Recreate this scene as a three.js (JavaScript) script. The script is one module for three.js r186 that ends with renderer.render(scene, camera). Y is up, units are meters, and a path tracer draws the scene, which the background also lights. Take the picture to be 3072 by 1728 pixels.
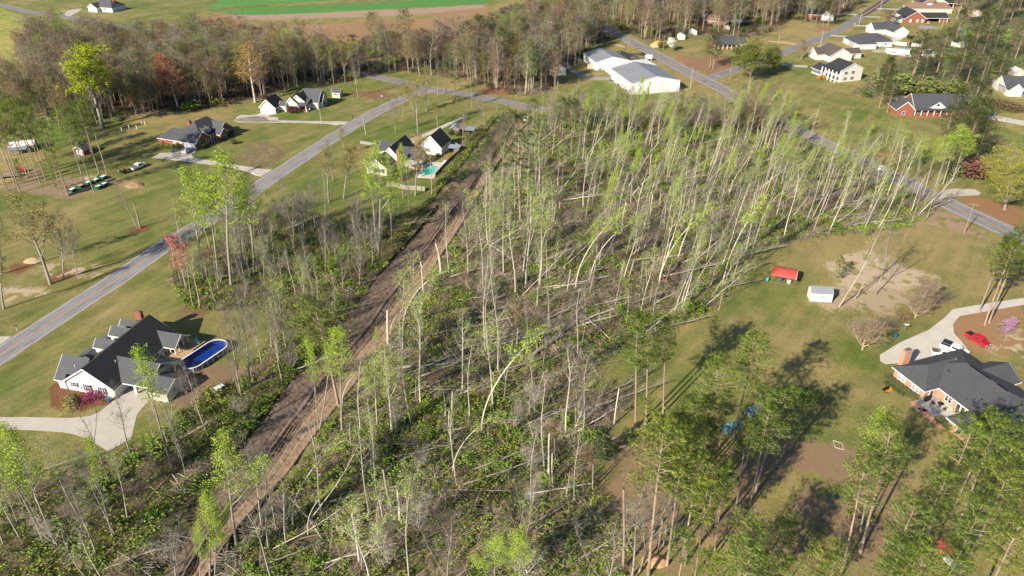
import * as THREE from 'three';
import { Sky } from 'three/addons/objects/Sky.js';
import { mergeGeometries } from 'three/addons/utils/BufferGeometryUtils.js';

// ---------------------------------------------------------------- camera, sky, sun, exposure
const F = 2250, TH = 31 * Math.PI / 180, CAMH = 100;            // focal length in photo pixels (3072 wide), pitch, height
const scene = new THREE.Scene();
const camera = new THREE.PerspectiveCamera(2 * Math.atan(864 / F) * 180 / Math.PI, 16 / 9, 1, 6000);
camera.position.set(0, CAMH, 0);
camera.lookAt(0, CAMH - Math.sin(TH), -Math.cos(TH));
const SUN = new THREE.Vector3(-0.57, 0.50, 0.655).normalize();
const sky = new Sky(); sky.name = 'sky'; sky.scale.setScalar(5000);
sky.userData = { label: 'clear pale blue daytime sky', category: 'sky', kind: 'structure' };
sky.material.uniforms.sunPosition.value.copy(SUN);
sky.material.uniforms.turbidity.value = 2.5; sky.material.uniforms.rayleigh.value = 1.2;
sky.material.uniforms.mieCoefficient.value = 0.004;
scene.add(sky); scene.environmentIntensity = 0.115;
const sun = new THREE.DirectionalLight(0xffeed4, 5.0);
sun.position.copy(SUN).multiplyScalar(600).add(new THREE.Vector3(0, 0, -220)); sun.target.position.set(0, 0, -220);
sun.castShadow = true; sun.shadow.mapSize.set(4096, 4096);
Object.assign(sun.shadow.camera, { left: -420, right: 420, top: 420, bottom: -420, near: 1, far: 1400 });
scene.add(sun, sun.target);
const renderer = new THREE.WebGLRenderer({ antialias: true });
renderer.toneMapping = THREE.LinearToneMapping; renderer.toneMappingExposure = 1.72;
renderer.shadowMap.enabled = true;
// ---------------------------------------------------------------- helpers
const SN = Math.sin(TH), CS = Math.cos(TH), PI = Math.PI;
// photo pixel (3072 x 1728) at height h -> point of the place
function W(p, h = 0) {
  const x = (p[0] - 1536) / F, y = -(p[1] - 864) / F, dy = -SN + y * CS, dz = -CS - y * SN, k = (h - CAMH) / dy;
  return [x * k, dz * k];
}
const v = (x, y) => [x * 1.19255, y * 1.19255];                       // from the 2576-wide view
const q = (c, r, x, y) => [c * 768 + x * 0.29814, r * 432 + y * 0.29814]; // from the 4 x 4 enlargements
const WV = (x, y, h) => W(v(x, y), h);
// point above a ground point: offset in x and height so that it shows at photo pixel p (depth kept)
function topAt(b, p) {
  const x = (p[0] - 1536) / F, y = -(p[1] - 864) / F, dy = -SN + y * CS, dz = -CS - y * SN, k = b[1] / dz;
  return [x * k - b[0], CAMH + dy * k];
}
function rng(s) { return () => { s |= 0; s = s + 0x6D2B79F5 | 0; let t = Math.imul(s ^ s >>> 15, 1 | s); t = t + Math.imul(t ^ t >>> 7, 61 | t) ^ t; return ((t ^ t >>> 14) >>> 0) / 4294967296; }; }
const used = {};
function numbered(n) { const k = used[n] = (used[n] ?? -1) + 1; return k ? n + '_' + String(k).padStart(3, '0') : n; }
function tag(o, label, category, group, kind) { o.userData = { label, category }; if (group) o.userData.group = group; if (kind) o.userData.kind = kind; return o; }
function thing(name, label, category, group, kind) { const o = new THREE.Group(); o.name = numbered(name); tag(o, label, category, group, kind); scene.add(o); return o; }
function part(parent, name, geo, mat) { const m = new THREE.Mesh(geo, mat); m.name = name; m.castShadow = m.receiveShadow = true; parent.add(m); return m; }
function solo(name, geo, mat, label, category, group, kind) { const m = new THREE.Mesh(geo, mat); m.name = numbered(name); m.castShadow = m.receiveShadow = true; tag(m, label, category, group, kind); scene.add(m); return m; }
function at(o, x, z, turn = 0, y = 0) { o.position.set(x, y, z); o.rotation.y = turn; return o; }

// noise
const H2 = (i, j, s) => { let h = Math.imul(i, 374761393) + Math.imul(j, 668265263) + Math.imul(s, 2147483647) | 0; h = Math.imul(h ^ h >>> 13, 1274126177); return ((h ^ h >>> 16) >>> 0) / 4294967296; };
function vn(x, y, s = 0) { const i = Math.floor(x), j = Math.floor(y); let a = x - i, b = y - j; a = a * a * (3 - 2 * a); b = b * b * (3 - 2 * b); const p = H2(i, j, s), r = H2(i + 1, j, s), t = H2(i, j + 1, s), u = H2(i + 1, j + 1, s); return p + (r - p) * a + (t - p) * b + (p - r - t + u) * a * b; }
function fbm(x, y, s = 0, o = 4) { let r = 0, a = 0.5, n = 0; for (let k = 0; k < o; k++) { r += a * vn(x, y, s + k); n += a; a *= 0.5; x *= 2.03; y *= 2.03; } return r / n; }
function tex(w, h, f, srgb = true) { // f(u,v,px,py) -> [r,g,b] linear 0..1 (kept as sRGB bytes when srgb)
  const d = new Uint8Array(w * h * 4), e = x => x <= 0 ? 0 : x >= 1 ? 255 : srgb ? 255 * (x <= 0.0031308 ? 12.92 * x : 1.055 * x ** (1 / 2.4) - 0.055) : 255 * x;
  for (let j = 0, k = 0; j < h; j++) for (let i = 0; i < w; i++, k += 4) { const c = f(i / w, j / h, i, j); d[k] = e(c[0]); d[k + 1] = e(c[1]); d[k + 2] = e(c[2]); d[k + 3] = 255; }
  const t = new THREE.DataTexture(d, w, h); t.wrapS = t.wrapT = THREE.RepeatWrapping; t.magFilter = THREE.LinearFilter; t.minFilter = THREE.LinearMipmapLinearFilter; t.generateMipmaps = true; if (srgb) t.colorSpace = THREE.SRGBColorSpace; t.needsUpdate = true; return t;
}
// tileable noise
function tn(u, w, n, s) { const x = u * n, y = w * n, i = Math.floor(x), j = Math.floor(y); let a = x - i, b = y - j; a = a * a * (3 - 2 * a); b = b * b * (3 - 2 * b); const m = k => ((k % n) + n) % n; const p = H2(m(i), m(j), s), r = H2(m(i + 1), m(j), s), t = H2(m(i), m(j + 1), s), z = H2(m(i + 1), m(j + 1), s); return p + (r - p) * a + (t - p) * b + (p - r - t + z) * a * b; }
const tfb = (u, w, n, s) => 0.4 * tn(u, w, n, s) + 0.3 * tn(u, w, n * 2, s + 1) + 0.2 * tn(u, w, n * 4, s + 2) + 0.1 * tn(u, w, n * 8, s + 3);
const grainMap = tex(256, 256, (u, w) => { const g = 0.62 + 0.38 * (0.5 * tfb(u, w, 8, 3) + 0.5 * tn(u, w, 128, 7)); return [g, g, g]; });
const stainMap = tex(512, 512, (u, w) => { const g = 0.70 + 0.3 * (0.65 * tfb(u, w, 5, 11) + 0.35 * tn(u, w, 170, 5)); return [g, g * 0.99, g * 0.97]; });
const roofMap = tex(512, 512, (u, w, i, j) => { const row = Math.floor(w * 64), col = Math.floor(u * 32 + H2(row, 0, 3) * 32), t = H2(((col % 32) + 32) % 32, row, 9); const g = 0.55 + 0.25 * t + 0.2 * tfb(u, w, 4, 17); return [g, g, g * 1.01]; });
const sidingMap = tex(64, 64, (u, w) => { const g = 0.9 + 0.1 * tn(u, w, 16, 2); return [g, g, g]; });
const sidingBump = tex(8, 256, (u, w) => { const g = 1 - (w * 16) % 1; return [g, g, g]; }, false);
const brickMap = tex(256, 256, (u, w) => { const row = Math.floor(w * 32), x = u * 16 + (row % 2) * 0.5, col = Math.floor(x), fx = x - col, fy = w * 32 - row; const m = fx < 0.06 || fy < 0.14; const t = H2(((col % 16) + 16) % 16, row, 4); return m ? [0.75, 0.72, 0.7] : [0.75 + 0.25 * t, 0.7 + 0.3 * t, 0.68 + 0.3 * t]; });
const barkMap = tex(128, 256, (u, w) => { const g = 0.6 + 0.4 * (0.55 * tn(u, w * 0.25, 16, 3) + 0.45 * tfb(u, w, 6, 31)); return [g, g, g * 0.98]; });
const rep = (t, x, y = x) => { const c = t.clone(); c.repeat.set(x, y); c.needsUpdate = true; return c; };
const S = (r, g, b, o = {}) => { const m = new THREE.MeshStandardMaterial({ roughness: 0.85, ...o }); m.color.setRGB(r, g, b); return m; };

// geometry: box mapped uv in metres
function uvm(g) { g = g.index ? g.toNonIndexed() : g; g.computeVertexNormals(); const p = g.attributes.position, n = g.attributes.normal, u = new Float32Array(p.count * 2); for (let i = 0; i < p.count; i++) { const x = Math.abs(n.getX(i)), y = Math.abs(n.getY(i)), z = Math.abs(n.getZ(i)); if (y > 0.93) { u[2 * i] = p.getX(i); u[2 * i + 1] = p.getZ(i); } else if (x > z) { u[2 * i] = p.getZ(i); u[2 * i + 1] = p.getY(i) / Math.max(0.4, Math.sqrt(1 - y * y)); } else { u[2 * i] = p.getX(i); u[2 * i + 1] = p.getY(i) / Math.max(0.4, Math.sqrt(1 - y * y)); } } g.setAttribute('uv', new THREE.BufferAttribute(u, 2)); return g; }
const box = (w, h, d, x = 0, y = 0, z = 0) => uvm(new THREE.BoxGeometry(w, h, d).translate(x, y, z));
const cyl = (r0, r1, h, x = 0, y = 0, z = 0, n = 10) => new THREE.CylinderGeometry(r1, r0, h, n).translate(x, y + h / 2, z);
function merge(list) { return mergeGeometries(list.map(g => { g = g.index ? g.toNonIndexed() : g; for (const k of Object.keys(g.attributes)) if (!['position', 'normal', 'uv'].includes(k)) g.deleteAttribute(k); return g; })); }
// slab: polygon (3d, planar, ccw seen from outside) with thickness t going inwards
function slab(pts, t) {
  const a = pts.map(p => new THREE.Vector3(...p)), n = new THREE.Vector3().crossVectors(a[1].clone().sub(a[0]), a[2].clone().sub(a[0])).normalize(), b = a.map(p => p.clone().addScaledVector(n, -t)), o = [];
  const tri = (x, y, z) => o.push(x.x, x.y, x.z, y.x, y.y, y.z, z.x, z.y, z.z);
  for (let i = 1; i + 1 < a.length; i++) { tri(a[0], a[i], a[i + 1]); tri(b[0], b[i + 1], b[i]); }
  for (let i = 0; i < a.length; i++) { const j = (i + 1) % a.length; tri(a[i], b[i], b[j]); tri(a[i], b[j], a[j]); }
  const g = new THREE.BufferGeometry(); g.setAttribute('position', new THREE.Float32BufferAttribute(o, 3)); return uvm(g);
}
// horizontal polygon sheet in world x,z
function sheet(pts, y = 0, sub = 0) {
  const sh = new THREE.Shape(pts.map(p => new THREE.Vector2(p[0], -p[1]))); const g = new THREE.ShapeGeometry(sh); g.rotateX(-PI / 2); g.translate(0, y, 0); const p = g.attributes.position, u = g.attributes.uv; for (let i = 0; i < p.count; i++) u.setXY(i, p.getX(i), p.getZ(i)); return g;
}
function prism(pts, y0, y1) { const sh = new THREE.Shape(pts.map(p => new THREE.Vector2(p[0], -p[1]))); const g = new THREE.ExtrudeGeometry(sh, { depth: y1 - y0, bevelEnabled: false }); g.rotateX(-PI / 2); g.translate(0, y0, 0); return uvm(g); }
// smooth a polyline
function curve(pts, n) { return new THREE.CatmullRomCurve3(pts.map(p => new THREE.Vector3(p[0], 0, p[1])), false, 'centripetal').getSpacedPoints(n).map(p => [p.x, p.z]); }
function ribbon(pts, off0, off1, y) { // strip between two lateral offsets along a polyline; uv in metres
  const o = [], u = [], idx = []; let L = 0;
  pts.forEach((p, i) => { const a = pts[Math.max(0, i - 1)], b = pts[Math.min(pts.length - 1, i + 1)], dx = b[0] - a[0], dz = b[1] - a[1], l = Math.hypot(dx, dz), nx = -dz / l, nz = dx / l; if (i) L += Math.hypot(p[0] - pts[i - 1][0], p[1] - pts[i - 1][1]); const f0 = typeof off0 == 'function' ? off0(i, L) : off0, f1 = typeof off1 == 'function' ? off1(i, L) : off1; o.push(p[0] + nx * f0, y, p[1] + nz * f0, p[0] + nx * f1, y, p[1] + nz * f1); u.push(f0, L, f1, L); if (i) { const k = 2 * i; idx.push(k - 2, k - 1, k, k - 1, k + 1, k); } });
  const g = new THREE.BufferGeometry(); g.setAttribute('position', new THREE.Float32BufferAttribute(o, 3)); g.setAttribute('uv', new THREE.Float32BufferAttribute(u, 2)); g.setIndex(idx);
  g.computeVertexNormals(); if (g.attributes.normal.getY(0) < 0) { for (let i = 0; i < idx.length; i += 3) [idx[i], idx[i + 1]] = [idx[i + 1], idx[i]]; g.setIndex(idx); g.computeVertexNormals(); } return g;
}
function inPoly(x, z, P) { let c = false; for (let i = 0, j = P.length - 1; i < P.length; j = i++) { const a = P[i], b = P[j]; if ((a[1] > z) != (b[1] > z) && x < (b[0] - a[0]) * (z - a[1]) / (b[1] - a[1]) + a[0]) c = !c; } return c; }
const polyV = a => { const o = []; for (let i = 0; i < a.length; i += 2) o.push(WV(a[i], a[i + 1])); return o; };
// ---------------------------------------------------------------- ground, roads, drives
const ZM = { A: [150, 930, .3846], B: [2640, 1020, .3418], C: [770, 255, .18557], D: [455, 355, .18557], E: [1080, 370, .25412], R: [2660, 230, .2063], G: [2660, 0, .2063], H: [2280, 770, .2747], M: [1700, 50, .1677], N: [2400, 0, .1677], U: [2640, 560, .1677], V: [0, 0, 1.19255] };
for (let r = 0; r < 4; r++) for (let c = 0; c < 4; c++) ZM['' + r + c] = [768 * c, 432 * r, .29814];
const zp = (k, x, y) => [ZM[k][0] + x * ZM[k][2], ZM[k][1] + y * ZM[k][2]];
const zw = (k, x, y, h = 0) => W(zp(k, x, y), h);
const poly = (k, a, h = 0) => { const o = []; for (let i = 0; i < a.length; i += 2) o.push(zw(k, a[i], a[i + 1], h)); return o; };

const roadA = curve(poly('V', [-260, 1065, -100, 960, 0, 894, 120, 815, 237, 739, 275, 715, 410, 622, 575, 522, 672, 455, 784, 381, 824, 355, 917, 298, 989, 260, 1040, 238, 1084, 226]), 160);
const roadD = curve(poly('V', [-120, -8, 0, 12, 62, 27, 150, 40, 250, 57, 375, 79, 425, 88, 600, 120, 764, 155, 870, 180, 995, 203, 1082, 224, 1169, 237, 1269, 256, 1375, 277, 1480, 287, 1700, 298, 1960, 303]), 200);
const roadB = curve(poly('V', [1300, -25, 1405, 20, 1513, 67, 1613, 117, 1738, 185, 1798, 214, 1863, 250, 1962, 304, 2107, 377, 2182, 412, 2282, 462, 2382, 511, 2537, 583, 2800, 706]), 200);
const roadC = curve(poly('V', [1775, 200, 1788, 195, 1863, 172, 1950, 140, 2050, 101, 2111, 75, 2160, 44, 2202, 18, 2226, 1, 2290, -38]), 100);
function near(pts, x, z) { let m = 1e9; for (let i = 0; i < pts.length; i++) { const d = (pts[i][0] - x) ** 2 + (pts[i][1] - z) ** 2; if (d < m) m = d; } return Math.sqrt(m); }
const trackR = poly('V', [1345, 285, 1300, 345, 1240, 430, 1165, 560, 1075, 700, 1015, 800, 945, 900, 885, 980, 805, 1080, 725, 1190, 615, 1310, 520, 1449, 470, 1560]);
const trackL = poly('V', [1275, 285, 1250, 330, 1195, 420, 1125, 500, 1040, 605, 955, 695, 875, 790, 790, 885, 715, 985, 650, 1080, 560, 1200, 440, 1400, 380, 1500, 330, 1600]);
const N0 = 260, tR = curve(trackR, N0), tL = curve(trackL, N0), trackMid = tR.map((p, i) => [(p[0] + tL[i][0]) / 2, (p[1] + tL[i][1]) / 2]);

const sm = (a, b, x) => { x = Math.min(1, Math.max(0, (x - a) / (b - a))); return x * x * (3 - 2 * x); };
// surface matter at a place -> linear base colour
const mixc = (a, b, t) => [a[0] + (b[0] - a[0]) * t, a[1] + (b[1] - a[1]) * t, a[2] + (b[2] - a[2]) * t];
const GRN = [.112, .168, .022], DRY = [.315, .248, .098], LIT = [.165, .118, .070], LIT2 = [.085, .125, .022], MUL = [.20, .085, .035], SND = [.52, .42, .29], DRT = [.21, .145, .09], CROP = [.085, .25, .045], STUB = [.37, .27, .185], ORG = [.33, .20, .10];
function lawn(x, z, dry, f) { const n = fbm(x * .035, z * .035, 21, 4), m = .7 * fbm(x * .22, z * .22, 41, 3) + .3 * vn((x * .8 + z * .6) * .9, (z * .8 - x * .6) * .05, 47), g = H2(Math.floor(x * 7), Math.floor(z * 7), 5), t = Math.min(1, Math.max(0, dry + (n - .5) * 1.4 + (m - .5) * 1.0 + (g - .5) * .3)); const c = mixc(GRN, DRY, t), k = .70 + .60 * (.45 * m + .55 * g); return [c[0] * k, c[1] * k, c[2] * k]; }
function litter(x, z, gr) { const n = fbm(x * .12, z * .12, 61, 4), g = fbm(x * 1.3, z * 1.3, 71, 2); const c = mixc(mixc(LIT, LIT2, sm(.5 - gr * .3, .75 - gr * .3, n)), [.26, .205, .14], sm(.5, .8, g)); const k = .6 + .8 * g; return [c[0] * k, c[1] * k, c[2] * k]; }
const flat = (c, a = .35, s = .5) => (x, z) => { const k = 1 - a / 2 + a * (.5 * fbm(x * s, z * s, 81, 3) + .5 * H2(Math.floor(x * 6), Math.floor(z * 6), 6)); return [c[0] * k, c[1] * k, c[2] * k]; };
// speckle of one matter over the lawn
const spk = (c, amt, s = .6) => (x, z, base) => { const n = fbm(x * s, z * s, 91, 3), k = sm(.62 - amt * .35, .74 - amt * .3, n); return mixc(base, c, k); };
const P2 = [];
const gp = (pts, f, warp = 2) => { let x0 = 1e9, x1 = -1e9, z0 = 1e9, z1 = -1e9; for (const p of pts) { x0 = Math.min(x0, p[0]); x1 = Math.max(x1, p[0]); z0 = Math.min(z0, p[1]); z1 = Math.max(z1, p[1]); } P2.push({ pts, f, warp, b: [x0 - warp, x1 + warp, z0 - warp, z1 + warp] }); };
const woods1 = polyV([430, 700, 470, 655, 540, 610, 620, 560, 700, 525, 790, 545, 880, 575, 980, 560, 1060, 520, 1090, 480, 1110, 440, 1180, 360, 1240, 295, 1285, 280, 1290, 330, 1200, 430, 1120, 520, 1030, 620, 960, 695, 880, 800, 800, 880, 725, 990, 650, 1090, 560, 1210, 440, 1400, 380, 1449, 300, 1600, -200, 1600, -200, 1330, 0, 1215, 140, 1190, 280, 1160, 380, 1120, 440, 1070, 520, 985, 600, 950, 650, 900, 700, 830, 705, 800, 640, 770, 545, 780, 480, 775]);
const woods2 = polyV([1340, 290, 1390, 275, 1480, 300, 1700, 310, 1900, 300, 2000, 335, 2090, 385, 2180, 432, 2280, 482, 2362, 520, 2330, 555, 2280, 572, 2150, 585, 2030, 600, 1935, 612, 1880, 660, 1830, 745, 1780, 785, 1710, 815, 1640, 850, 1560, 872, 1490, 920, 1500, 960, 1545, 990, 1560, 1040, 1540, 1100, 1505, 1165, 1495, 1230, 1560, 1310, 1600, 1360, 1560, 1449, 1540, 1600, 480, 1600, 530, 1449, 620, 1310, 730, 1190, 810, 1080, 890, 980, 950, 900, 1020, 800, 1080, 700, 1170, 560, 1245, 430, 1305, 345]);
const woods3 = polyV([30, 330, 20, 250, 90, 180, 70, 100, 60, 45, 150, 70, 240, 85, 330, 100, 400, 95, 470, 65, 540, 50, 640, 70, 760, 95, 900, 90, 1050, 80, 1200, 60, 1260, 20, 1390, 0, 1450, 50, 1540, 100, 1500, 110, 1440, 170, 1400, 185, 1395, 230, 1330, 240, 1270, 235, 1190, 205, 1100, 190, 1000, 178, 900, 195, 870, 210, 770, 215, 700, 225, 680, 245, 560, 270, 420, 285, 330, 300, 240, 318, 160, 330]);
const woods3t = polyV([30, 330, 20, 262, 95, 215, 85, 160, 140, 128, 240, 135, 330, 145, 430, 135, 520, 140, 640, 158, 760, 170, 900, 172, 1000, 168, 1110, 165, 1250, 150, 1340, 90, 1400, 50, 1450, 50, 1540, 100, 1500, 110, 1440, 170, 1400, 185, 1395, 230, 1330, 240, 1270, 235, 1190, 205, 1100, 190, 1000, 190, 900, 200, 870, 210, 770, 215, 700, 225, 680, 245, 560, 268, 420, 280, 330, 295, 240, 312, 160, 326]);
const woods4 = polyV([1420, 5, 1400, -60, 2150, -60, 2140, 30, 2080, 60, 1990, 50, 1960, 75, 1900, 95, 1750, 92, 1690, 100, 1640, 110, 1560, 70, 1480, 25]);
const woods5 = polyV([2150, 235, 2190, 190, 2260, 150, 2330, 130, 2360, 80, 2420, 60, 2440, 0, 2500, -50, 2800, -50, 2800, 190, 2620, 175, 2500, 190, 2470, 265, 2420, 240, 2380, 235, 2290, 215, 2200, 250]);
const lit = g => (x, z) => litter(x, z, g);
gp(woods3, lit(.1), 3); gp(woods4, lit(.2), 3); gp(woods5, lit(.6), 3);
gp(woods1, lit(.7), 2.2); gp(woods2, lit(.9), 2.2); gp(polyV([1180, 1000, 1330, 960, 1420, 1000, 1480, 1080, 1470, 1160, 1350, 1260, 1250, 1240, 1200, 1120]), lit(1.6), 4); gp(polyV([1000, 700, 1250, 640, 1500, 560, 1750, 600, 1700, 750, 1400, 880, 1100, 860]), lit(1.2), 4);
// meadow and fields far behind
gp(polyV([-120, 30, 0, 22, 55, 38, 78, 70, 62, 110, 84, 150, 60, 200, 10, 215, -200, 220]), (x, z) => lawn(x, z, .28).map((c, i) => c * [1.6, 1.6, 1.3][i]), 3);
gp(polyV([470, 60, 560, 36, 640, 32, 1000, 24, 1215, 12, 1250, 40, 1270, 110, 640, 110]), flat(ORG, .3, .06), 4);
gp(polyV([560, 40, 640, 34, 1000, 24, 1215, 11, 1220, 20, 1000, 40, 760, 48, 610, 50]), flat(STUB, .25, .2), 1.5);
gp(polyV([600, 52, 760, 48, 1000, 40, 1100, 36, 1100, 44, 860, 58, 640, 66]), (x, z) => lawn(x, z, .6), 3);
gp(polyV([556, 36, 600, 22, 760, 13, 1000, 4, 1080, -4, 1240, -4, 1215, 10, 1000, 22, 760, 34, 640, 38]), (x, z) => { const k = .8 + .4 * fbm(x * .05, z * .3, 3, 3); return CROP.map(c => c * k); }, .8);
gp(polyV([470, 60, 520, 24, 600, 15, 760, 6, 960, -6, 700, -20, 560, -5]), (x, z) => { const k = .8 + .4 * fbm(x * .05, z * .3, 3, 3); return CROP.map(c => c * k * 1.1); }, .8);
// lawns: greener and drier patches, bare sand, mulch
const lw = (d, k = 1) => (x, z) => lawn(x, z, d).map(c => c * k);
gp(poly('11', [0, 260, 560, -40, 900, -100, 1100, 60, 900, 400, 300, 600, 0, 420]), lw(.3), 4);
gp(poly('V', [680, 300, 800, 296, 860, 320, 800, 352, 700, 345, 600, 372, 560, 345]), lw(.12), 4);
gp(poly('V', [590, 390, 640, 355, 700, 360, 730, 390, 690, 420, 600, 415]), (x, z, b) => spk([.20, .15, .085], .75)(x, z, lawn(x, z, .55)), 4);
gp(poly('M', [480, 1150, 760, 1130, 1030, 1350, 1160, 1400, 2000, 1340, 2100, 1449, 300, 1500]), lw(.15, 1.1), 4);
gp(poly('M', [0, 560, 500, 480, 820, 430, 1100, 620, 500, 560, 240, 690]), lw(.12, 1.1), 4);
gp(poly('M', [1150, 870, 1600, 930, 2150, 1330, 2000, 1300, 1500, 850]), spk(SND, .55, .35), 2);
gp(poly('M', [1700, 560, 2100, 820, 2570, 1050, 2576, 900, 2200, 700, 1800, 620]), flat([.30, .17, .09], .4), 3);
gp(poly('02', [1700, 640, 1990, 770, 2060, 740, 2250, 690, 2200, 560, 1900, 560]), flat([.27, .16, .085], .4), 4);
gp(poly('02', [1000, 430, 1130, 460, 1130, 480, 1010, 450]), flat(SND, .3), 1);
gp(poly('V', [1450, 300, 1800, 290, 1900, 240, 1860, 250, 1700, 330, 1400, 310]), lw(.35), 4);
gp(poly('03', [520, 260, 640, 285, 690, 300, 500, 320, 500, 275]), flat([.30, .17, .09], .4), 3);
gp(poly('13', [1050, 90, 1250, 60, 1330, 160, 1200, 220, 1050, 140]), flat([.26, .13, .07], .4), 3);
gp(poly('13', [1930, 540, 2150, 520, 2576, 650, 2576, 860, 2300, 790, 2000, 610]), flat([.30, .16, .075], .4), 3);
gp(poly('13', [1500, 740, 1660, 600, 1800, 690, 2050, 790, 2250, 960, 1900, 900, 1650, 830, 1500, 850]), spk([.36, .25, .16], 1.0, .4), 3);
gp(poly('H', [790, 120, 1000, 60, 1456, 100, 1500, 500, 1300, 560, 1100, 460, 900, 350, 760, 260]), spk(SND, .95, .5), 3);
gp(poly('13', [700, 1130, 1000, 1060, 1250, 1180, 1650, 1330, 1700, 1449, 700, 1449, 620, 1360]), spk(SND, .95, .5), 3);
gp(poly('23', [580, 0, 1500, 0, 1450, 160, 1200, 260, 900, 230, 700, 250, 560, 250, 540, 130]), spk([.42, .33, .22], .8, .5), 3);
gp(poly('23', [1820, 330, 2100, 200, 2576, 90, 2700, 500, 2400, 640, 2020, 640, 1840, 440]), (x, z, b) => spk([.34, .20, .10], 1.3, .3)(x, z, lawn(x, z, .75)), 2);
gp(poly('23', [2200, 600, 2420, 480, 2700, 420, 2700, 800, 2500, 700]), spk(SND, .7, .5), 3);
gp(poly('22', [2200, 150, 2560, -200, 2700, 0, 2560, 600, 2200, 600, 2000, 420]), lw(.55), 4);
gp(poly('23', [450, 480, 900, 520, 940, 640, 1100, 760, 1000, 900, 700, 700]), lw(.25), 4);
gp(poly('32', [1000, 1449, 1000, 1150, 1250, 900, 1700, 700, 2400, 560, 2576, 650, 2576, 1449]), (x, z, b) => spk([.25, .17, .09], .8, .3)(x, z, lawn(x, z, .68)), 4);
gp(poly('33', [0, 300, 500, 100, 700, 700, 900, 1449, 0, 1449]), (x, z, b) => spk([.26, .185, .10], .8, .3)(x, z, lawn(x, z, .62)), 4);
gp(poly('32', [1390, 1230, 1480, 1220, 1490, 1310, 1420, 1370, 1360, 1330]), flat([.44, .27, .14], .3), .8);
gp(polyV([1560, 1120, 1700, 1080, 1900, 1060, 2050, 1100, 2250, 1160, 2330, 1300, 2340, 1460, 1580, 1460, 1560, 1340, 1510, 1250]), (x, z, b) => spk([.27, .19, .105], .9, .25)(x, z, lawn(x, z, .72)), 5);
gp(poly('22', [1120, 1000, 1400, 1000, 1500, 1300, 1250, 1420, 950, 1250]), lw(.7), 4);
gp(poly('A', [0, 610, 60, 560, 240, 650, 450, 690, 530, 690, 500, 740, 380, 740, 240, 800, 90, 790, 0, 740]), flat(MUL, .6, 1.2), .5);
gp(poly('20', [1760, 260, 1900, 180, 2150, 90, 2250, 160, 2000, 290, 1800, 300]), spk([.20, .12, .07], 1.2), 1.5);
gp(poly('20', [1690, 830, 1900, 790, 2200, 760, 2500, 820, 2560, 1000, 2200, 1150, 1750, 1250, 1650, 1100]), (x, z, b) => spk([.24, .16, .095], 1.4, .5)(x, z, lawn(x, z, .75)), 1.5);
gp(poly('20', [2270, 1110, 2400, 990, 2520, 1000, 2480, 1060, 2330, 1180]), flat([.45, .26, .12], .4), .8);
gp(poly('20', [20, 200, 200, 90, 480, 40, 520, 0, 0, 0]), (x, z, b) => spk(SND, .6, .6)(x, z, lawn(x, z, .8)), 2);
for (const [a, b, c, d] of [[1290, 900, 1400, 1000], [600, 1300, 850, 1180], [450, 1449, 560, 1390], [120, 1230, 330, 1190]]) { }
gp(poly('10', [1285, 880, 1340, 840, 1440, 815, 1520, 840, 1500, 870, 1400, 905, 1310, 905]), flat(MUL, .6, 1.2), .4);
gp(poly('10', [560, 1300, 680, 1240, 850, 1250, 850, 1300, 700, 1360, 540, 1400, 440, 1449, 470, 1400]), flat(MUL, .6, 1.2), 1.4);
gp(poly('10', [110, 1240, 180, 1200, 345, 1200, 330, 1250, 180, 1330, 100, 1300]), flat(MUL, .6, 1.2), 1.6);
gp(poly('10', [0, 300, 350, 230, 400, 330, 700, 340, 1180, 330, 1150, 400, 900, 480, 640, 560, 300, 480, 0, 460]), spk([.30, .22, .14], 1.0, .35), 3);
gp(poly('10', [800, 350, 950, 310, 1050, 300, 1060, 340, 850, 380]), spk(SND, .9, .5), 1);
gp(poly('10', [1180, 420, 1230, 360, 1350, 350, 1470, 400, 1450, 440, 1300, 445]), flat([.40, .27, .15], .4), .8);
gp(poly('10', [400, 1250, 560, 1200, 1000, 1200, 960, 1330, 500, 1330]), spk(SND, .5, .5), 3);
gp(poly('10', [640, 60, 1400, 0, 2100, 150, 1600, 420, 1200, 330, 700, 250]), lw(.32, .95), 4);
gp(poly('00', [1280, 1160, 2000, 1100, 2400, 1040, 2300, 1200, 1500, 1250]), lw(.75), 3);
gp(poly('01', [2230, 900, 2500, 850, 2560, 960, 2300, 950]), flat([.26, .13, .07], .5, .4), 2);
gp(poly('01', [900, 930, 1250, 910, 1380, 970, 1200, 1000]), flat([.22, .13, .07], .5, .4), 2);
gp(poly('30', [1200, 330, 1500, 150, 1750, 20, 1800, 100, 1500, 250, 1250, 360]), flat([.30, .20, .115], .3), 1.2);

function groundColor(x, z) {
  const wx = (fbm(x * .3, z * .3, 101, 3) - .5) * 2, wz = (fbm(x * .3, z * .3, 111, 3) - .5) * 2;
  const j1 = (H2(Math.floor(x * 9), Math.floor(z * 9), 15) - .5) * 3, j2 = (H2(Math.floor(x * 9), Math.floor(z * 9), 16) - .5) * 3; let dry = .39 + .24 * sm(-60, 90, x); let c = lawn(x, z, dry);
  for (const g of P2) { const b = g.b; if (x < b[0] || x > b[1] || z < b[2] || z > b[3]) continue; if (inPoly(x + wx * g.warp + j1 * Math.min(1, g.warp * .45), z + wz * g.warp + j2 * Math.min(1, g.warp * .45), g.pts)) c = g.f(x, z, c); }
  return c;
}
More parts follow.
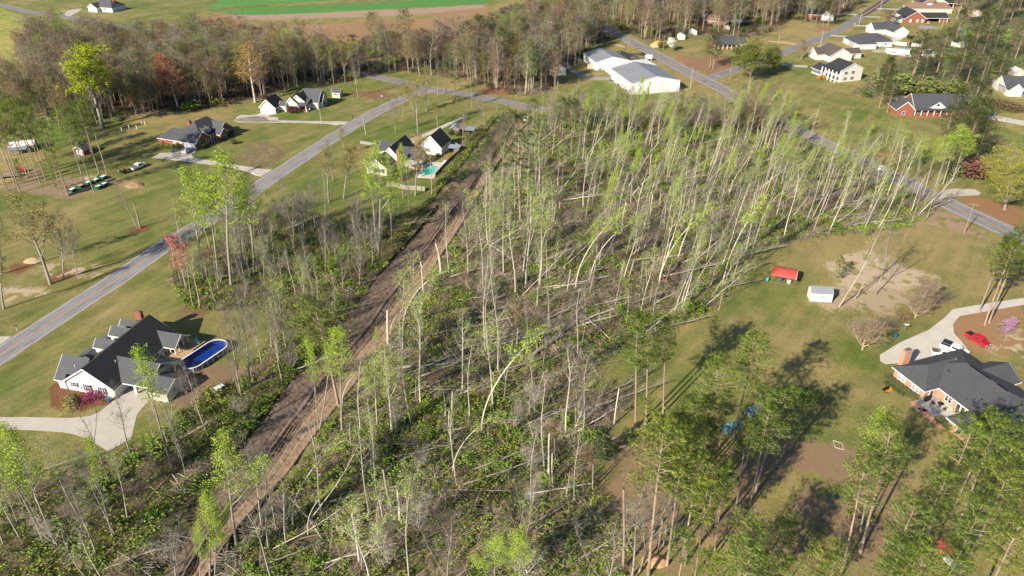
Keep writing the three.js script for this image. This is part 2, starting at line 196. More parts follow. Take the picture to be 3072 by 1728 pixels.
// gentle relief of the near ground: roadside swale, woods floor
const roadAs = roadA.filter((p, i) => i % 2 == 0), RB = {};
function gh(x, z) {
  if (x < -170 || x > 190 || z < -310 || z > -60) return 0;
  let h = 0; if (x < -20) { const d = near(roadAs, x, z); if (d > 4.6 && d < 11) h -= .55 * Math.sin((d - 4.6) / 6.4 * PI) ** 2 * sm(-330, -250, -Math.abs(z)) * (inPoly(x, z, woods1) ? 0 : 1); }
  if (x < 15 && z < -70 && near(trackMid, x, z) < 5.2) h -= .9;
  return h;
}
const G0 = { x0: -170, x1: 190, z0: -310, z1: -60 }, G1 = { x0: -520, x1: 520, z0: -760, z1: -310 };
const groundBump = tex(512, 512, (u, w) => { const g = .5 * tfb(u, w, 10, 201) + .5 * tn(u, w, 200, 207); return [g, g, g]; }, false);
function groundSheet(name, b, w, h, nx, nz, y, label) {
  const t = tex(w, h, (a, c) => groundColor(b.x0 + (b.x1 - b.x0) * (a + .5 / w), b.z1 + (b.z0 - b.z1) * (c + .5 / h)));
  t.wrapS = t.wrapT = THREE.ClampToEdgeWrapping;
  const g = new THREE.PlaneGeometry(b.x1 - b.x0, b.z1 - b.z0, nx, nz); g.rotateX(-PI / 2); g.translate((b.x0 + b.x1) / 2, 0, (b.z0 + b.z1) / 2);
  const p = g.attributes.position; for (let i = 0; i < p.count; i++) p.setY(i, y + (nx > 2 ? gh(p.getX(i), p.getZ(i)) : 0)); g.computeVertexNormals();
  return solo(name, g, S(1, 1, 1, { map: t, roughness: 1, bumpMap: rep(groundBump, (b.x1 - b.x0) / 9, (b.z1 - b.z0) / 9), bumpScale: .16 }), label, 'ground', null, 'structure');
}
groundSheet('ground', G0, 2048, 1422, 240, 168, 0, 'lawns, leaf litter and bare sandy patches between the houses and woods');
groundSheet('ground', G1, 2048, 900, 1, 1, -.01, 'farther lawns, fields and woodland floor beyond the crossroads');
{ // the land beyond, out to the horizon, round the two sheets
  const g = []; for (const [x0, x1, z0, z1] of [[-4000, 4000, -60, 800], [-4000, 4000, -4500, -760], [-4000, -520, -760, -60], [520, 4000, -760, -60], [-520, -170, -310, -60], [190, 520, -310, -60]]) g.push(sheet([[x0, z1], [x1, z1], [x1, z0], [x0, z0]], -.02));
  const t = tex(512, 512, (u, w) => { const n = tfb(u, w, 4, 301), k = .8 + .4 * tn(u, w, 120, 3); return mixc(GRN, DRY, sm(.3, .7, n)).map(c => c * k); });
  solo('ground', merge(g), S(1, 1, 1, { map: rep(t, 1 / 140), roughness: 1 }), 'open grassy land reaching the horizon around the neighbourhood', 'ground', null, 'structure');
}
// roads
const asph = (r, g, b, s) => S(r, g, b, { map: rep(tex(256, 512, (u, w) => { const n = tfb(u, w, 6, s), lane = Math.exp(-(((u * 4 % 1) - .5) ** 2) * 14); const pt = tn(u, w, 7, s + 8) > .8 ? .86 : 1, ck = Math.abs(tfb(u, w, 5, s + 9) - .5) < .006 ? .7 : 1, k = (.64 + .3 * n + .16 * tn(u, w, 128, s + 4) - .1 * lane) * pt * ck; return [k, k, k]; }), 1 / 7, 1 / 30), roughness: .93 });
const paintW = S(.72, .72, .70, { map: rep(grainMap, 1.5), roughness: .8 }), paintY = S(.62, .33, .07, { map: rep(grainMap, 1.5), roughness: .8 });
const concrete = S(.56, .53, .48, { map: rep(stainMap, 1 / 9), roughness: .92 }), concrete2 = S(.62, .60, .55, { map: rep(stainMap, 1 / 9), roughness: .92 }), gravelM = S(.34, .34, .34, { map: rep(stainMap, 1 / 6), roughness: 1 });
const shoulderM = S(.36, .27, .17, { map: rep(stainMap, .5), roughness: 1 });
function road(name, pts, w, m, label, lines, y = .012) {
  const r = thing(name, label, 'road', null, 'structure');
  const rag = (s, a) => (i, L) => (fbm(L * 1.1, s, 17, 3) - .5) * a; part(r, 'road_surface', ribbon(pts, (i, L) => -w / 2 + rag(1, .22)(i, L), (i, L) => w / 2 + rag(2, .22)(i, L), y), m);
  for (const s of [-1, 1]) part(r, 'road_shoulder', ribbon(pts, (i, L) => s * (w / 2 - .1), (i, L) => s * (w / 2 + .12 + .75 * Math.max(0, fbm(L * .16, s * 9, 23, 4) - .28)), y - .006), shoulderM);
  const jit = s => (i, L) => (fbm(L * .8, s, 7, 2) - .5) * .05;
  for (const [off, lw, mat, nm] of lines) part(r, nm, ribbon(pts, (i, L) => off - lw / 2 + jit(1)(i, L), (i, L) => off + lw / 2 + jit(2)(i, L), y + .005), mat);
  return r;
}
road('road', roadA, 6.7, asph(.30, .30, .315, 401), 'grey two-lane road with a worn orange centre line past the white house', [[-3.0, .13, paintW, 'edge_line'], [3.0, .13, paintW, 'edge_line'], [-.14, .13, paintY, 'centre_line'], [.14, .13, paintY, 'centre_line']], .022);
road('road', roadD, 6.4, asph(.25, .25, .265, 411), 'grey road running through the back woods to the junction', [[-2.9, .11, paintW, 'edge_line'], [2.9, .11, paintW, 'edge_line'], [0, .2, paintY, 'centre_line']], .014);
road('road', roadB, 8.6, asph(.27, .265, .275, 421), 'wide highway with white edge lines beside the metal buildings', [[-3.55, .17, paintW, 'edge_line'], [3.55, .17, paintW, 'edge_line'], [-.16, .14, paintY, 'centre_line'], [.16, .14, paintY, 'centre_line']], .030);
{ const r = road('road', roadC, 6.4, asph(.24, .24, .25, 431), 'side road with an orange centre line past the row of houses', [[-2.9, .11, paintW, 'edge_line'], [2.9, .11, paintW, 'edge_line']], .022);
  part(r, 'road_patch', ribbon(roadC.slice(58, 80), -3, 3, .027), asph(.10, .10, .11, 441)); part(r, 'centre_line', ribbon(roadC.slice(58, 80), -.25, .25, .033), S(.70, .36, .06, { roughness: .8 }));
  const sb = W(q(2, 0, 2030, 762)), sc = W(q(2, 0, 2100, 768)); part(r, 'stop_line', ribbon([sb, [(sb[0] + sc[0]) / 2, (sb[1] + sc[1]) / 2], sc], -.3, .3, .036), paintW); }
function drive(k, a, label, m = concrete, y = .04, name = 'driveway') { return solo(name, prism(poly(k, a), -.3, y), m, label, 'driveway', null, 'structure'); }
drive('20', [-700, 1230, 0, 1300, 300, 1300, 700, 1310, 900, 1290, 1000, 1250, 1180, 1105, 1290, 990, 1460, 960, 1500, 1130, 1380, 1270, 1320, 1519, 1090, 1644, 980, 1575, 870, 1509, 740, 1470, 620, 1449, 300, 1430, 0, 1425, -700, 1400], 'pale concrete driveway curving up to the carport of the white house');
drive('20', [-200, 490, 118, 487, 10, 565, -200, 640], 'short concrete drive apron by the white mailbox');
drive('D', [0, 640, 130, 562, 330, 548, 640, 500, 735, 510, 700, 550, 640, 590, 680, 640, 940, 680, 1200, 720, 1460, 768, 1760, 815, 1951, 828, 1767, 945, 1600, 875, 1300, 800, 940, 750, 600, 705, 200, 655], 'pale concrete driveway of the red brick house with dormers');
drive('C', [-330, 520, -250, 480, -100, 490, 0, 480, 65, 452, 312, 468, 200, 500, 160, 540, 200, 570, 700, 580, 1480, 590, 1420, 640, 700, 610, 0, 606, -330, 600], 'concrete driveway of the cream house with the triple gables');
drive('E', [0, 205, 200, 238, 205, 265, 0, 240], 'narrow concrete drive joining the road to the dark-roofed pool house', concrete, .04, 'path');
drive('E', [560, 205, 640, 165, 820, 95, 1000, 10, 1140, -50, 1230, -100, 1250, -80, 1160, -30, 1040, 30, 900, 110, 760, 160, 680, 240, 600, 250], 'long concrete driveway from the junction to the white gabled garage');
drive('B', [0, 182, 0, 130, 180, 20, 430, -90, 560, -190, 640, -270, 1000, -330, 1264, -370, 1264, -310, 860, -240, 700, -210, 640, -140, 650, -60, 720, 20, 780, 100, 760, 160, 300, 195, 50, 212], 'wide pale concrete driveway and parking pad by the brick ranch house', concrete2);
drive('M', [820, 632, 990, 612, 1130, 660, 1270, 660, 1330, 650, 1360, 636, 1480, 696, 1400, 698, 1260, 706, 1360, 790, 1180, 810, 1050, 780], 'black asphalt parking lot in front of the metal building', S(.045, .045, .05, { map: rep(stainMap, 1 / 6), roughness: .95 }), .03, 'parking_lot');
drive('M', [-120, 700, 60, 690, 250, 700, 250, 790, 60, 760, 40, 800, 60, 880, 200, 990, 350, 1040, 560, 1075, 770, 1080, 770, 1135, 500, 1130, 250, 1080, 60, 990, -60, 870, -80, 800, -40, 760], 'grey gravel loop behind the white metal buildings', gravelM, .03, 'gravel_drive');
drive('M', [1430, 545, 1650, 515, 1760, 505, 1790, 520, 1660, 545, 1580, 560, 1520, 578], 'short gravel drive by the white blossoming tree', concrete, .03);
drive('03', [640, 352, 1000, 375, 1010, 388, 620, 362], 'concrete drive strip beside the grey-roofed house on the side road', concrete);
drive('03', [500, 463, 720, 485, 720, 500, 500, 478], 'concrete drive strip of the brown-roofed house', concrete);
drive('03', [140, 645, 400, 662, 395, 680, 140, 660], 'concrete path to the two-storey white house', concrete, .04, 'path');
drive('03', [980, 162, 1130, 168, 1130, 178, 975, 172], 'thin concrete walk to the red brick gabled house', concrete);
drive('03', [1100, 80, 1440, 95, 1440, 104, 1090, 90], 'concrete drive strip of the brown tiled house', concrete);
drive('03', [740, 132, 905, 142, 890, 152, 740, 142], 'concrete strip across the side road from the brick house', concrete);
drive('03', [860, 250, 1200, 262, 1190, 272, 870, 262], 'grey drive strip toward the white-gabled house', concrete);
drive('03', [1040, 515, 1190, 480, 1440, 548, 1440, 575, 1190, 545], 'concrete parking slab behind the hip-roofed house with the pool', concrete2);
drive('03', [1250, 382, 1380, 360, 1340, 405, 1230, 420], 'concrete apron of the white two-car garage', concrete2);
drive('03', [1540, 255, 1660, 262, 1720, 290, 1500, 290], 'grey asphalt apron in front of the brick carport', gravelM);
drive('03', [1740, 92, 1860, 112, 1850, 128, 1720, 115], 'concrete apron of the pale green house carport', concrete2);
drive('03', [2090, 1170, 2150, 1140, 2576, 1215, 2800, 1260, 2800, 1310, 2576, 1262], 'pale concrete driveway beside the parked sedan', concrete2);
drive('13', [1760, 460, 1850, 450, 2080, 455, 2140, 490, 2120, 515, 1990, 520, 1830, 530, 1720, 555], 'pale gravel driveway meeting the highway by the oaks', concrete);
drive('00', [540, 125, 790, 88, 830, 90, 770, 130, 700, 165, 620, 150, 690, 110], 'pale drive of the grey-roofed house in the far trees', concrete);
drive('00', [2350, 1215, 2410, 1185, 2576, 1170, 2800, 1180, 2800, 1225, 2576, 1230], 'concrete pad beside the cream house lawn', concrete);
drive('03', [0, 408, 180, 420, 300, 440, 260, 452, 100, 428, 0, 420], 'sandy track across the lawn to the side road', S(.55, .40, .22, { map: rep(stainMap, 1 / 5), roughness: 1 }), .03, 'path');

// the rutted dirt track
{ const nu = 68, nv = 900, L = curve(tL, nv), R = curve(tR, nv), o = [], u = [], idx = [], col = []; let len = 0;
  for (let i = 0; i <= nv; i++) { if (i) len += Math.hypot(L[i][0] - L[i - 1][0], L[i][1] - L[i - 1][1]);
    for (let j = 0; j <= nu; j++) { const t = j / nu, wob = (fbm(len * .06, 3, 501, 3) - .5) * .16, x = L[i][0] + (R[i][0] - L[i][0]) * t, z = L[i][1] + (R[i][1] - L[i][1]) * t;
      const s = t + wob; let h = .10 + .16 * (fbm(x * .5, z * .5, 511, 4) - .5) + .26 * (fbm(x * 1.7, z * 1.7, 521, 3) - .5);
      const amp = .8 + 1.1 * (fbm(len * .04, 9, 531, 2));
      for (const [c, w, d] of [[.50, .018, .34], [.56, .016, .26], [.60, .018, .34], [.67, .014, .18], [.40, .02, .2], [.80, .012, .14], [.30, .012, .12], [.53, .008, -.16], [.58, .008, -.18], [.47, .01, -.14], [.63, .01, -.12]]) h -= d * amp * Math.exp(-(((s - c + (fbm(len * .15, c * 50, 541, 2) - .5) * .03) / w) ** 2));
      const edge = Math.min(t, 1 - t); h += .14 * Math.exp(-(((edge - .03) / .03) ** 2)) - (edge < .001 ? .25 : 0);
      o.push(x, h, z); u.push(t * 12, len);
      const tan = sm(.60, .72, s + (fbm(x * .25, z * .25, 551, 3) - .5) * .25) * (1 - sm(.95, 1.02, s)), n = fbm(x * 1.6, z * 1.6, 561, 3), st = fbm(s * 60, len * .25, 571, 3);
      const c = mixc(mixc([.155, .108, .075], [.25, .19, .145], n), [.36, .25, .155], tan * .85), k = .75 + .5 * st; col.push(c[0] * k, c[1] * k, c[2] * k);
      if (i && j) { const a = i * (nu + 1) + j; idx.push(a - nu - 2, a - nu - 1, a, a - nu - 2, a, a - 1); } } }
  const g = new THREE.BufferGeometry(); g.setAttribute('position', new THREE.Float32BufferAttribute(o, 3)); g.setAttribute('uv', new THREE.Float32BufferAttribute(u, 2)); g.setAttribute('color', new THREE.Float32BufferAttribute(col, 3)); g.setIndex(idx); g.computeVertexNormals(); if (g.attributes.normal.getY(2000) < 0) { for (let i = 0; i < idx.length; i += 3) [idx[i], idx[i + 1]] = [idx[i + 1], idx[i]]; g.setIndex(idx); g.computeVertexNormals(); }
  solo('dirt_track', g, S(1, 1, 1, { vertexColors: true, map: rep(grainMap, .6), roughness: 1 }), 'rutted brown dirt track cleared through the woods', 'track', null, 'structure');
  // silt strip / ditch water along its edge
  const ditch = ribbon(curve(tL.slice(118, 205), 60), (i, l) => -.7 - .8 * fbm(l * .12, 1, 5, 3), (i, l) => .5 + .5 * fbm(l * .15, 7, 5, 3), .07);
  solo('ditch_water', ditch, S(.045, .032, .022, { roughness: .12 }), 'dark standing water in the ditch along the dirt track', 'water', null, 'structure');
  solo('silt_fence', ribbonWall(curve(tL.slice(100, 225), 90), 1.0, .55), S(.012, .012, .013, { roughness: .9, side: THREE.DoubleSide }), 'low black silt fence along the edge of the dirt track', 'fence');
}
function ribbonWall(pts, off, hgt) { const top = [], o = [], idx = []; pts.forEach((p, i) => { const a = pts[Math.max(0, i - 1)], b = pts[Math.min(pts.length - 1, i + 1)], dx = b[0] - a[0], dz = b[1] - a[1], l = Math.hypot(dx, dz), w = .25 * (fbm(i * .4, 1, 9, 2) - .5), nx = -dz / l, nz = dx / l, s = off + w, hh = hgt * (.55 + .8 * fbm(i * .5, 4, 6, 2)); for (const k of [0, .05]) o.push(p[0] + nx * (s + k), 0, p[1] + nz * (s + k), p[0] + nx * (s + k), hh, p[1] + nz * (s + k)); if (i) { const k = 4 * i; for (const [a2, b2, c2, d2] of [[k - 4, k, k + 1, k - 3], [k - 2, k - 1, k + 3, k + 2], [k - 3, k + 1, k + 3, k - 1]]) idx.push(a2, b2, c2, a2, c2, d2); } }); const g = new THREE.BufferGeometry(); g.setAttribute('position', new THREE.Float32BufferAttribute(o, 3)); g.setIndex(idx); g.computeVertexNormals(); return g; }
// ---------------------------------------------------------------- buildings
const M = {
  siding: S(.78, .76, .70, { map: rep(sidingMap, .5), bumpMap: rep(sidingBump, 1, .4), bumpScale: .02, roughness: .6 }),
  cream: S(.76, .71, .60, { map: rep(sidingMap, .5), bumpMap: rep(sidingBump, 1, .4), bumpScale: .02, roughness: .6 }),
  whiteMetal: S(.80, .81, .83, { map: rep(sidingMap, .2), bumpMap: rep(sidingBump.clone(), 1, 1), bumpScale: .0, roughness: .45 }),
  sage: S(.55, .58, .46, { roughness: .7 }), brick: S(.34, .12, .08, { map: rep(brickMap, .28), roughness: .9 }), brickP: S(.60, .33, .23, { map: rep(brickMap, .28), roughness: .9 }),
  roofD: S(.040, .042, .050, { map: rep(roofMap, .16), roughness: .95 }), roofG: S(.105, .112, .125, { map: rep(roofMap, .16), roughness: .95 }), roofM: S(.085, .090, .105, { map: rep(roofMap, .16), roughness: .95 }), roofB: S(.12, .10, .095, { map: rep(roofMap, .16), roughness: .95 }), roofT: S(.30, .19, .14, { map: rep(roofMap, .16), roughness: .95 }),
  roofMetal: S(.40, .44, .49, { map: rep(stainMap, .07), roughness: .38, metalness: .35 }), roofMetalW: S(.80, .81, .83, { map: rep(stainMap, .1), roughness: .4 }), tin: S(.42, .52, .60, { map: rep(stainMap, .3), roughness: .5, metalness: .4 }), rust: S(.28, .17, .13, { map: rep(stainMap, .3), roughness: .8 }),
  trim: S(.80, .80, .78, { roughness: .5 }), glass: S(.03, .04, .055, { roughness: .06 }), glassB: S(.30, .34, .36, { roughness: .12 }), dark: S(.02, .02, .024, { roughness: .6 }), black: S(.012, .012, .014, { roughness: .5 }), shut: S(.035, .03, .05, { roughness: .6 }),
  deck: S(.58, .42, .22, { map: rep(grainMap, .5, 4), roughness: .85 }), deckO: S(.40, .31, .2, { map: rep(grainMap, .5, 4), roughness: .85 }), wood: S(.25, .17, .1, { map: rep(barkMap, 1), roughness: .9 }), greyWood: S(.28, .25, .21, { map: rep(barkMap, 1), roughness: .95 }),
  ac: S(.18, .19, .20, { roughness: .5, metalness: .4 }), tan: S(.62, .55, .45, { map: rep(stainMap, .2), roughness: .6 }), inner: S(.10, .09, .08, { roughness: .9 }),
  poleW: S(.36, .29, .22, { map: rep(barkMap, 2, .5), roughness: .95 }), poleC: S(.52, .50, .46, { map: rep(barkMap, 2, .5), roughness: .9 }),
  steel: S(.45, .46, .47, { roughness: .35, metalness: .7 }), red: S(.58, .10, .085, { map: rep(stainMap, .3), roughness: .55 }), blueP: S(.02, .13, .32, { roughness: .4 }), teal: S(.05, .42, .40, { roughness: .4 }), yellow: S(.62, .30, .02, { roughness: .45 }), wire: S(.05, .05, .055, { roughness: .6 })
};
// local axes of a house: x along its front, d (depth) away = -z
function house(name, label, cat, O, deg) { const g = thing(name, label, cat); return at(g, O[0], O[1], deg * PI / 180); }
function gable(p, o) {
  const { x0, x1, d0, d1, e, r, ax = 'x', wall, roof = M.roofD, ov = .35, ro = .35, hipA = 0, hipB = 0, open = false, trim = M.trim, y0 = -.2 } = o, T = .16;
  const w = ax == 'x' ? d1 - d0 : x1 - x0, s = (r - e) / (w / 2), dy = ov * s;
  // m(a, c, y): a along the ridge, c across it
  const m = ax == 'x' ? (a, c, y) => [a, y, -c] : (a, c, y) => [c, y, -a];
  const a0 = ax == 'x' ? x0 : d0, a1 = ax == 'x' ? x1 : d1, c0 = ax == 'x' ? d0 : x0, c1 = ax == 'x' ? d1 : x1, cm = (c0 + c1) / 2;
  const fix = pts => { const a = new THREE.Vector3(...pts[0]), b = new THREE.Vector3(...pts[1]), c = new THREE.Vector3(...pts[2]); return new THREE.Vector3().crossVectors(b.sub(a), c.clone().sub(a)).y < 0 ? pts.slice().reverse() : pts; };
  const A = a0 - (hipA ? ov : ro), B = a1 + (hipB ? ov : ro), ha = hipA ? a0 + hipA : A, hb = hipB ? a1 - hipB : B, k = .12;
  for (const [cc, sg] of [[c0, -1], [c1, 1]]) part(p, 'roof', slab(fix([m(A, cc + sg * ov, e - dy + k), m(B, cc + sg * ov, e - dy + k), m(hb, cm, r + k), m(ha, cm, r + k)]), T), roof);
  if (hipA) part(p, 'roof', slab(fix([m(A, c0 - ov, e - dy + k), m(A, c1 + ov, e - dy + k), m(ha, cm, r + k)]), T), roof);
  if (hipB) part(p, 'roof', slab(fix([m(B, c0 - ov, e - dy + k), m(B, c1 + ov, e - dy + k), m(hb, cm, r + k)]), T), roof);
  if (trim) { // fascia boards under the eaves and along the rakes
    for (const [cc, sg] of [[c0, -1], [c1, 1]]) { const f = m(A, cc + sg * (ov + .03), e - dy - .09), t = m(B, cc + sg * (ov + .03), e - dy - .09); part(p, 'fascia', bar(f, t, .06, .22), trim); }
    for (const [aa, hip] of [[A, hipA], [B, hipB]]) { const sg = aa == A ? -1 : 1; if (hip) { part(p, 'fascia', bar(m(aa + sg * .03, c0 - ov, e - dy - .09), m(aa + sg * .03, c1 + ov, e - dy - .09), .06, .22), trim); continue; } for (const [cc, s2] of [[c0, -1], [c1, 1]]) part(p, 'rake_board', bar(m(aa + sg * .035, cc + s2 * ov, e - dy - .07), m(aa + sg * .035, cm, r - .03), .07, .26), trim); }
  }
  if (wall && !open) {
    let g; if (hipA && hipB) g = box(x1 - x0, e - y0, d1 - d0, (x0 + x1) / 2, (e + y0) / 2, -(d0 + d1) / 2);
    else { const sh = new THREE.Shape([[c0, y0], [c1, y0], [c1, e], [cm, r - .06], [c0, e]].map(t => new THREE.Vector2(t[0], t[1]))); const aa = hipA ? a0 + .01 : a0, bb = a1; g = new THREE.ExtrudeGeometry(sh, { depth: (hipB ? a1 - hipB : bb) - (hipA ? a0 + hipA : aa), bevelEnabled: false }); const s0 = hipA ? a0 + hipA : aa; if (ax == 'x') { g.rotateY(PI / 2); g.translate(s0, 0, 0); } else { g.scale(1, 1, -1); g.translate(0, 0, -s0); flip(g); } g = uvm(g); if (hipA || hipB) { const L = (x1 - x0) / 1, b = box(x1 - x0 - .02, e - y0, d1 - d0 - .02, (x0 + x1) / 2, (e + y0) / 2, -(d0 + d1) / 2); g = merge([g, b]); } }
    part(p, 'wall', g, wall);
  }
}
function flip(g) { const p = g.attributes.position; if (g.index) { const i = g.index.array; for (let k = 0; k < i.length; k += 3) [i[k], i[k + 1]] = [i[k + 1], i[k]]; } else for (let k = 0; k < p.count; k += 3) for (const a of ['X', 'Y', 'Z']) { const t = p['get' + a](k); p['set' + a](k, p['get' + a](k + 1)); p['set' + a](k + 1, t); } return g; }
function bar(a, b, w, h) { const A = new THREE.Vector3(...a), B = new THREE.Vector3(...b), l = A.distanceTo(B), g = new THREE.BoxGeometry(w, h, l); const o = new THREE.Object3D(); o.position.copy(A).add(B).multiplyScalar(.5); o.up.set(0, 1, 0); o.lookAt(B); o.updateMatrix(); g.applyMatrix4(o.matrix); return uvm(g); }
// a window on a wall: f = front (d const), b = back, l = left, r = right ; c = centre along the wall
function win(p, side, pos, c, y, w, h, o = {}) {
  const fr = .09, g = new THREE.Group(); const turn = { f: 0, b: PI, l: -PI / 2, r: PI / 2 }[side]; const e = .05;
  const place = m => { m.position.set(side == 'f' || side == 'b' ? c : pos + (side == 'r' ? e : -e), y, side == 'f' ? -pos + e : side == 'b' ? -pos - e : -c); m.rotation.y = turn; };
  const n = o.n || 1, bars = [box(w + 2 * fr, fr, .12, 0, h / 2 + fr / 2), box(w + 2 * fr, fr, .12, 0, -h / 2 - fr / 2), box(fr, h, .12, -w / 2 - fr / 2), box(fr, h, .12, w / 2 + fr / 2)];
  if (o.mull !== false) bars.push(box(w, .05, .1, 0, 0, 0)); for (let i = 1; i < n; i++) bars.push(box(.12, h, .12, -w / 2 + w * i / n, 0, 0));
  const f = part(p, o.name || 'window', merge(bars), o.frame || M.trim); place(f);
  part(f, 'pane', box(w, h, .04, 0, 0, -.02), o.glass || M.glass);
  if (o.shut) for (const s of [-1, 1]) part(f, 'shutter', box(.38, h + .1, .06, s * (w / 2 + fr + .2), 0, 0), o.shut);
  return f;
}
const door = (p, side, pos, c, w, h, mat, y0 = 0) => { const d = win(p, side, pos, c, y0 + h / 2, w, h, { name: 'door', mull: false, glass: mat }); return d; };
function posts(p, list, h, r = .1, mat = M.trim, name = 'post', y = 0) { for (const [x, d] of list) part(p, name, box(r * 2, h, r * 2, x, y + h / 2, -d), mat); }
function chimney(p, x, d, w, dd, y0, y1, mat = M.brick) { const c = part(p, 'chimney', merge([box(w, y1 - y0, dd, x, (y0 + y1) / 2, -d), box(w + .16, .22, dd + .16, x, y1 - .16, -d)]), mat); part(c, 'chimney_cap', merge([box(w * .7, .1, dd * .7, x, y1 + .28, -d), box(w * .5, .26, dd * .5, x, y1 + .12, -d)]), M.ac); }
function acUnit(label, x, z) { const g = thing('air_conditioner', label, 'air conditioner', 'air conditioners along the metal building'); at(g, x, z, .3); part(g, 'case', box(.95, .9, .95, 0, .5, 0), M.ac); part(g, 'fan_grille', cyl(.36, .36, .06, 0, .96, 0, 14), M.black); part(g, 'pad', box(1.3, .1, 1.3, 0, .02, 0), concrete); return g; }

{ // white house with the carport (lower part of the view)
  const h = house('white_house', 'white sided house with dark shingle roof, dormers and a carport', 'house', [-95.7, -125.4], -14.5);
  gable(h, { x0: 2.2, x1: 13.95, d0: 0, d1: 20.4, e: 2.75, r: 6.7, ax: 'd', wall: M.siding, roof: M.roofD, ov: .5, ro: .45 });
  gable(h, { x0: 0, x1: 1.75, d0: -.02, d1: 7.2, e: 2.74, r: 6.15, ax: 'x', wall: M.siding, roof: M.roofG, ov: .4, ro: .4, trim: null }); part(h, 'roof', slab([[2.1, 3.55, -.72], [6.4, 3.55, -.72], [6.4, 6.26, -3.6], [2.1, 6.26, -3.6]], .16), M.roofG); part(h, 'roof', slab([[2.1, 6.26, -3.6], [6.4, 6.26, -3.6], [6.4, 2.8, -7.3], [2.1, 2.8, -7.3]], .16), M.roofG); part(h, 'fascia', bar([-.4, 2.28, .42], [2.15, 2.28, .42], .06, .22), M.trim); for (const [a, b] of [[[-.43, 2.3, .4], [-.43, 6.1, -3.59]], [[-.43, 2.3, -7.58], [-.43, 6.1, -3.59]]]) part(h, 'rake_board', bar(a, b, .07, .24), M.trim);
  gable(h, { x0: 9, x1: 20.6, d0: 2.2, d1: 11.4, e: 2.65, r: 5.3, ax: 'x', wall: null, roof: M.roofG, ov: .2, ro: .25, open: true });
  part(h, 'wall', box(5.2, 2.7, 3.4, 16.5, 1.3, -9.4), M.cream);
  gable(h, { x0: 10.5, x1: 17.2, d0: 15.7, d1: 20.7, e: 2.72, r: 4.55, ax: 'x', wall: null, roof: M.roofG, ov: .3, ro: .35, open: true });
  part(h, 'gable_panel', slab([[16.9, 2.75, -15.8], [16.9, 2.75, -20.6], [16.9, 4.45, -18.2]], .1), M.cream);
  posts(h, [[16.9, 15.9], [16.9, 17.3], [16.9, 18.9], [16.9, 20.5], [15.7, 15.9], [14.7, 15.9]], 2.6, .08);
  part(h, 'carport_post', box(.5, 2.6, .35, 17, 1.3, -2.4), M.trim); part(h, 'carport_post', box(.3, 2.6, .3, 20.3, 1.3, -2.4), M.trim);
  gable(h, { x0: -1.2, x1: 4.5, d0: 7.2, d1: 20, e: 2.5, r: 3.9, ax: 'd', wall: null, roof: M.roofG, ov: .2, open: true });
  for (const d of [10.4, 15.2]) { gable(h, { x0: 2.6, x1: 7.2, d0: d - 1.4, d1: d + 1.4, e: 5.0, r: 6.3, ax: 'x', wall: M.siding, roof: M.roofG, ov: .25, ro: .3, y0: 3.2 }); }
  gable(h, { x0: 1.6, x1: 7, d0: 18.2, d1: 20.3, e: 4.4, r: 5.4, ax: 'x', wall: M.siding, roof: M.roofG, ov: .25, ro: .3, y0: 0 });
  chimney(h, 5.0, 20.9, 1.7, .9, -.1, 6.95, M.brick);
  win(h, 'f', -.02, 4.2, 1.75, .9, .95, { shut: M.shut }); win(h, 'f', -.02, 7.4, 1.55, 1.1, 1.5, { shut: M.shut, n: 2 }); win(h, 'f', -.02, 11, 1.5, 1.1, 1.5, { shut: M.shut, n: 2 });
  win(h, 'r', 13.95, 13.4, 1.7, 1.1, 1.1); door(h, 'r', 13.95, 17.8, 1, 2.05, M.trim); door(h, 'r', 13.95, 4.6, 1, 2.05, M.trim);
  for (const [x, d, y] of [[11.2, 10.8, 5.0], [12.3, 13.3, 4.3], [10.9, 5.4, 5.1]]) part(h, 'vent_pipe', cyl(.07, .07, .55, x, y - .25, -d, 8), M.trim);
  part(h, 'vent_pipe', cyl(.09, .09, .5, 3.6, 4.6, -2.0, 8), M.trim);
  const s = house('storage_shed', 'white storage shed with grey shingle roof at the end of the carport', 'shed', [-75.25, -121.4], -14.5);
  gable(s, { x0: .1, x1: 4.5, d0: .2, d1: 6.5, e: 2.35, r: 3.85, ax: 'x', wall: M.cream, roof: M.roofG, ov: .25, ro: .25 });
  win(s, 'f', .2, 2.2, 1.5, .7, .7); win(s, 'r', 4.5, 2.6, 1.6, .6, .7); door(s, 'r', 4.5, 4.6, 1.1, 1.9, M.trim);
  // deck and above-ground pool
  const dk = house('wooden_deck', 'pale wooden pool deck behind the white house', 'deck', [-95.7, -125.4], -14.5);
  const dp = [[14.1, 12.0], [20.4, 12.4], [21.2, 14.5], [19.6, 18.5], [20.4, 22.0], [14.1, 22.0]].map(p => [p[0], -p[1]]);
  { const n = 44; for (let i = 0; i < n; i++) { const a = 12.1 + i * .225, b = a + .205, xr = t => t < 14.5 ? 20.4 + (t - 12.1) * .3 : t < 18.5 ? 21.1 - (t - 14.5) * .37 : 19.6 + (t - 18.5) * .22; part(dk, 'plank', box(xr((a + b) / 2) - 14.1, .05, b - a, 14.1 + (xr((a + b) / 2) - 14.1) / 2, .62 + .006 * ((i * 7) % 3), -(a + b) / 2), (i * 5) % 4 ? M.deck : M.deckO); } }
  part(dk, 'deck_frame', merge([box(.1, .5, 9.6, 14.3, .3, -17), box(.1, .5, 9.6, 19.3, .3, -17), box(5, .5, .1, 17, .3, -12.3), box(5, .5, .1, 17, .3, -21.9)]), M.greyWood);
  { const st = part(dk, 'steps', merge([0, 1, 2].map(i => box(1.6, .16, .32, 19.2, .12 + .17 * i, -11.2 - .3 * i))), M.steel); }
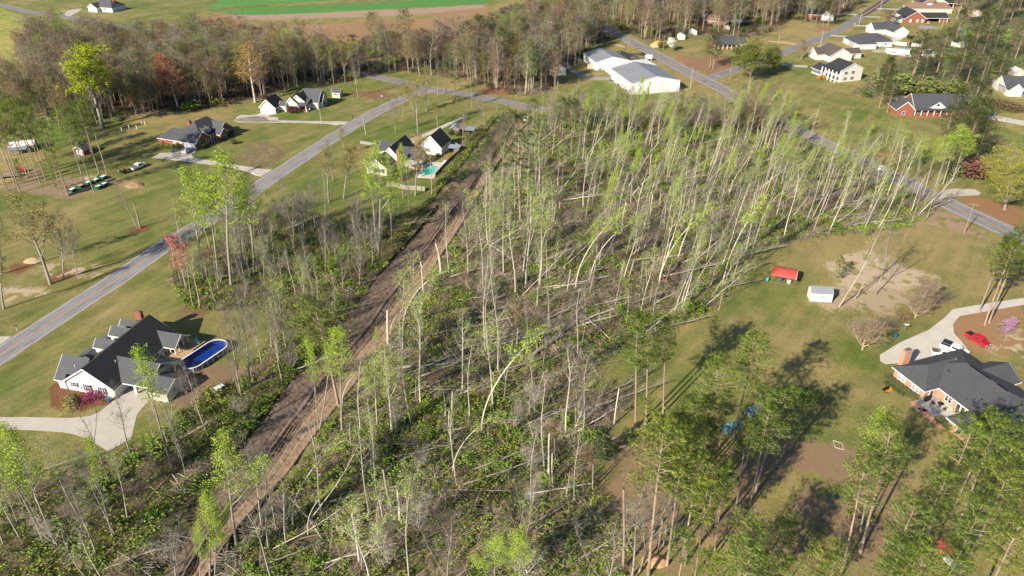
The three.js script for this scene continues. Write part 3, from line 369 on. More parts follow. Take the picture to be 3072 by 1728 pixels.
  const c0 = [-70.75, -132.0], c1 = [-66.7, -139.6], ang = Math.atan2(-(c1[1] - c0[1]), c1[0] - c0[0]), len = Math.hypot(c1[0] - c0[0], c1[1] - c0[1]);
  const pl = thing('above_ground_pool', 'oval above-ground pool with blue water and grey steel wall', 'pool'); at(pl, (c0[0] + c1[0]) / 2, (c0[1] + c1[1]) / 2, ang);
  const R = 2.55, hl = len / 2 - 1.0, oval = (r, n = 20) => { const o = []; for (let i = 0; i <= n; i++) { const t = -PI / 2 + PI * i / n; o.push([hl + r * Math.cos(t), r * Math.sin(t)]); } for (let i = 0; i <= n; i++) { const t = PI / 2 + PI * i / n; o.push([-hl + r * Math.cos(t), r * Math.sin(t)]); } return o; };
  const ring = (ro, ri, y0, y1) => { const sh = new THREE.Shape(oval(ro).map(t => new THREE.Vector2(...t))); sh.holes.push(new THREE.Path(oval(ri).map(t => new THREE.Vector2(...t)))); const g = new THREE.ExtrudeGeometry(sh, { depth: y1 - y0, bevelEnabled: false }); g.rotateX(-PI / 2); g.translate(0, y0, 0); return uvm(g); };
  part(pl, 'pool_wall', ring(R, R - .05, 0, 1.28), S(.17, .21, .26, { roughness: .6, map: rep(stainMap, .5) })); part(pl, 'top_rail', ring(R + .12, R - .16, 1.28, 1.36), M.trim);
  part(pl, 'liner', ring(R - .05, R - .09, .1, 1.27), S(.018, .085, .26, { roughness: .5 }));
  part(pl, 'pool_floor', prism(oval(R - .06), .02, .12), S(.016, .10, .30, { roughness: .6, map: rep(stainMap, 1.5) }));
  part(pl, 'pool_water', sheet(oval(R - .1), 1.08), new THREE.MeshPhysicalMaterial({ color: 0x9fd0ff, transmission: 1, thickness: 0, roughness: .04, ior: 1.33, bumpMap: rep(groundBump, .35), bumpScale: .03 }));
  for (const [x, s] of [[-3, 1], [-1.5, 1], [0, 1], [1.5, 1], [3, 1], [-3, -1], [-1.5, -1], [0, -1], [1.5, -1], [3, -1]]) if (Math.abs(x) < hl + .6) part(pl, 'upright', box(.16, 1.3, .1, x, .65, s * (R + .05)), M.trim);
  for (const t of [-.9, 0, .9]) for (const sg of [-1, 1]) { const u = part(pl, 'upright', box(.16, 1.3, .1, 0, .65, 0), M.trim); u.position.set(sg * (hl + (R + .05) * Math.cos(t)), 0, (R + .05) * Math.sin(t)); u.rotation.y = PI / 2 - t * sg; }
  const pump = thing('pool_pump', 'grey pool pump and filter tank standing beside the above-ground pool', 'pump'); at(pump, -68.6, -129.6, .4); part(pump, 'filter_tank', cyl(.28, .28, .75, 0, .1, 0, 14), M.ac); part(pump, 'motor', new THREE.CylinderGeometry(.13, .13, .5, 10).rotateZ(PI / 2).translate(.55, .25, 0), M.black); part(pump, 'base', box(1.2, .1, .7, .25, .05, 0), M.ac);
}
{ // brick ranch house with the patio (lower right)
  const h = house('brick_ranch_house', 'salmon brick ranch house with large grey hip roof and a rear patio', 'house', [82.25, -129.1], 19.6);
  const rf = M.roofM;
  gable(h, { x0: 3.6, x1: 18.2, d0: -24.5, d1: .0, e: 2.75, r: 5.9, ax: 'd', wall: M.brickP, roof: rf, ov: .45, hipA: 7.3, hipB: 7.0 });
  gable(h, { x0: 0, x1: 11, d0: -8.1, d1: -.02, e: 2.74, r: 5.05, ax: 'x', wall: M.brickP, roof: rf, ov: .45, hipA: 4.05 });
  gable(h, { x0: -2.2, x1: 12, d0: -25, d1: -16.6, e: 2.74, r: 5.2, ax: 'x', wall: M.brickP, roof: rf, ov: .45, hipA: 4.2 });
  gable(h, { x0: 12, x1: 20.6, d0: -12.5, d1: -5.5, e: 2.73, r: 4.9, ax: 'x', wall: M.brickP, roof: rf, ov: .4 });
  chimney(h, 2.4, .35, 1.9, 1.0, -.1, 6.3, M.brickP);
  for (const d of [-1.6, -5.4]) win(h, 'l', 0, d - .6, 1.5, 1.9, 1.5, { n: 2, glass: M.glassB });
  door(h, 'f', -8.1, 2.2, .95, 2.1, M.glass); win(h, 'l', 3.6, -11.1, 1.55, 1.5, 1.5, { n: 2 });
  for (const d of [-13.6, -14.7, -15.8]) { door(h, 'l', 3.6, d, .8, 2.1, M.glass); }
  win(h, 'l', -2.2, -19.2, 1.5, 1.0, 1.3); win(h, 'f', -25, 0, 1.5, 1.2, 1.3);
  part(h, 'downspout', box(.1, 2.7, .1, -.1, 1.35, 8.25), M.trim);
  part(h, 'patio', box(5.4, .26, 8.4, .95, .1, 12.35), concrete2); part(h, 'brick_edge', box(1.1, .2, 8.6, -2.3, .08, 12.4), M.brickP); part(h, 'brick_step', box(.6, .1, 7.6, -3.1, .03, 12.4), M.brickP);
  for (const [a, b] of [[[10.9, 6.02, 8], [10.9, 6.02, 13]], [[10.9, 6.02, 14.5], [10.9, 6.02, 17]]]) part(h, 'ridge_vent', bar(a, b, .4, .1), M.black);
  for (const [x, d] of [[7.2, -6.5], [6.4, -15.6]]) part(h, 'roof_vent', cyl(.13, .11, .4, x, 2.75 + (x - 3.6) * .43, -d, 8), M.black);
  // things on the patio
  const L = (x, d) => { const t = 19.6 * PI / 180; return [82.25 + x * Math.cos(t) - d * Math.sin(t), -129.1 - x * Math.sin(t) - d * Math.cos(t)]; };
  const tb = thing('patio_table', 'round black metal patio table', 'table'); at(tb, ...L(1.6, -11.2), 0, .23); part(tb, 'tabletop', cyl(.6, .6, .05, 0, .7, 0, 20), M.black); part(tb, 'pedestal', cyl(.08, .06, .7, 0, 0, 0, 8), M.black); part(tb, 'base', cyl(.3, .25, .05, 0, 0, 0, 12), M.black);
  const chair = (x, d, t, m, label) => { const c = thing('patio_chair', label, 'chair', 'metal chairs on the brick house patio'); at(c, ...L(x, d), t, .23); part(c, 'seat', box(.5, .06, .5, 0, .43, 0), m); part(c, 'backrest', box(.5, .5, .05, 0, .72, -.24), m); for (const [a, b] of [[-.22, -.22], [.22, -.22], [-.22, .22], [.22, .22]]) part(c, 'leg', box(.04, .43, .04, a, .215, b), m); };
  chair(.7, -10.3, .6, M.black, 'black metal chair pulled up beside the round patio table'); chair(1.2, -12.6, 2.6, M.black, 'black metal chair turned away from the patio table'); chair(2.7, -14.0, -1, M.rust, 'rust brown metal chair by the patio doors');
  const gr = thing('barbecue_grill', 'black covered barbecue grill at the corner of the brick patio', 'grill'); at(gr, ...L(.6, -8.9), .5, .23); part(gr, 'cabinet', box(1.3, .85, .6, 0, .43, 0), M.black); part(gr, 'lid', new THREE.CylinderGeometry(.32, .32, 1.1, 14, 1, false, 0, PI).rotateZ(PI / 2).translate(0, .85, 0), M.dark); part(gr, 'side_shelf', box(.4, .05, .5, .85, .8, 0), M.black);
  const st = thing('stone_basin', 'pale round stone planter bowl set on the brick path', 'planter'); at(st, ...L(-3.2, -10.6), 0, 0); part(st, 'bowl', cyl(.3, .5, .4, 0, 0, 0, 14), concrete2); part(st, 'soil', cyl(.42, .42, .03, 0, .39, 0, 14), M.inner);
  const fb = thing('fire_bowl', 'black fire bowl on short legs beside the pale planter', 'fire bowl'); at(fb, ...L(-2.6, -11.3), 0, .0); part(fb, 'bowl', cyl(.25, .48, .25, 0, .25, 0, 14), M.black); for (const t of [0, 2.1, 4.2]) part(fb, 'leg', cyl(.03, .03, .3, .3 * Math.cos(t), 0, .3 * Math.sin(t), 6), M.black);
}
{ // cream house with triple gables
  const h = house('cream_house', 'cream sided house with several dark gables and an attached garage', 'house', [-106.4, -310.5], -10.8);
  gable(h, { x0: 0, x1: 6.9, d0: 0, d1: 8.2, e: 2.75, r: 5.9, ax: 'd', wall: M.cream, roof: M.roofD, ov: .35, ro: .4 });
  part(h, 'garage_door', box(2.6, 2.2, .06, 1.9, 1.1, .05), M.trim); part(h, 'garage_door', box(2.6, 2.2, .06, 5, 1.1, .05), M.trim);
  gable(h, { x0: 6.9, x1: 10, d0: 3.6, d1: 7.2, e: 2.6, r: 3.9, ax: 'x', wall: M.cream, roof: M.roofG, ro: 0 });
  gable(h, { x0: 8.9, x1: 15, d0: 5.2, d1: 15, e: 2.75, r: 5.6, ax: 'd', wall: M.cream, roof: M.roofD });
  gable(h, { x0: 9.6, x1: 22, d0: 9.4, d1: 19, e: 3, r: 7.2, ax: 'x', wall: M.cream, roof: M.roofG, hipA: 4.5 });
  gable(h, { x0: 11.2, x1: 17.2, d0: 6.6, d1: 13, e: 4.1, r: 6.5, ax: 'd', wall: M.cream, roof: M.roofD, y0: 2 });
  gable(h, { x0: 18.6, x1: 23, d0: 11.4, d1: 15.8, e: 2.75, r: 5.2, ax: 'x', wall: M.cream, roof: M.roofG });
  part(h, 'roof', slab([[14.9, 2.75, -4.2], [18.9, 2.75, -4.2], [18.9, 4.3, -9.6], [14.9, 4.3, -9.6]], .15), M.roofG); part(h, 'roof', slab([[18.9, 2.75, -4.2], [20.4, 2.75, -11.6], [18.9, 4.2, -11.6], [17.2, 3.6, -7]], .15), M.roofG);
  posts(h, [[18.6, 4.6], [19.2, 6.8], [19.8, 9], [20.1, 11], [15.2, 4.6]], 2.7, .13); part(h, 'porch', box(4.6, .4, 7, 17.2, .2, -8.2), M.brick);
  win(h, 'f', 5.2, 11.6, 1.4, 1.1, 1.3, { shut: M.shut }); win(h, 'r', 6.9, 1.4, 1.5, 1, 1.4, { shut: M.shut }); win(h, 'r', 6.9, 5, 1.5, 1, 1.4, { shut: M.shut }); win(h, 'r', 23, 13.6, 1.6, 1.3, 1.7, { shut: M.shut }); win(h, 'r', 22, 17.2, 1.5, 1, 1.5, { shut: M.shut });
  const s = house('garden_shed', 'small cream garden shed with grey gable roof on the cream house lawn', 'shed', [-80.6, -332.4], -12);
  gable(s, { x0: 0, x1: 3.7, d0: 0, d1: 2.9, e: 2.4, r: 3.7, ax: 'x', wall: M.cream, roof: M.roofG, ov: .25, ro: .3 }); win(s, 'f', 0, 1.8, 1.5, .8, .8, { shut: M.wood }); win(s, 'r', 3.7, 1.4, 1.3, .9, 1.6, { glass: M.shut });
}
{ // brick house with two dormers
  const h = house('brick_dormer_house', 'red brick house with grey roof, two white dormers and a garage', 'house', [-134, -272.8], -20.9);
  gable(h, { x0: 0, x1: 17.6, d0: 0, d1: 8, e: 2.75, r: 5.6, ax: 'x', wall: M.brick, roof: M.roofM, hipA: 4 });
  gable(h, { x0: 4.6, x1: 16.6, d0: 4, d1: 18.6, e: 2.9, r: 7.3, ax: 'd', wall: M.brick, roof: M.roofM, hipA: 5, hipB: 3 });
  gable(h, { x0: 9, x1: 18.4, d0: 11.6, d1: 20, e: 2.75, r: 5.9, ax: 'x', wall: M.brick, roof: M.roofG });
  gable(h, { x0: 12, x1: 19.6, d0: 11.2, d1: 15.4, e: 2.7, r: 4.4, ax: 'x', wall: M.brick, roof: M.roofG });
  part(h, 'roof', slab([[14.5, 4.0, -7.4], [17.8, 2.8, -7.4], [17.8, 2.8, -12], [14.5, 4.0, -12]], .14), M.roofD); posts(h, [[17.6, 8.2], [17.6, 9.6], [17.6, 11]], 2.7, .12);
  for (const d of [7.9, 10.2]) { gable(h, { x0: 11.5, x1: 15.9, d0: d - .75, d1: d + .75, e: 4.6, r: 5.4, ax: 'x', wall: M.trim, roof: M.roofM, ov: .2, ro: .2, y0: 3.4, trim: null }); win(h, 'r', 15.9, d, 4.1, .7, .9); }
  win(h, 'r', 17.6, 2.6, 1.5, 1.2, 1.6, { shut: M.glassB }); win(h, 'r', 17.6, 6.2, 1.5, .9, 1.5, { shut: M.glassB }); win(h, 'r', 19.6, 13.3, 1.5, 1.2, 1.6, { shut: M.glassB }); win(h, 'r', 18.4, 17.8, 1.5, 1.2, 1.6, { shut: M.glassB });
  part(h, 'garage_door', box(5, 2.2, .06, 14.4, 1.15, .05), M.trim); win(h, 'f', 0, 7.6, 1.6, 1.3, 1.1, { glass: M.glassB }); door(h, 'f', 0, 10.6, .9, 2.05, M.trim);
  chimney(h, 6.4, 10.4, 1.5, 1.1, 0, 6.6);
}
{ // dark-roofed house with the in-ground pool, and its garage
  const h = house('pool_house', 'white house with dark steep roofs and a brick chimney beside the turquoise pool', 'house', [-47, -250.5], -17.5);
  gable(h, { x0: 0, x1: 9.2, d0: 0, d1: 13, e: 2.9, r: 7.5, ax: 'd', wall: M.siding, roof: M.roofD, hipB: 0 });
  gable(h, { x0: -4, x1: 4, d0: 8, d1: 13.5, e: 2.8, r: 5.2, ax: 'x', wall: M.siding, roof: M.roofM }); gable(h, { x0: 3, x1: 13.6, d0: 1.5, d1: 9.5, e: 2.85, r: 6.2, ax: 'x', wall: M.siding, roof: M.roofM });
  gable(h, { x0: -1, x1: 6.5, d0: -7.5, d1: 1, e: 2.9, r: 5.8, ax: 'd', wall: M.siding, roof: M.roofM });
  gable(h, { x0: -3.4, x1: -1, d0: -4, d1: 4, e: 2.4, r: 3.0, ax: 'd', wall: null, roof: M.roofG, open: true });
  part(h, 'roof', slab([[8.6, 2.85, -1.2], [12.2, 2.7, 4.5], [16.2, 2.75, -2.0], [12.4, 3.0, -5]].reverse(), .12), M.roofMetalW); posts(h, [[12.1, -3.8], [15.7, 1.8], [9, 1.2]], 2.6, .08);
  chimney(h, 8.6, -1.8, 1.0, .9, 0, 7.6); posts(h, [[-3.2, -3.6], [-3.2, -1], [-3.2, 1.6], [-3.2, 3.6]], 2.4, .1); win(h, 'f', -7.5, 2.7, 1.6, 1.1, 1.4, { shut: M.shut }); win(h, 'f', -7.5, 5.2, 1.6, 1, 1.4);
  const g = house('gabled_garage', 'white gabled garage with dark roof beside the fenced pool', 'garage', [-33.4, -263.0], -18);
  gable(g, { x0: 0, x1: 8.0, d0: 0, d1: 9.0, e: 3.2, r: 7.2, ax: 'd', wall: M.siding, roof: M.roofD, ov: .3 }); win(g, 'f', 0, 2.4, 1.6, 1, 1.2, { shut: M.shut }); win(g, 'r', 8, 5, 1.6, .8, 1); part(g, 'vent_pipe', cyl(.1, .1, 1.5, 7.3, 3.2, -5, 8), M.black);
  const bp = poly('E', [705, 605, 700, 590, 740, 548, 770, 520, 800, 508, 905, 500, 925, 520, 900, 555, 855, 605, 770, 616]);
  const deckP = poly('E', [668, 640, 870, 652, 1012, 522, 1030, 470, 800, 460, 740, 490]);
  const pd = thing('swimming_pool', 'turquoise in-ground pool set in a pale concrete deck', 'pool'); const sh = new THREE.Shape(deckP.map(p => new THREE.Vector2(p[0], -p[1]))); sh.holes.push(new THREE.Path(bp.map(p => new THREE.Vector2(p[0], -p[1])))); const dg = new THREE.ExtrudeGeometry(sh, { depth: .3, bevelEnabled: false }); dg.rotateX(-PI / 2); dg.translate(0, -.12, 0); part(pd, 'pool_deck', uvm(dg), concrete2);
  part(pd, 'pool_floor', prism(bp, .03, .05), S(.03, .50, .52, { roughness: .5, map: rep(stainMap, .4) })); part(pd, 'pool_water', sheet(bp, .12), new THREE.MeshPhysicalMaterial({ color: 0xb8fff4, transmission: 1, thickness: 0, roughness: .03, ior: 1.33 }));
  const sl = W(zp('E', 740, 625)); part(pd, 'diving_board', bar([sl[0] - .6, .5, sl[1] + .8], [sl[0] + .6, .5, sl[1] - 1.2], .6, .12), M.trim);
  for (const [x, y] of [[985, 478], [1008, 482]]) { const c = thing('lounge_chair', 'white reclining lounge chair on the turquoise pool deck', 'lounge chair', 'white loungers by the turquoise pool'); const w = W(zp('E', x, y)); at(c, w[0], w[1], -.5, .18); part(c, 'seat', box(.6, .08, 1.3, 0, .3, .3), M.trim); const b = part(c, 'backrest', box(.6, .08, .8, 0, 0, -.35), M.trim); b.position.set(0, .32, -.35); b.rotation.x = .7; for (const [a, d] of [[-.25, -.2], [.25, -.2], [-.25, .8], [.25, .8]]) part(c, 'leg', box(.05, .3, .05, a, .15, d), M.trim); }
}
function fence(name, label, pts, hgt, mat, gap = 0, step = 2.4) { const g = thing(name, label, 'fence'); for (let i = 0; i + 1 < pts.length; i++) { const a = pts[i], b = pts[i + 1], L = Math.hypot(b[0] - a[0], b[1] - a[1]), n = Math.max(1, Math.round(L / step)), t = Math.atan2(-(b[1] - a[1]), b[0] - a[0]); for (let k = 0; k < n; k++) { const f = (k + .5) / n, m = part(g, 'panel', gap ? merge([box(L / n, .06, .04, 0, hgt, 0), box(L / n, .06, .04, 0, hgt * .5, 0)]) : box(L / n - .14, hgt - .1, .05, 0, hgt / 2, 0), mat); m.position.set(a[0] + (b[0] - a[0]) * f, 0, a[1] + (b[1] - a[1]) * f); m.rotation.y = t; const p = part(g, 'post', box(.1, hgt + .1, .1, 0, hgt / 2, 0), mat); p.position.set(a[0] + (b[0] - a[0]) * k / n, 0, a[1] + (b[1] - a[1]) * k / n); } } return g; }
fence('privacy_fence', 'dark weathered wood fence along the turquoise pool yard', poly('E', [890, 645, 1050, 470, 1130, 400, 1222, 335]), 1.8, M.greyWood);
fence('privacy_fence', 'dark board fence behind the white gabled garage', poly('E', [1060, 250, 1140, 285, 1218, 325]), 1.8, M.greyWood);
fence('privacy_fence', 'pale weathered fence across the lawn below the pool house', poly('E', [310, 745, 420, 752, 525, 782, 650, 790, 775, 802]), 1.7, S(.42, .38, .32, { map: rep(barkMap, 1), roughness: .95 }));
fence('chain_fence', 'thin dark rail fence around the back lawn of the white-gabled house', poly('G', [440, 440, 760, 460, 1170, 480]), 1.2, M.wire, 1, 3); fence('chain_fence', 'thin dark rail fence dividing the back lawns by the white garage', poly('G', [420, 545, 800, 575, 1010, 600]), 1.2, M.wire, 1, 3);
fence('chain_fence', 'thin dark rail fence above the white vinyl fence', poly('G', [340, 600, 600, 640, 880, 650]), 1.2, M.wire, 1, 3);
{ const vin = S(.80, .80, .80, { roughness: .5 }); fence('vinyl_fence', 'white vinyl fence behind the small pool deck', poly('03', [1215, 445, 1390, 462]), 1.9, vin); fence('vinyl_fence', 'short white vinyl fence beyond the palm', poly('03', [1440, 468, 1545, 478]), 1.9, vin); fence('vinyl_fence', 'white vinyl fence in front of the small pool by the parked white pickup', poly('03', [1185, 520, 1420, 545, 1445, 505]), 1.9, vin); }
{ // open lean-to with a tin roof and an old shed
  const g = house('lean_to', 'small lean-to with light blue metal roof behind the gabled garage', 'shed', [-23.3, -264.2], -14); part(g, 'roof', slab([[0, 2.3, 1.6], [4.4, 2.3, 1.6], [4.4, 2.7, -1.4], [0, 2.7, -1.4]], .08), M.tin); posts(g, [[.1, -1.4], [4.3, -1.4], [.1, 1.2], [4.3, 1.2]], 2.4, .07, M.wood); part(g, 'wall', box(2, 2, 1.4, 3.2, 1, .3), M.wood);
  const o = house('old_shed', 'weathered white shed with rusty tin lean-to roof', 'shed', [-24.2, -283.8], -8); gable(o, { x0: 0, x1: 3.4, d0: 0, d1: 3.6, e: 2.3, r: 3.4, ax: 'd', wall: M.greyWood, roof: M.tin, trim: null }); part(o, 'roof', slab([[3.2, 2.4, .2], [6, 2.2, .2], [6, 2.5, -3.8], [3.2, 2.8, -3.8]], .06), M.rust); part(o, 'roof', slab([[5.9, 2.15, .6], [9.6, 2.0, .6], [9.6, 2.4, -3.2], [5.9, 2.55, -3.2]], .06), M.tin); posts(o, [[6, 0], [9.4, 0], [9.4, 3], [6, 3]], 2.1, .07, M.wood); win(o, 'f', 0, 1.7, 1.3, .6, .8); part(o, 'stored_goods', merge([box(1, .8, .9, 7, .4, -1.4), box(.7, 1.1, .6, 8.4, .55, -1.9)]), M.inner);
}
{ // metal building complex by the highway
  const u = Math.atan2(5.7, 22.5) * 180 / PI;
  const h = house('metal_building', 'large white metal building with pale grey gable roof', 'building', [54.1, -336.2], u);
  gable(h, { x0: 0, x1: 23.2, d0: 0, d1: 26.3, e: 5.1, r: 7.6, ax: 'd', wall: M.whiteMetal, roof: M.roofMetal, ov: .15, ro: .15 });
  part(h, 'corner_trim', box(.22, 5.1, .22, .02, 2.5, .02), M.trim); part(h, 'corner_trim', box(.22, 5.1, .22, 23.18, 2.5, .02), M.trim);
  for (let i = 1; i < 23; i++) part(h, 'rib', box(.05, 5.0 + (i < 11.6 ? i : 23.2 - i) * .2, .05, i, 2.45 + (i < 11.6 ? i : 23.2 - i) * .1, .03), M.whiteMetal);
  const h2 = house('metal_hall', 'white metal hall with grey gable roof beside the black parking lot', 'building', [41.9, -378.1], u);
  gable(h2, { x0: 0, x1: 17.5, d0: 0, d1: 19, e: 3.9, r: 6.1, ax: 'd', wall: M.whiteMetal, roof: M.roofMetal, ov: .15, ro: .15 }); part(h2, 'roof', slab([[0, 3.3, 14], [17, 3.3, 14], [17, 3.7, .1], [0, 3.7, .1]].map(p => [p[0] + 4, p[1], p[2]]), .15), M.roofMetalW); part(h2, 'wall', box(16, 3.2, 12, 12.4, 1.6, 7), M.whiteMetal); part(h2, 'utility_box', box(2.6, 2, 1.6, -1.4, 1, -4), M.tan);
  const h3 = house('porch_roof', 'flat white metal canopy attached between the two white metal buildings', 'canopy', [61, -371.5], u); part(h3, 'roof', slab([[1, 3.3, 0], [11.5, 3.3, 0], [10.5, 3.5, -12.5], [0, 3.5, -12.5]], .15), M.roofMetalW); posts(h3, [[1.3, .3], [11, .3], [10.2, 12], [.4, 12]], 3.2, .12); part(h3, 'wall', box(8, 3.1, 9, 5, 1.55, -7), M.whiteMetal);
  const t = house('storage_trailer', 'long white storage trailer with a tan gable roof on the gravel loop', 'trailer', [21.6, -368.2], u + 2); gable(t, { x0: 0, x1: 5.0, d0: 0, d1: 16, e: 3.1, r: 4.2, ax: 'd', wall: M.siding, roof: M.tan, ov: .15, ro: .1 }); door(t, 'l', 0, 5, 1, 2, M.blueP); win(t, 'l', 0, 10, 1.7, 1, 1); part(t, 'steps', box(1, .6, 2, -.6, .3, -5), M.wood);
  for (const [x, y] of [[785, 1160], [810, 1165], [915, 1240], [1065, 1340], [592, 952], [685, 948]]) { const w = W(zp('M', x, y)); acUnit('grey outdoor air conditioner unit on a pad along the metal building wall', ...w); }
  const s = thing('notice_board', 'white roadside sign board on two posts by the white canopy', 'sign'); const sw = W(zp('M', 1462, 790)); at(s, sw[0], sw[1], -.1); part(s, 'board', box(3.6, 2.1, .25, 0, 2.1, 0), M.trim); for (const x of [-1.5, 1.5]) part(s, 'post', box(.15, 2, .15, x, 1, 0), M.trim); part(s, 'ledge', box(3.8, .1, .4, 0, 2.3, 0), M.ac);
  for (const [x0, y0, x1, y1] of [[835, 632, 895, 660], [925, 627, 970, 648], [1145, 735, 1220, 715], [1160, 745, 1270, 735], [1220, 757, 1330, 765], [1230, 772, 1360, 785], [1180, 685, 1270, 695], [1265, 680, 1320, 700]]) { const a = W(zp('M', x0, y0)), b = W(zp('M', x1, y1)); solo('parking_line', ribbon([a, [(a[0] + b[0]) / 2, (a[1] + b[1]) / 2], b], -.18, .18, .036), paintW, 'white painted line on the black parking lot', 'marking', 'painted lines on the black parking lot', 'structure'); }
}
{ // two-storey white house and the row along the side road
  const O = [155.7, -356.3], u = Math.atan2(4.3, 12.1) * 180 / PI, h = house('two_storey_house', 'tall two-storey white house with columned porch and dark roof', 'house', O, u);
  gable(h, { x0: 0, x1: 12.6, d0: 0, d1: 10.5, e: 5.9, r: 8.6, ax: 'd', wall: M.siding, roof: M.roofD, ov: .3, ro: .3 });
  part(h, 'roof', slab([[-2.8, 5.4, -.0], [.2, 6.0, -.0], [.2, 6.0, -10.5], [-2.8, 5.4, -10.5]].reverse(), .15), M.roofD); posts(h, [[-2.5, .3], [-2.5, 3], [-2.5, 5.5], [-2.5, 8], [-2.5, 10.2]], 5.4, .2);
  for (const [x, y] of [[3, 4.2], [7, 4.2], [3, 1.5], [7, 1.5]]) win(h, 'f', 0, x, y, .9, 1.4, { shut: M.shut });
  for (const d of [1.8, 4.2, 6.6, 9]) { win(h, 'l', 0, d, 4.2, .9, 1.4, { shut: M.shut }); win(h, 'l', 0, d, 1.5, .9, 1.5, { shut: M.shut }); }
  gable(h, { x0: -1, x1: 6, d0: 10.5, d1: 19, e: 2.7, r: 4.8, ax: 'd', wall: M.siding, roof: M.roofD }); for (const d of [12, 14, 16, 18]) win(h, 'l', -1, d, 1.4, .9, 1.4, { shut: M.shut });
  const b = W(zp('N', 1060, 1130)); const h2 = house('brown_roof_house', 'white house with a patched brown roof beside the two-storey house', 'house', [b[0] - 15, b[1] - 2.5], 12);
  gable(h2, { x0: 0, x1: 13, d0: 0, d1: 13, e: 3, r: 6.6, ax: 'd', wall: M.siding, roof: M.roofB }); gable(h2, { x0: 9, x1: 21, d0: 3.5, d1: 11, e: 2.8, r: 4.6, ax: 'x', wall: M.siding, roof: M.roofB }); gable(h2, { x0: -4, x1: 6, d0: 5, d1: 13.5, e: 2.9, r: 5.4, ax: 'x', wall: M.siding, roof: M.roofB }); win(h2, 'r', 13, 1.6, 1.5, .9, 1.2, { shut: M.shut }); win(h2, 'f', 3.5, 16.5, 1.5, .9, 1.3, { shut: M.shut });
  const hip = W(zp('N', 1000, 870)), h3 = house('hip_roof_house', 'pale house with a low grey hip roof beside the white fenced pool', 'house', [hip[0], hip[1]], 6);
  gable(h3, { x0: 0, x1: 22, d0: 2, d1: 15, e: 2.9, r: 6.1, ax: 'x', wall: S(.60, .62, .66, { roughness: .6 }), roof: M.roofM, hipA: 6, hipB: 6 }); gable(h3, { x0: 0, x1: 10.5, d0: -2, d1: 9, e: 2.9, r: 5.6, ax: 'd', wall: S(.62, .64, .68, { roughness: .6 }), roof: M.roofM, hipA: 5 }); door(h3, 'f', 2, 14.6, .9, 2, M.trim); win(h3, 'f', 2, 18, 1.5, .9, 1.2);
  const w4 = W(zp('N', 1650, 665)), h4 = house('white_gable_house', 'white-gabled house with grey roof and a two-car garage door', 'house', w4, 8);
  gable(h4, { x0: 0, x1: 9.5, d0: 0, d1: 17, e: 2.9, r: 5.8, ax: 'd', wall: M.siding, roof: M.roofM }); gable(h4, { x0: -7, x1: 6, d0: 8, d1: 17, e: 2.9, r: 5.8, ax: 'x', wall: M.siding, roof: M.roofM }); part(h4, 'garage_door', box(5.4, 2.2, .06, 4.6, 1.1, .05), M.trim); posts(h4, [[-2.6, 5.6], [-5, 5.6]], 2.6, .15);
  const w5 = W(zp('N', 1850, 420)), h5 = house('brick_carport_house', 'red brick gabled house with black roof and an open carport', 'house', w5, 0);
  gable(h5, { x0: 0, x1: 13.5, d0: 0, d1: 16, e: 3, r: 7.2, ax: 'd', wall: M.brick, roof: M.roofD }); for (const x of [4, 8.3, 11.4]) win(h5, 'f', 0, x, 1.6, 1, 1.5, { glass: M.trim }); gable(h5, { x0: 9, x1: 29, d0: 3, d1: 13, e: 2.8, r: 5, ax: 'x', wall: null, open: true, roof: M.roofD }); part(h5, 'wall', box(4.5, 2.7, 9, 26.6, 1.35, -8.2), M.brick); part(h5, 'wall', box(11, 2.6, .3, 19, 1.3, -12.6), M.inner); posts(h5, [[24, 3.3], [28.8, 3.3]], 2.7, .15); part(h5, 'wall', box(5, 4.5, 7, -1.5, 2.2, -6), M.siding); posts(h5, [[-4.4, 1], [-4.4, 4]], 3, .15); part(h5, 'roof', slab([[-5, 3, -.2], [.3, 5, -.2], [.3, 5, -11], [-5, 3, -11]].reverse(), .15), M.roofD);
  const w6 = W(zp('N', 1970, 235)), h6 = house('brown_tile_house', 'low house with a wide brown tile roof behind the red brick house', 'house', w6, -2);
  gable(h6, { x0: 0, x1: 27, d0: 0, d1: 12, e: 3, r: 5.8, ax: 'x', wall: S(.6, .55, .48, { roughness: .7 }), roof: M.roofT, hipA: 3, hipB: 3 }); part(h6, 'skylight', slab([[10.5, 4.75, -2.6], [14, 4.75, -2.6], [15, 5.5, -4.2], [11.5, 5.5, -4.2]], .1), M.trim); gable(h6, { x0: 14, x1: 20, d0: 5, d1: 12, e: 4.4, r: 7, ax: 'd', wall: null, open: true, roof: M.roofT, trim: null });
  const w7 = W(zp('N', 2150, 145)), h7 = house('sage_house', 'pale sage green gabled house with dark roof and carport', 'house', w7, -2);
  gable(h7, { x0: 0, x1: 18, d0: 0, d1: 15, e: 3.2, r: 8, ax: 'd', wall: M.sage, roof: M.roofD }); gable(h7, { x0: 5.5, x1: 12, d0: -1.5, d1: 6, e: 3, r: 5.8, ax: 'd', wall: M.sage, roof: M.roofD }); gable(h7, { x0: 16, x1: 30, d0: 2, d1: 14, e: 3, r: 5, ax: 'x', wall: null, open: true, roof: M.roofD }); posts(h7, [[28.5, 2.4], [23, 2.4]], 2.9, .2); part(h7, 'wall', box(12, 2.6, .3, 23, 1.3, -13.4), M.inner);
  // far and half-hidden houses
  const w8 = W(zp('02', 2075, 490)), h8 = house('red_porch_house', 'low red brick house with grey roof and a white-columned porch', 'house', [w8[0] - 3, w8[1]], 0);
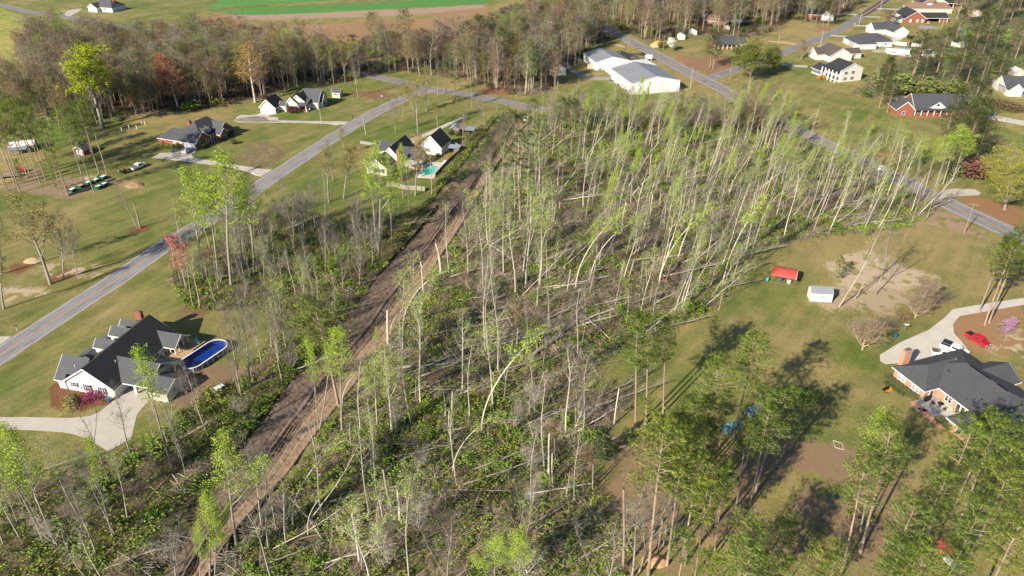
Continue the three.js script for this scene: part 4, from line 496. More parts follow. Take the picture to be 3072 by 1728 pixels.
  gable(h8, { x0: 0, x1: 14, d0: 0, d1: 11, e: 2.9, r: 5.6, ax: 'x', wall: M.brick, roof: M.roofM }); gable(h8, { x0: 12.5, x1: 18.5, d0: .3, d1: 10, e: 2.8, r: 5.2, ax: 'x', wall: M.brick, roof: M.roofM }); part(h8, 'roof', slab([[-.2, 2.6, 2], [14, 2.6, 2], [14, 3.1, -.3], [-.2, 3.1, -.3]], .12), M.roofM); posts(h8, [[.3, -1.7], [2.6, -1.7], [5, -1.7], [7.4, -1.7], [9.8, -1.7], [12.2, -1.7]], 2.6, .12); for (const x of [2, 5.5, 9]) win(h8, 'f', 0, x, 1.5, .9, 1.4); win(h8, 'f', .3, 15.5, 1.5, 1.1, 1.3, { glass: M.trim });
  const w9 = W(zp('R', 370, 580)), h9 = house('fanlight_house', 'red brick house with a white fanlight gable and porch columns', 'house', w9, -3);
  gable(h9, { x0: 1, x1: 22, d0: 1.5, d1: 13.5, e: 3.3, r: 7.6, ax: 'x', wall: M.brick, roof: M.roofM }); part(h9, 'roof', slab([[.6, 2.9, .6], [15, 2.9, .6], [15, 3.5, -1.6], [.6, 3.5, -1.6]], .14), M.roofM); posts(h9, [[.6, -.3], [3.2, -.3], [5.8, -.3], [8.4, -.3], [11, -.3], [13.6, -.3]], 2.9, .13, M.trim, 'column'); part(h9, 'porch', box(14, .8, 2.2, 7.4, .2, -.4), M.brick);
  gable(h9, { x0: 7.2, x1: 12.6, d0: 1, d1: 6, e: 4.0, r: 6.0, ax: 'd', wall: M.trim, roof: M.roofM, y0: 3.2 }); const fan = part(h9, 'fanlight', new THREE.CircleGeometry(.75, 16, 0, PI).translate(9.9, 4.35, -.93), M.glass); for (const x of [2, 4.6, 9.6]) win(h9, 'f', 1.5, x, 1.7, 1, 1.5);
  gable(h9, { x0: -7.2, x1: 0, d0: -.5, d1: 8, e: 3.2, r: 6.4, ax: 'd', wall: M.brick, roof: M.roofM }); gable(h9, { x0: -5, x1: 4, d0: 3, d1: 9.5, e: 3.1, r: 5.8, ax: 'x', wall: M.brick, roof: M.roofM }); win(h9, 'f', -.5, -4.2, 1.6, 1, 1.5); gable(h9, { x0: 17, x1: 24, d0: -2.5, d1: 7, e: 3.2, r: 6.6, ax: 'd', wall: M.brick, roof: M.roofM }); win(h9, 'f', -2.5, 20.5, 1.7, 1.4, 1.8);
  const wa = W(zp('03', 2420, 950)), ha = house('blue_door_house', 'white house with dark roof and a blue door among the pines', 'house', [wa[0] - 2, wa[1]], -4); gable(ha, { x0: 0, x1: 22, d0: 0, d1: 12, e: 3, r: 6.8, ax: 'x', wall: M.siding, roof: M.roofM }); gable(ha, { x0: 0, x1: 6, d0: -3, d1: 6, e: 3, r: 5.6, ax: 'd', wall: M.siding, roof: M.roofM }); door(ha, 'f', 0, 8, 1.2, 2.1, M.blueP); posts(ha, [[6.4, -2], [9, -2], [11.5, -2]], 2.8, .14);
  const wb = W(q(0, 0, 900, 110)), hb = house('grey_hip_house', 'grey hip-roofed house with porch beyond the far woods', 'house', [wb[0] + 2, wb[1]], -18); gable(hb, { x0: 0, x1: 17, d0: 0, d1: 12, e: 3, r: 7, ax: 'x', wall: M.siding, roof: M.roofG, hipA: 5, hipB: 5 }); gable(hb, { x0: 0, x1: 7, d0: -3, d1: 5, e: 3, r: 5.4, ax: 'd', wall: M.siding, roof: M.roofG }); win(hb, 'f', 0, 11, 1.6, 1, 1.4); chimney(hb, 14, 6, 1.2, 1, 3, 8);
  const wc = W(zp('02', 1960, 250)), hc = house('wood_cabin', 'small tan cabin with a mossy brown roof at the woods edge', 'cabin', wc, -25); gable(hc, { x0: 0, x1: 12, d0: 0, d1: 9, e: 2.8, r: 5.4, ax: 'x', wall: S(.42, .30, .16, { map: rep(barkMap, 1), roughness: .9 }), roof: M.rust }); win(hc, 'f', 0, 4, 1.5, 1, 1.2); const hcp = house('metal_carport', 'small open carport with white metal roof by the tan cabin', 'carport', [wc[0] + 14, wc[1] + 1], -20); gable(hcp, { x0: 0, x1: 7, d0: 0, d1: 6, e: 2.4, r: 3.0, ax: 'x', wall: null, open: true, roof: M.roofMetalW, trim: null }); posts(hcp, [[.2, .2], [6.8, .2], [.2, 5.8], [6.8, 5.8]], 2.4, .06, M.steel);
  for (const [x, y, l] of [[1680, 400, 'small white garden shed at the woods edge'], [1800, 355, 'pale shed with a tree shadow on its wall']]) { const w = W(q(2, 0, x, y)), s = house('garden_shed', l, 'shed', w, 8); gable(s, { x0: 0, x1: 3.6, d0: 0, d1: 4, e: 2.3, r: 3.1, ax: 'd', wall: M.siding, roof: M.roofMetalW, ov: .15, ro: .15, trim: null }); door(s, 'f', 0, 1.8, .9, 1.8, M.trim); }
  const wd = W(q(3, 0, 400, 190)), hd = house('dark_cottage', 'dark-roofed cottage hidden behind the tall pines by the side road', 'house', wd, -15); gable(hd, { x0: 0, x1: 13, d0: 0, d1: 9, e: 3, r: 5.8, ax: 'x', wall: M.brick, roof: M.roofD }); gable(hd, { x0: 8, x1: 15, d0: -3, d1: 6, e: 2.9, r: 5, ax: 'd', wall: M.siding, roof: M.roofMetalW });
  for (const [k, x, y, l, wm, rm, a] of [['G', 1260, 245, 'tan barn-roofed garden shed at the edge of the pine belt', S(.66, .48, .34, { roughness: .7 }), M.roofMetalW, 0], ['G', 1075, 510, 'small grey wooden hutch on the back lawn', M.greyWood, M.tin, 4], ['G', 1005, 690, 'white shed with a black roof by the pine belt', M.siding, M.roofD, 6], ['03', 1600, 580, 'pale blue metal shed half hidden by the pines', M.siding, M.tin, 8], ['03', 2470, 770, 'small tan brick shed behind the pines', M.tan, M.roofMetalW, 0]]) { const w = W(zp(k, x, y)), s = house('garden_shed', l, 'shed', w, a); gable(s, { x0: 0, x1: 5, d0: 0, d1: 5, e: 2.5, r: 3.6, ax: 'd', wall: wm, roof: rm, ov: .15, ro: .15, trim: null }); door(s, 'f', 0, 2.5, 1.2, 1.9, M.trim); }
  const sp = thing('small_pool', 'small rectangular blue pool on a white deck', 'pool'), spd = poly('03', [1190, 510, 1290, 480, 1440, 490, 1440, 510, 1420, 535]); part(sp, 'pool_deck', prism(spd, -.1, .1), concrete2); part(sp, 'pool_water', prism(poly('03', [1325, 485, 1400, 490, 1412, 500, 1335, 495]), .0, .13), S(.10, .36, .55, { roughness: .08 }));
}
{ // red-roofed carport and white shed on the big lawn
  const w = W(zp('H', 118, 275)), w2 = W(zp('H', 370, 322)), u = Math.atan2(-(w2[1] - w[1]), w2[0] - w[0]), L = Math.hypot(w2[0] - w[0], w2[1] - w[1]);
  const h = thing('red_carport', 'open carport with a curved red metal roof and grey posts', 'carport'); at(h, w[0], w[1], u);
  const prof = []; const Wd = 5.6; for (let i = 0; i <= 10; i++) { const t = i / 10; prof.push([t * Wd, 2.0 + 1.0 * Math.sin(PI * Math.min(1, Math.max(0, t))) ** .7]); }
  const sh = new THREE.Shape([...prof.map(p => new THREE.Vector2(p[0], p[1])), ...prof.slice().reverse().map(p => new THREE.Vector2(p[0], p[1] - .06))]); const g = new THREE.ExtrudeGeometry(sh, { depth: L + .4, bevelEnabled: false }); g.rotateY(PI / 2); g.translate(-.2, 0, .1); part(h, 'roof', uvm(g), M.red);
  for (const x of [.1, L * .33, L * .66, L]) { part(h, 'post', cyl(.05, .05, 2.1, x, 0, 0, 8), M.steel); part(h, 'post', cyl(.05, .05, 2.1, x, 0, -Wd + .2, 8), M.steel); } part(h, 'base_rail', box(L, .06, .06, L / 2, .05, 0), M.steel); part(h, 'edge_trim', (() => { const e = new THREE.ExtrudeGeometry(new THREE.Shape([...prof.map(p => new THREE.Vector2(p[0], p[1] + .04)), ...prof.slice().reverse().map(p => new THREE.Vector2(p[0], p[1] - .12))]), { depth: .06, bevelEnabled: false }); e.rotateY(PI / 2); e.translate(L + .2, 0, .1); return uvm(e); })(), M.trim);
  const P3 = (x, d) => [w[0] + x * Math.cos(u) - d * Math.sin(u), w[1] - x * Math.sin(u) - d * Math.cos(u)];
  const stuffs = [['storage_tub', 'blue plastic storage tub under the red carport', M.blueP, 2.4, 1.6, .7, .9], ['storage_tub', 'pale plastic storage tub stored under the red carport', M.trim, 4.4, 1.2, .9, .7], ['cardboard_crate', 'brown crate stacked at the back of the red carport', M.wood, 3.4, 3.6, 1.2, 1.0], ['tarp_bundle', 'dark wrapped bundle stored deep in the red carport', M.inner, 5.4, 3.4, 1.4, 1.2]];
  for (const [n, l, m, x, d, s, hh] of stuffs) { const o = thing(n, l, 'container'); at(o, ...P3(x, d), u + .3); part(o, 'body', new THREE.CylinderGeometry(s * .55, s * .48, hh, 12).translate(0, hh / 2, 0), m); part(o, 'lid', new THREE.CylinderGeometry(s * .58, s * .58, .07, 12).translate(0, hh + .03, 0), m); }
  const bn = thing('barrel', 'turquoise plastic barrel beside the red carport', 'barrel'); at(bn, ...W(zp('H', 78, 266))); part(bn, 'body', new THREE.LatheGeometry([[0, 0], [.3, 0], [.35, .3], [.36, .5], [.35, .7], [.3, 1], [0, 1]].map(p => new THREE.Vector2(...p)), 16), M.teal); part(bn, 'lid', cyl(.28, .28, .04, 0, 1, 0, 14), M.teal);
  const s0 = W(zp('H', 545, 495)), s1 = W(zp('H', 760, 515)), a = Math.atan2(-(s1[1] - s0[1]), s1[0] - s0[0]) * 180 / PI + 4, sd = house('white_shed', 'small white barn shed with pale metal roof on the big lawn', 'shed', s0, a);
  gable(sd, { x0: 0, x1: 5.2, d0: 0, d1: 3.4, e: 2.6, r: 3.7, ax: 'x', wall: M.siding, roof: M.roofMetal, ov: .12, ro: .12, trim: null }); win(sd, 'f', 0, 3.0, 1.6, .55, .5); door(sd, 'r', 5.2, 1.6, 1.2, 1.9, M.inner); part(sd, 'skirting', box(5.3, .4, .08, 2.6, .1, .12), M.greyWood);
}
// ---------------------------------------------------------------- vehicles and small things
const carPaint = (r, g, b) => new THREE.MeshPhysicalMaterial({ color: new THREE.Color().setRGB(r, g, b), roughness: .35, clearcoat: .8, clearcoatRoughness: .1 });
const PNT = { white: carPaint(.78, .79, .80), red: carPaint(.50, .008, .02), silver: carPaint(.42, .45, .50), teal: carPaint(.10, .28, .33), blue: carPaint(.02, .08, .35), dark: carPaint(.03, .03, .035), tan: carPaint(.45, .36, .2) };
const tyre = S(.018, .018, .02, { roughness: .9 }), rim = S(.5, .5, .52, { roughness: .3, metalness: .8 }), lampM = S(.8, .8, .78, { roughness: .15 }), tailM = S(.35, .01, .01, { roughness: .3 });
function ext(prof, w, x0 = 0) { const sh = new THREE.Shape(prof.map(p => new THREE.Vector2(p[0], p[1]))); const g = new THREE.ExtrudeGeometry(sh, { depth: w - .16, bevelEnabled: true, bevelThickness: .08, bevelSize: .06, bevelSegments: 2 }); g.translate(0, 0, -w / 2 + .08); return g; }
function wheels(c, xs, w, r) { for (const x of xs) for (const s of [-1, 1]) { const t = part(c, 'wheel', new THREE.CylinderGeometry(r, r, .26, 18).rotateX(PI / 2), tyre); t.position.set(x, r, s * (w / 2 - .1)); part(t, 'rim', new THREE.CylinderGeometry(r * .6, r * .6, .28, 14).rotateX(PI / 2), rim); } }
// vehicles face +x, length L, origin in the middle on the ground
function pickup(label, pt, o = {}) {
  const c = thing('pickup_truck', label, 'pickup truck'), L = o.L || 5.7, w = 1.95, h = L / 2;
  part(c, 'body', ext([[-h, .5], [h - .05, .5], [h, .75], [h - .06, 1.08], [h - 1.35, 1.2], [-h, 1.2]], w), pt);
  const cx0 = h - 3.65 + (o.short ? .5 : 0), cx1 = h - 1.35;
  part(c, 'cab', ext([[cx0, 1.15], [cx1 + .12, 1.15], [cx1 - .62, 1.82], [cx0 + .32, 1.84], [cx0 + .05, 1.78]], w - .14), pt);
  part(c, 'windshield', slab([[cx1 + .1, 1.24, .74], [cx1 + .1, 1.24, -.74], [cx1 - .54, 1.78, -.66], [cx1 - .54, 1.78, .66]], .03), M.glass);
  part(c, 'rear_window', box(.03, .4, 1.3, cx0 - .06, 1.52, 0), M.glass);
  for (const s of [-1, 1]) { const z = s * (w / 2 - .055); part(c, 'side_window', slab(s > 0 ? [[cx0 + .25, 1.26, z], [cx1 - .15, 1.26, z], [cx1 - .6, 1.74, z], [cx0 + .3, 1.74, z]] : [[cx0 + .3, 1.74, z], [cx1 - .6, 1.74, z], [cx1 - .15, 1.26, z], [cx0 + .25, 1.26, z]], .03), M.glass); part(c, 'headlight', box(.08, .2, .42, h + .03, .9, s * .68), lampM); part(c, 'tail_light', box(.08, .38, .18, -h - .05, .95, s * .82), tailM); part(c, 'mirror', box(.12, .16, .2, cx1 - .15, 1.28, s * (w / 2 + .1)), M.black); }
  part(c, 'bumper', box(.14, .22, 1.85, h + .08, .58, 0), o.bump || M.steel); part(c, 'bumper', box(.14, .2, 1.8, -h - .09, .58, 0), o.bump || M.steel); part(c, 'grille', box(.06, .22, .8, h + .05, .88, 0), M.ac);
  const bx0 = -h + .12, bx1 = cx0 - .12; if (o.cover) part(c, 'bed_cover', box(bx1 - bx0, .05, w - .2, (bx0 + bx1) / 2, 1.29, 0), M.dark); else if (o.cap) { part(c, 'camper_shell', ext([[bx0 - .05, 1.2], [bx1 + .1, 1.2], [bx1 + .05, 1.86], [bx0 + .15, 1.86]], w - .06), o.cap); for (const s of [-1, 1]) part(c, 'shell_window', box((bx1 - bx0) * .75, .34, .03, (bx0 + bx1) / 2, 1.55, s * (w / 2 + .03)), M.glass); } else part(c, 'bed', box(bx1 - bx0 - .1, .04, w - .3, (bx0 + bx1) / 2, 1.285, 0), M.inner);
  wheels(c, [-h + 1.15, h - .95], w, o.r || .4); return c;
}
function sedan(label, pt, suv) {
  const c = thing(suv ? 'sport_utility_vehicle' : 'sedan', label, 'car'), h = suv ? 2.3 : 2.4, w = 1.84, up = suv ? .35 : 0;
  part(c, 'body', ext([[-h, .38 + up * .3], [h - .1, .38 + up * .3], [h, .62 + up * .5], [h - .12, .8 + up], [h - 1.2, .93 + up], [-h + .12, .98 + up], [-h, .8 + up]], w), pt);
  const b = .92 + up, t = suv ? 1.75 : 1.4, xr = suv ? -h + .12 : -h + .75; part(c, 'cabin', ext([[xr, b], [h - 1.1, b], [h - 1.9, t - .05], [h - 2.3, t], [xr + (suv ? .35 : .85), t - .03]], w - .22), pt);
  part(c, 'windshield', slab([[h - 1.06, b + .1, .7], [h - 1.06, b + .1, -.7], [h - 1.78, t - .06, -.6], [h - 1.78, t - .06, .6]], .04), M.glass); part(c, 'rear_window', slab([[xr - .03, b + .1, -.65], [xr - .03, b + .1, .65], [xr + (suv ? .28 : .72), t - .04, .55], [xr + (suv ? .28 : .72), t - .04, -.55]], .04), M.glass);
  for (const s of [-1, 1]) { const z = s * (w / 2 - .075), q4 = [[xr + .5, b + .1, z], [h - 1.35, b + .1, z], [h - 1.95, t - .09, z], [xr + .8, t - .09, z]]; part(c, 'side_window', slab(s > 0 ? q4 : q4.reverse(), .03), M.glass); part(c, 'headlight', box(.08, .15, .4, h + .02, .68 + up * .6, s * .64), lampM); part(c, 'tail_light', box(.08, .16, .36, -h - .04, .82 + up, s * .66), tailM); }
  part(c, 'bumper', box(.1, .2, 1.7, h + .05, .46 + up * .3, 0), pt); part(c, 'bumper', box(.1, .2, 1.7, -h - .05, .48 + up * .3, 0), pt); wheels(c, [-h + .85, h - .85], w, suv ? .37 : .33); return c;
}
// set a vehicle so that it reaches from photo pixel a (rear wheel) to b (front wheel) on the ground; side shift s
function park(c, k, a, b, off = 0) { const A = W(zp(k, ...a)), B = W(zp(k, ...b)), t = Math.atan2(-(B[1] - A[1]), B[0] - A[0]), mx = (A[0] + B[0]) / 2, mz = (A[1] + B[1]) / 2; return at(c, mx - Math.sin(t) * off, mz - Math.cos(t) * off, t); }
ZM.T1 = [2850, 960, .06211]; ZM.T2 = [360, 470, .06211]; ZM.T3 = [2640, 130, .1099]; ZM.T4 = [2920, 310, .105];
park(pickup('red pickup truck with a black bed cover parked on dry grass', PNT.red, { cover: 1, L: 5.5 }), 'T1', [830, 925], [1470, 1300], .9);
park(pickup('white crew-cab pickup hitched to a small trailer on the pine lawn', PNT.white, { L: 5.9 }), 'T2', [820, 660], [1165, 500], .9);
park(pickup('white pickup with loaded bed parked behind the brick ranch house', PNT.white, { L: 5.4 }), 'B', [488, 150], [630, 172], .9);
park(pickup('white pickup with a black camper shell beside the brick ranch house', PNT.white, { L: 5.8, cap: PNT.dark }), 'B', [575, 95], [690, 140], .9);
park(pickup('white pickup parked beside the white vinyl fence', PNT.white, { L: 5.6, cap: PNT.white }), 'T3', [245, 320], [437, 342], .9);
park(pickup('teal pickup parked behind the silver sedan', PNT.teal, { L: 5.4 }), 'T4', [560, 345], [238, 325], -.9);
park(sedan('silver sedan parked on the concrete drive', PNT.silver), 'T4', [645, 450], [400, 412], -.8);
park(sedan('white sport utility vehicle in front of the brick house garage', PNT.white, true), 'D', [575, 572], [655, 525], .8);
park(sedan('white car driving on the highway seen between the trunks', PNT.white, true), '13', [1180, 290], [1060, 240], .0);
park(pickup('white work truck parked at the far end of the dirt track', PNT.white, { L: 5.6 }), '02', [135, 1228], [160, 1190], 0);
park(sedan('tan sedan inside the brick house carport', PNT.tan), 'G', [605, 330], [600, 352], 0);
park(sedan('dark small car standing on the lawn near the black-roofed shed', PNT.dark), 'G', [800, 690], [860, 690], .5);
{ // utility trailer with a small tractor
  const a = W(zp('T2', 120, 830)), b = W(zp('T2', 560, 690)), t = Math.atan2(-(b[1] - a[1]), b[0] - a[0]); const tr = thing('utility_trailer', 'small black utility trailer hitched behind the white pickup', 'trailer'); at(tr, (a[0] + b[0]) / 2, (a[1] + b[1]) / 2, t); part(tr, 'trailer_bed', box(4.2, .08, 1.8, 0, .55, 0), M.wood); part(tr, 'side_rail', merge([box(4.2, .05, .05, 0, .9, .88), box(4.2, .05, .05, 0, .9, -.88), box(.05, .05, 1.8, 2.1, .9, 0), ...[-2, -1, 0, 1, 2].flatMap(x => [box(.05, .4, .05, x, .72, .88), box(.05, .4, .05, x, .72, -.88)])]), M.black); part(tr, 'hitch', box(1.3, .08, .08, 2.7, .5, 0), M.black); part(tr, 'ramp_gate', box(.06, 1.2, 1.7, -2.1, 1.1, 0), M.black); wheels(tr, [-.3], 1.95, .32);
  const m = thing('lawn_tractor', 'small tan lawn tractor loaded on the utility trailer', 'tractor'); at(m, (a[0] + b[0]) / 2, (a[1] + b[1]) / 2, t, .59); part(m, 'hood', ext([[.1, .4], [1.0, .4], [1.0, .8], [.1, .95]], .6), carPaint(.55, .30, .12)); part(m, 'seat', box(.5, .5, .5, -.45, .7, 0), M.black); part(m, 'mower_deck', box(1, .15, 1.1, .1, .25, 0), M.yellow); wheels(m, [-.5, .75], 1.0, .26);
  const p = thing('person', 'person in a bright green shirt standing at the trailer gate', 'person'); at(p, a[0] - .9, a[1] + .2, .6);
  personMesh(p);
  // golf cart
  const g0 = W(zp('A', 1290, 672)), gc = thing('golf_cart', 'white-roofed blue golf cart parked on the bare yard', 'golf cart'); at(gc, g0[0] + .9, g0[1] - .8, .9); part(gc, 'body', ext([[-1.15, .35], [1.15, .35], [1.1, .8], [.5, .75], [.35, .45], [-.3, .45], [-.35, .75], [-1.1, .8]], 1.15), PNT.blue); part(gc, 'seat', box(.5, .15, 1.05, -.4, .82, 0), M.trim); part(gc, 'seat_back', box(.12, .5, 1.05, -.7, 1.1, 0), M.trim); part(gc, 'roof', new THREE.BoxGeometry(1.9, .08, 1.2).translate(-.05, 1.88, 0), PNT.white); for (const [x, z] of [[.8, .5], [.8, -.5], [-.85, .5], [-.85, -.5]]) part(gc, 'roof_post', box(.05, 1.1, .05, x, 1.32, z), M.black); part(gc, 'windshield', box(.03, .8, 1.0, .82, 1.35, 0), M.glassB); wheels(gc, [-.8, .8], 1.2, .24);
  // zero-turn mower
  const zw0 = W(zp('B', 60, 445)), zm = thing('riding_mower', 'yellow riding mower draped with a black cover near the hedge', 'mower'); at(zm, zw0[0], zw0[1], .4); part(zm, 'mower_deck', ext([[-.1, .15], [1.2, .15], [1.2, .38], [-.1, .4]], 1.3), M.yellow); part(zm, 'engine', box(.7, .5, .8, -.7, .6, 0), M.black); part(zm, 'seat', box(.5, .6, .5, -.2, .8, 0), M.black); part(zm, 'fender', merge([box(.7, .3, .25, -.5, .55, .5), box(.7, .3, .25, -.5, .55, -.5)]), M.yellow); wheels(zm, [-.6, .95], 1.2, .27);
}
function personMesh(p) { // one continuous body by a smooth union of capsules
  const J = [[0, 1.62, 0, 0, 1.70, .01, .105, .10], [0, 1.42, 0, 0, 1.56, 0, .06, .055], [0, .98, 0, 0, 1.38, 0, .15, .17], [-.18, 1.40, 0, -.25, 1.12, .03, .06, .05], [-.25, 1.12, .03, -.22, .90, .14, .045, .04], [.18, 1.40, 0, .26, 1.12, .05, .06, .05], [.26, 1.12, .05, .2, 1.05, .28, .045, .04], [-.09, .96, 0, -.11, .52, .03, .09, .065], [-.11, .52, .03, -.12, .08, 0, .06, .045], [.09, .96, 0, .12, .52, .05, .09, .065], [.12, .52, .05, .14, .08, 0, .06, .045], [-.12, .05, 0, -.13, .04, .16, .05, .045], [.14, .05, 0, .15, .04, .16, .05, .045], ...[0, 1, 2, 3].map(i => [-.235 + i * .018, .88, .15, -.235 + i * .018, .80 + .01 * Math.abs(i - 1.5), .17, .012, .01]), [-.20, .88, .15, -.17, .84, .19, .012, .01], ...[0, 1, 2, 3].map(i => [.175 + i * .018, 1.04, .29, .175 + i * .018, 1.02, .37, .012, .01]), [.17, 1.05, .28, .14, 1.07, .32, .012, .01]];
  const sd = (x, y, z, c) => { const [ax, ay, az, bx, by, bz, r0, r1] = c, dx = bx - ax, dy = by - ay, dz = bz - az; let t = ((x - ax) * dx + (y - ay) * dy + (z - az) * dz) / (dx * dx + dy * dy + dz * dz); t = Math.min(1, Math.max(0, t)); return Math.hypot(x - ax - t * dx, y - ay - t * dy, z - az - t * dz) - (r0 + (r1 - r0) * t); };
  // lathe-like skin: sample each capsule as a tapered tube with round ends; overlapping pieces share one geometry
  const gs = J.map(c => { const A = new THREE.Vector3(c[0], c[1], c[2]), B = new THREE.Vector3(c[3], c[4], c[5]), l = A.distanceTo(B), pts = []; for (let i = 0; i <= 5; i++) { const t = -PI / 2 + i / 5 * PI / 2; pts.push(new THREE.Vector2(Math.max(.0005, c[6] * Math.cos(t)), c[6] * Math.sin(t))); } for (let i = 0; i <= 5; i++) { const t = i / 5 * PI / 2; pts.push(new THREE.Vector2(Math.max(.0005, c[7] * Math.cos(t)), l + c[7] * Math.sin(t))); } const g = new THREE.LatheGeometry(pts, 10), o = new THREE.Object3D(); o.position.copy(A); o.quaternion.setFromUnitVectors(new THREE.Vector3(0, 1, 0), B.clone().sub(A).normalize()); o.updateMatrix(); g.applyMatrix4(o.matrix); return g; });
  let g = merge(gs); const ps = g.attributes.position, col = []; for (let i = 0; i < ps.count; i++) { const y = ps.getY(i), x = Math.abs(ps.getX(i)); const c = y > 1.72 ? [.06, .04, .03] : y > 1.46 || (x > .16 && y < 1.14 && y > .78) ? [.5, .32, .23] : y > .95 ? [.25, .62, .08] : y > .1 ? [.05, .06, .1] : [.03, .03, .03]; col.push(...c); } g.setAttribute('color', new THREE.Float32BufferAttribute(col, 3));
  part(p, 'body', g, S(1, 1, 1, { vertexColors: true, roughness: .8 })); part(p, 'hair', new THREE.SphereGeometry(.11, 12, 8, 0, 2 * PI, 0, PI * .55).translate(0, 1.69, -.012), S(.05, .035, .025));
}
{ // bee-box like row of green trays
  const spots = [[720, 478], [805, 440], [880, 408], [955, 382], [1030, 350], [985, 448], [1042, 420]];
  spots.forEach(([x, y], i) => { const w = W(q(0, 1, x, y)), b = thing('green_bin', 'dark green steel bin with a half-open white lid, in a row under the pines', 'bin', 'green bins in a row under the pines'); at(b, w[0], w[1], -.35); b.scale.setScalar(.82); part(b, 'body', ext([[-1.5, .1], [1.5, .1], [1.7, 1.2], [-1.7, 1.2]], 1.9), S(.008, .085, .05, { roughness: .6 })); part(b, 'rim', merge([box(3.5, .08, .08, 0, 1.3, .95), box(3.5, .08, .08, 0, 1.3, -.95), box(.08, .08, 1.9, 1.72, 1.3, 0), box(.08, .08, 1.9, -1.72, 1.3, 0)]), S(.01, .1, .06)); part(b, 'lid', box(1.7, .05, 1.8, .8, 1.38, 0), i == 1 ? M.deck : M.trim); part(b, 'contents', box(1.6, .1, 1.7, -.85, 1.24, 0), i % 2 ? M.wood : M.inner); });
  // signs and mailboxes
  const sg = W(q(0, 1, 1828, 1010)), s = thing('warning_sign', 'orange diamond road work sign on a post beside the road', 'sign'); at(s, sg[0], sg[1], -.75); part(s, 'panel', box(1.0, 1.0, .03, 0, 0, 0).rotateZ(PI / 4).translate(0, 2.2, 0), S(.75, .26, .01, { roughness: .5 })); part(s, 'symbol', merge([box(.34, .26, .02, 0, 2.15, .03), box(.14, .3, .02, .06, 2.4, .03)]), M.black); part(s, 'post', box(.07, 1.7, .05, 0, .8, -.03), M.steel);
  const s2w = W(q(2, 0, 972, 255)), s2 = thing('warning_sign', 'orange diamond sign at the edge of the back woods by the highway', 'sign'); at(s2, s2w[0], s2w[1], .3); part(s2, 'panel', box(1.1, 1.1, .03).rotateZ(PI / 4).translate(0, 2, 0), S(.75, .26, .01, { roughness: .5 })); part(s2, 'post', box(.08, 1.6, .05, 0, .7, -.03), M.steel);
  const mb = (p, l, m, t) => { const w = W(p), o = thing('mailbox', l, 'mailbox'); at(o, w[0], w[1], t); part(o, 'post', box(.16, 1.15, .16, 0, .55, 0), m); part(o, 'box', new THREE.CylinderGeometry(.14, .14, .6, 12).rotateZ(PI / 2).translate(.1, 1.28, 0), m == M.trim ? M.dark : m); part(o, 'flag', box(.05, .2, .02, .2, 1.45, .15), M.red); };
  mb(q(0, 2, 172, 428), 'white post mailbox by the concrete drive apron', M.trim, .6); mb(q(1, 0, 972, 1195), 'dark green mailbox beside the road across from the utility pole', M.dark, .7); mb(q(1, 1, 160, 235), 'small mailbox on a brick base by the driveway of the brick dormer house', M.greyWood, .6); mb(q(3, 0, 873, 155), 'white mailbox beside the side road', M.trim, .4); mb(q(3, 0, 872, 245), 'white mailbox near the utility pole on the side road', M.trim, .4);
  const gs = W(q(1, 0, 1270, 1025)), g = thing('street_sign', 'green and white street sign on a thin post at the lawn edge', 'sign'); at(g, gs[0], gs[1], .5); part(g, 'panel', box(.9, .7, .03, 0, 2.6, 0), S(.62, .68, .64, { roughness: .5 })); part(g, 'post', cyl(.04, .04, 2.5, 0, 0, 0, 6), M.steel);
  const rs = W(q(2, 0, 1240, 500)), r = thing('road_sign', 'grey-backed road sign beside the highway by the parking lot', 'sign'); at(r, rs[0], rs[1], 2.4); part(r, 'panel', box(.9, 1.2, .03, 0, 2.4, 0), M.ac); part(r, 'post', cyl(.05, .05, 2.6, 0, 0, 0, 6), M.steel);
  // wheelie bins
  const bin = (p, l, t) => { const w = W(p), o = thing('wheeled_bin', l, 'bin'); at(o, w[0], w[1], t); const bg = new THREE.CylinderGeometry(.42, .34, 1.0, 4).rotateY(PI / 4).translate(0, .55, 0); part(o, 'body', bg, M.blueP); part(o, 'lid', box(.64, .06, .7, 0, 1.08, 0), M.blueP); for (const z of [-.25, .25]) part(o, 'wheel', new THREE.CylinderGeometry(.12, .12, .06, 10).rotateX(PI / 2).translate(-.3, .12, z), tyre); };
  bin(zp('A', 462, 715), 'blue wheeled bin at the corner of the white house', .3); bin(zp('D', 352, 552), 'blue wheeled bin beside the brick house driveway', .2); bin(q(3, 2, 1280, 500), 'blue wheeled bin standing by the bare shrubs near the pad', .2);
  // white loungers by the deck, chair
  const lg = (p, h, l, m, t) => { const w = W(p, h), c = thing('lounge_chair', l, 'lounge chair'); at(c, w[0], w[1], t, h); part(c, 'seat', box(.6, .06, 1.2, 0, .3, .3), m); const b = part(c, 'backrest', box(.6, .06, .8, 0, 0, 0), m); b.position.set(0, .5, -.55); b.rotation.x = .75; for (const [a, d] of [[-.25, -.3], [.25, -.3], [-.25, .8], [.25, .8]]) part(c, 'leg', box(.05, .3, .05, a, .15, d), m); };
  lg(zp('A', 1150, 255), .68, 'light blue lounge chair on the corner of the pool deck', S(.25, .55, .75, { roughness: .5 }), .6); lg(zp('A', 965, 430), .68, 'pale blue lounge chair lying by the pool end', S(.5, .66, .76, { roughness: .5 }), 1.5);
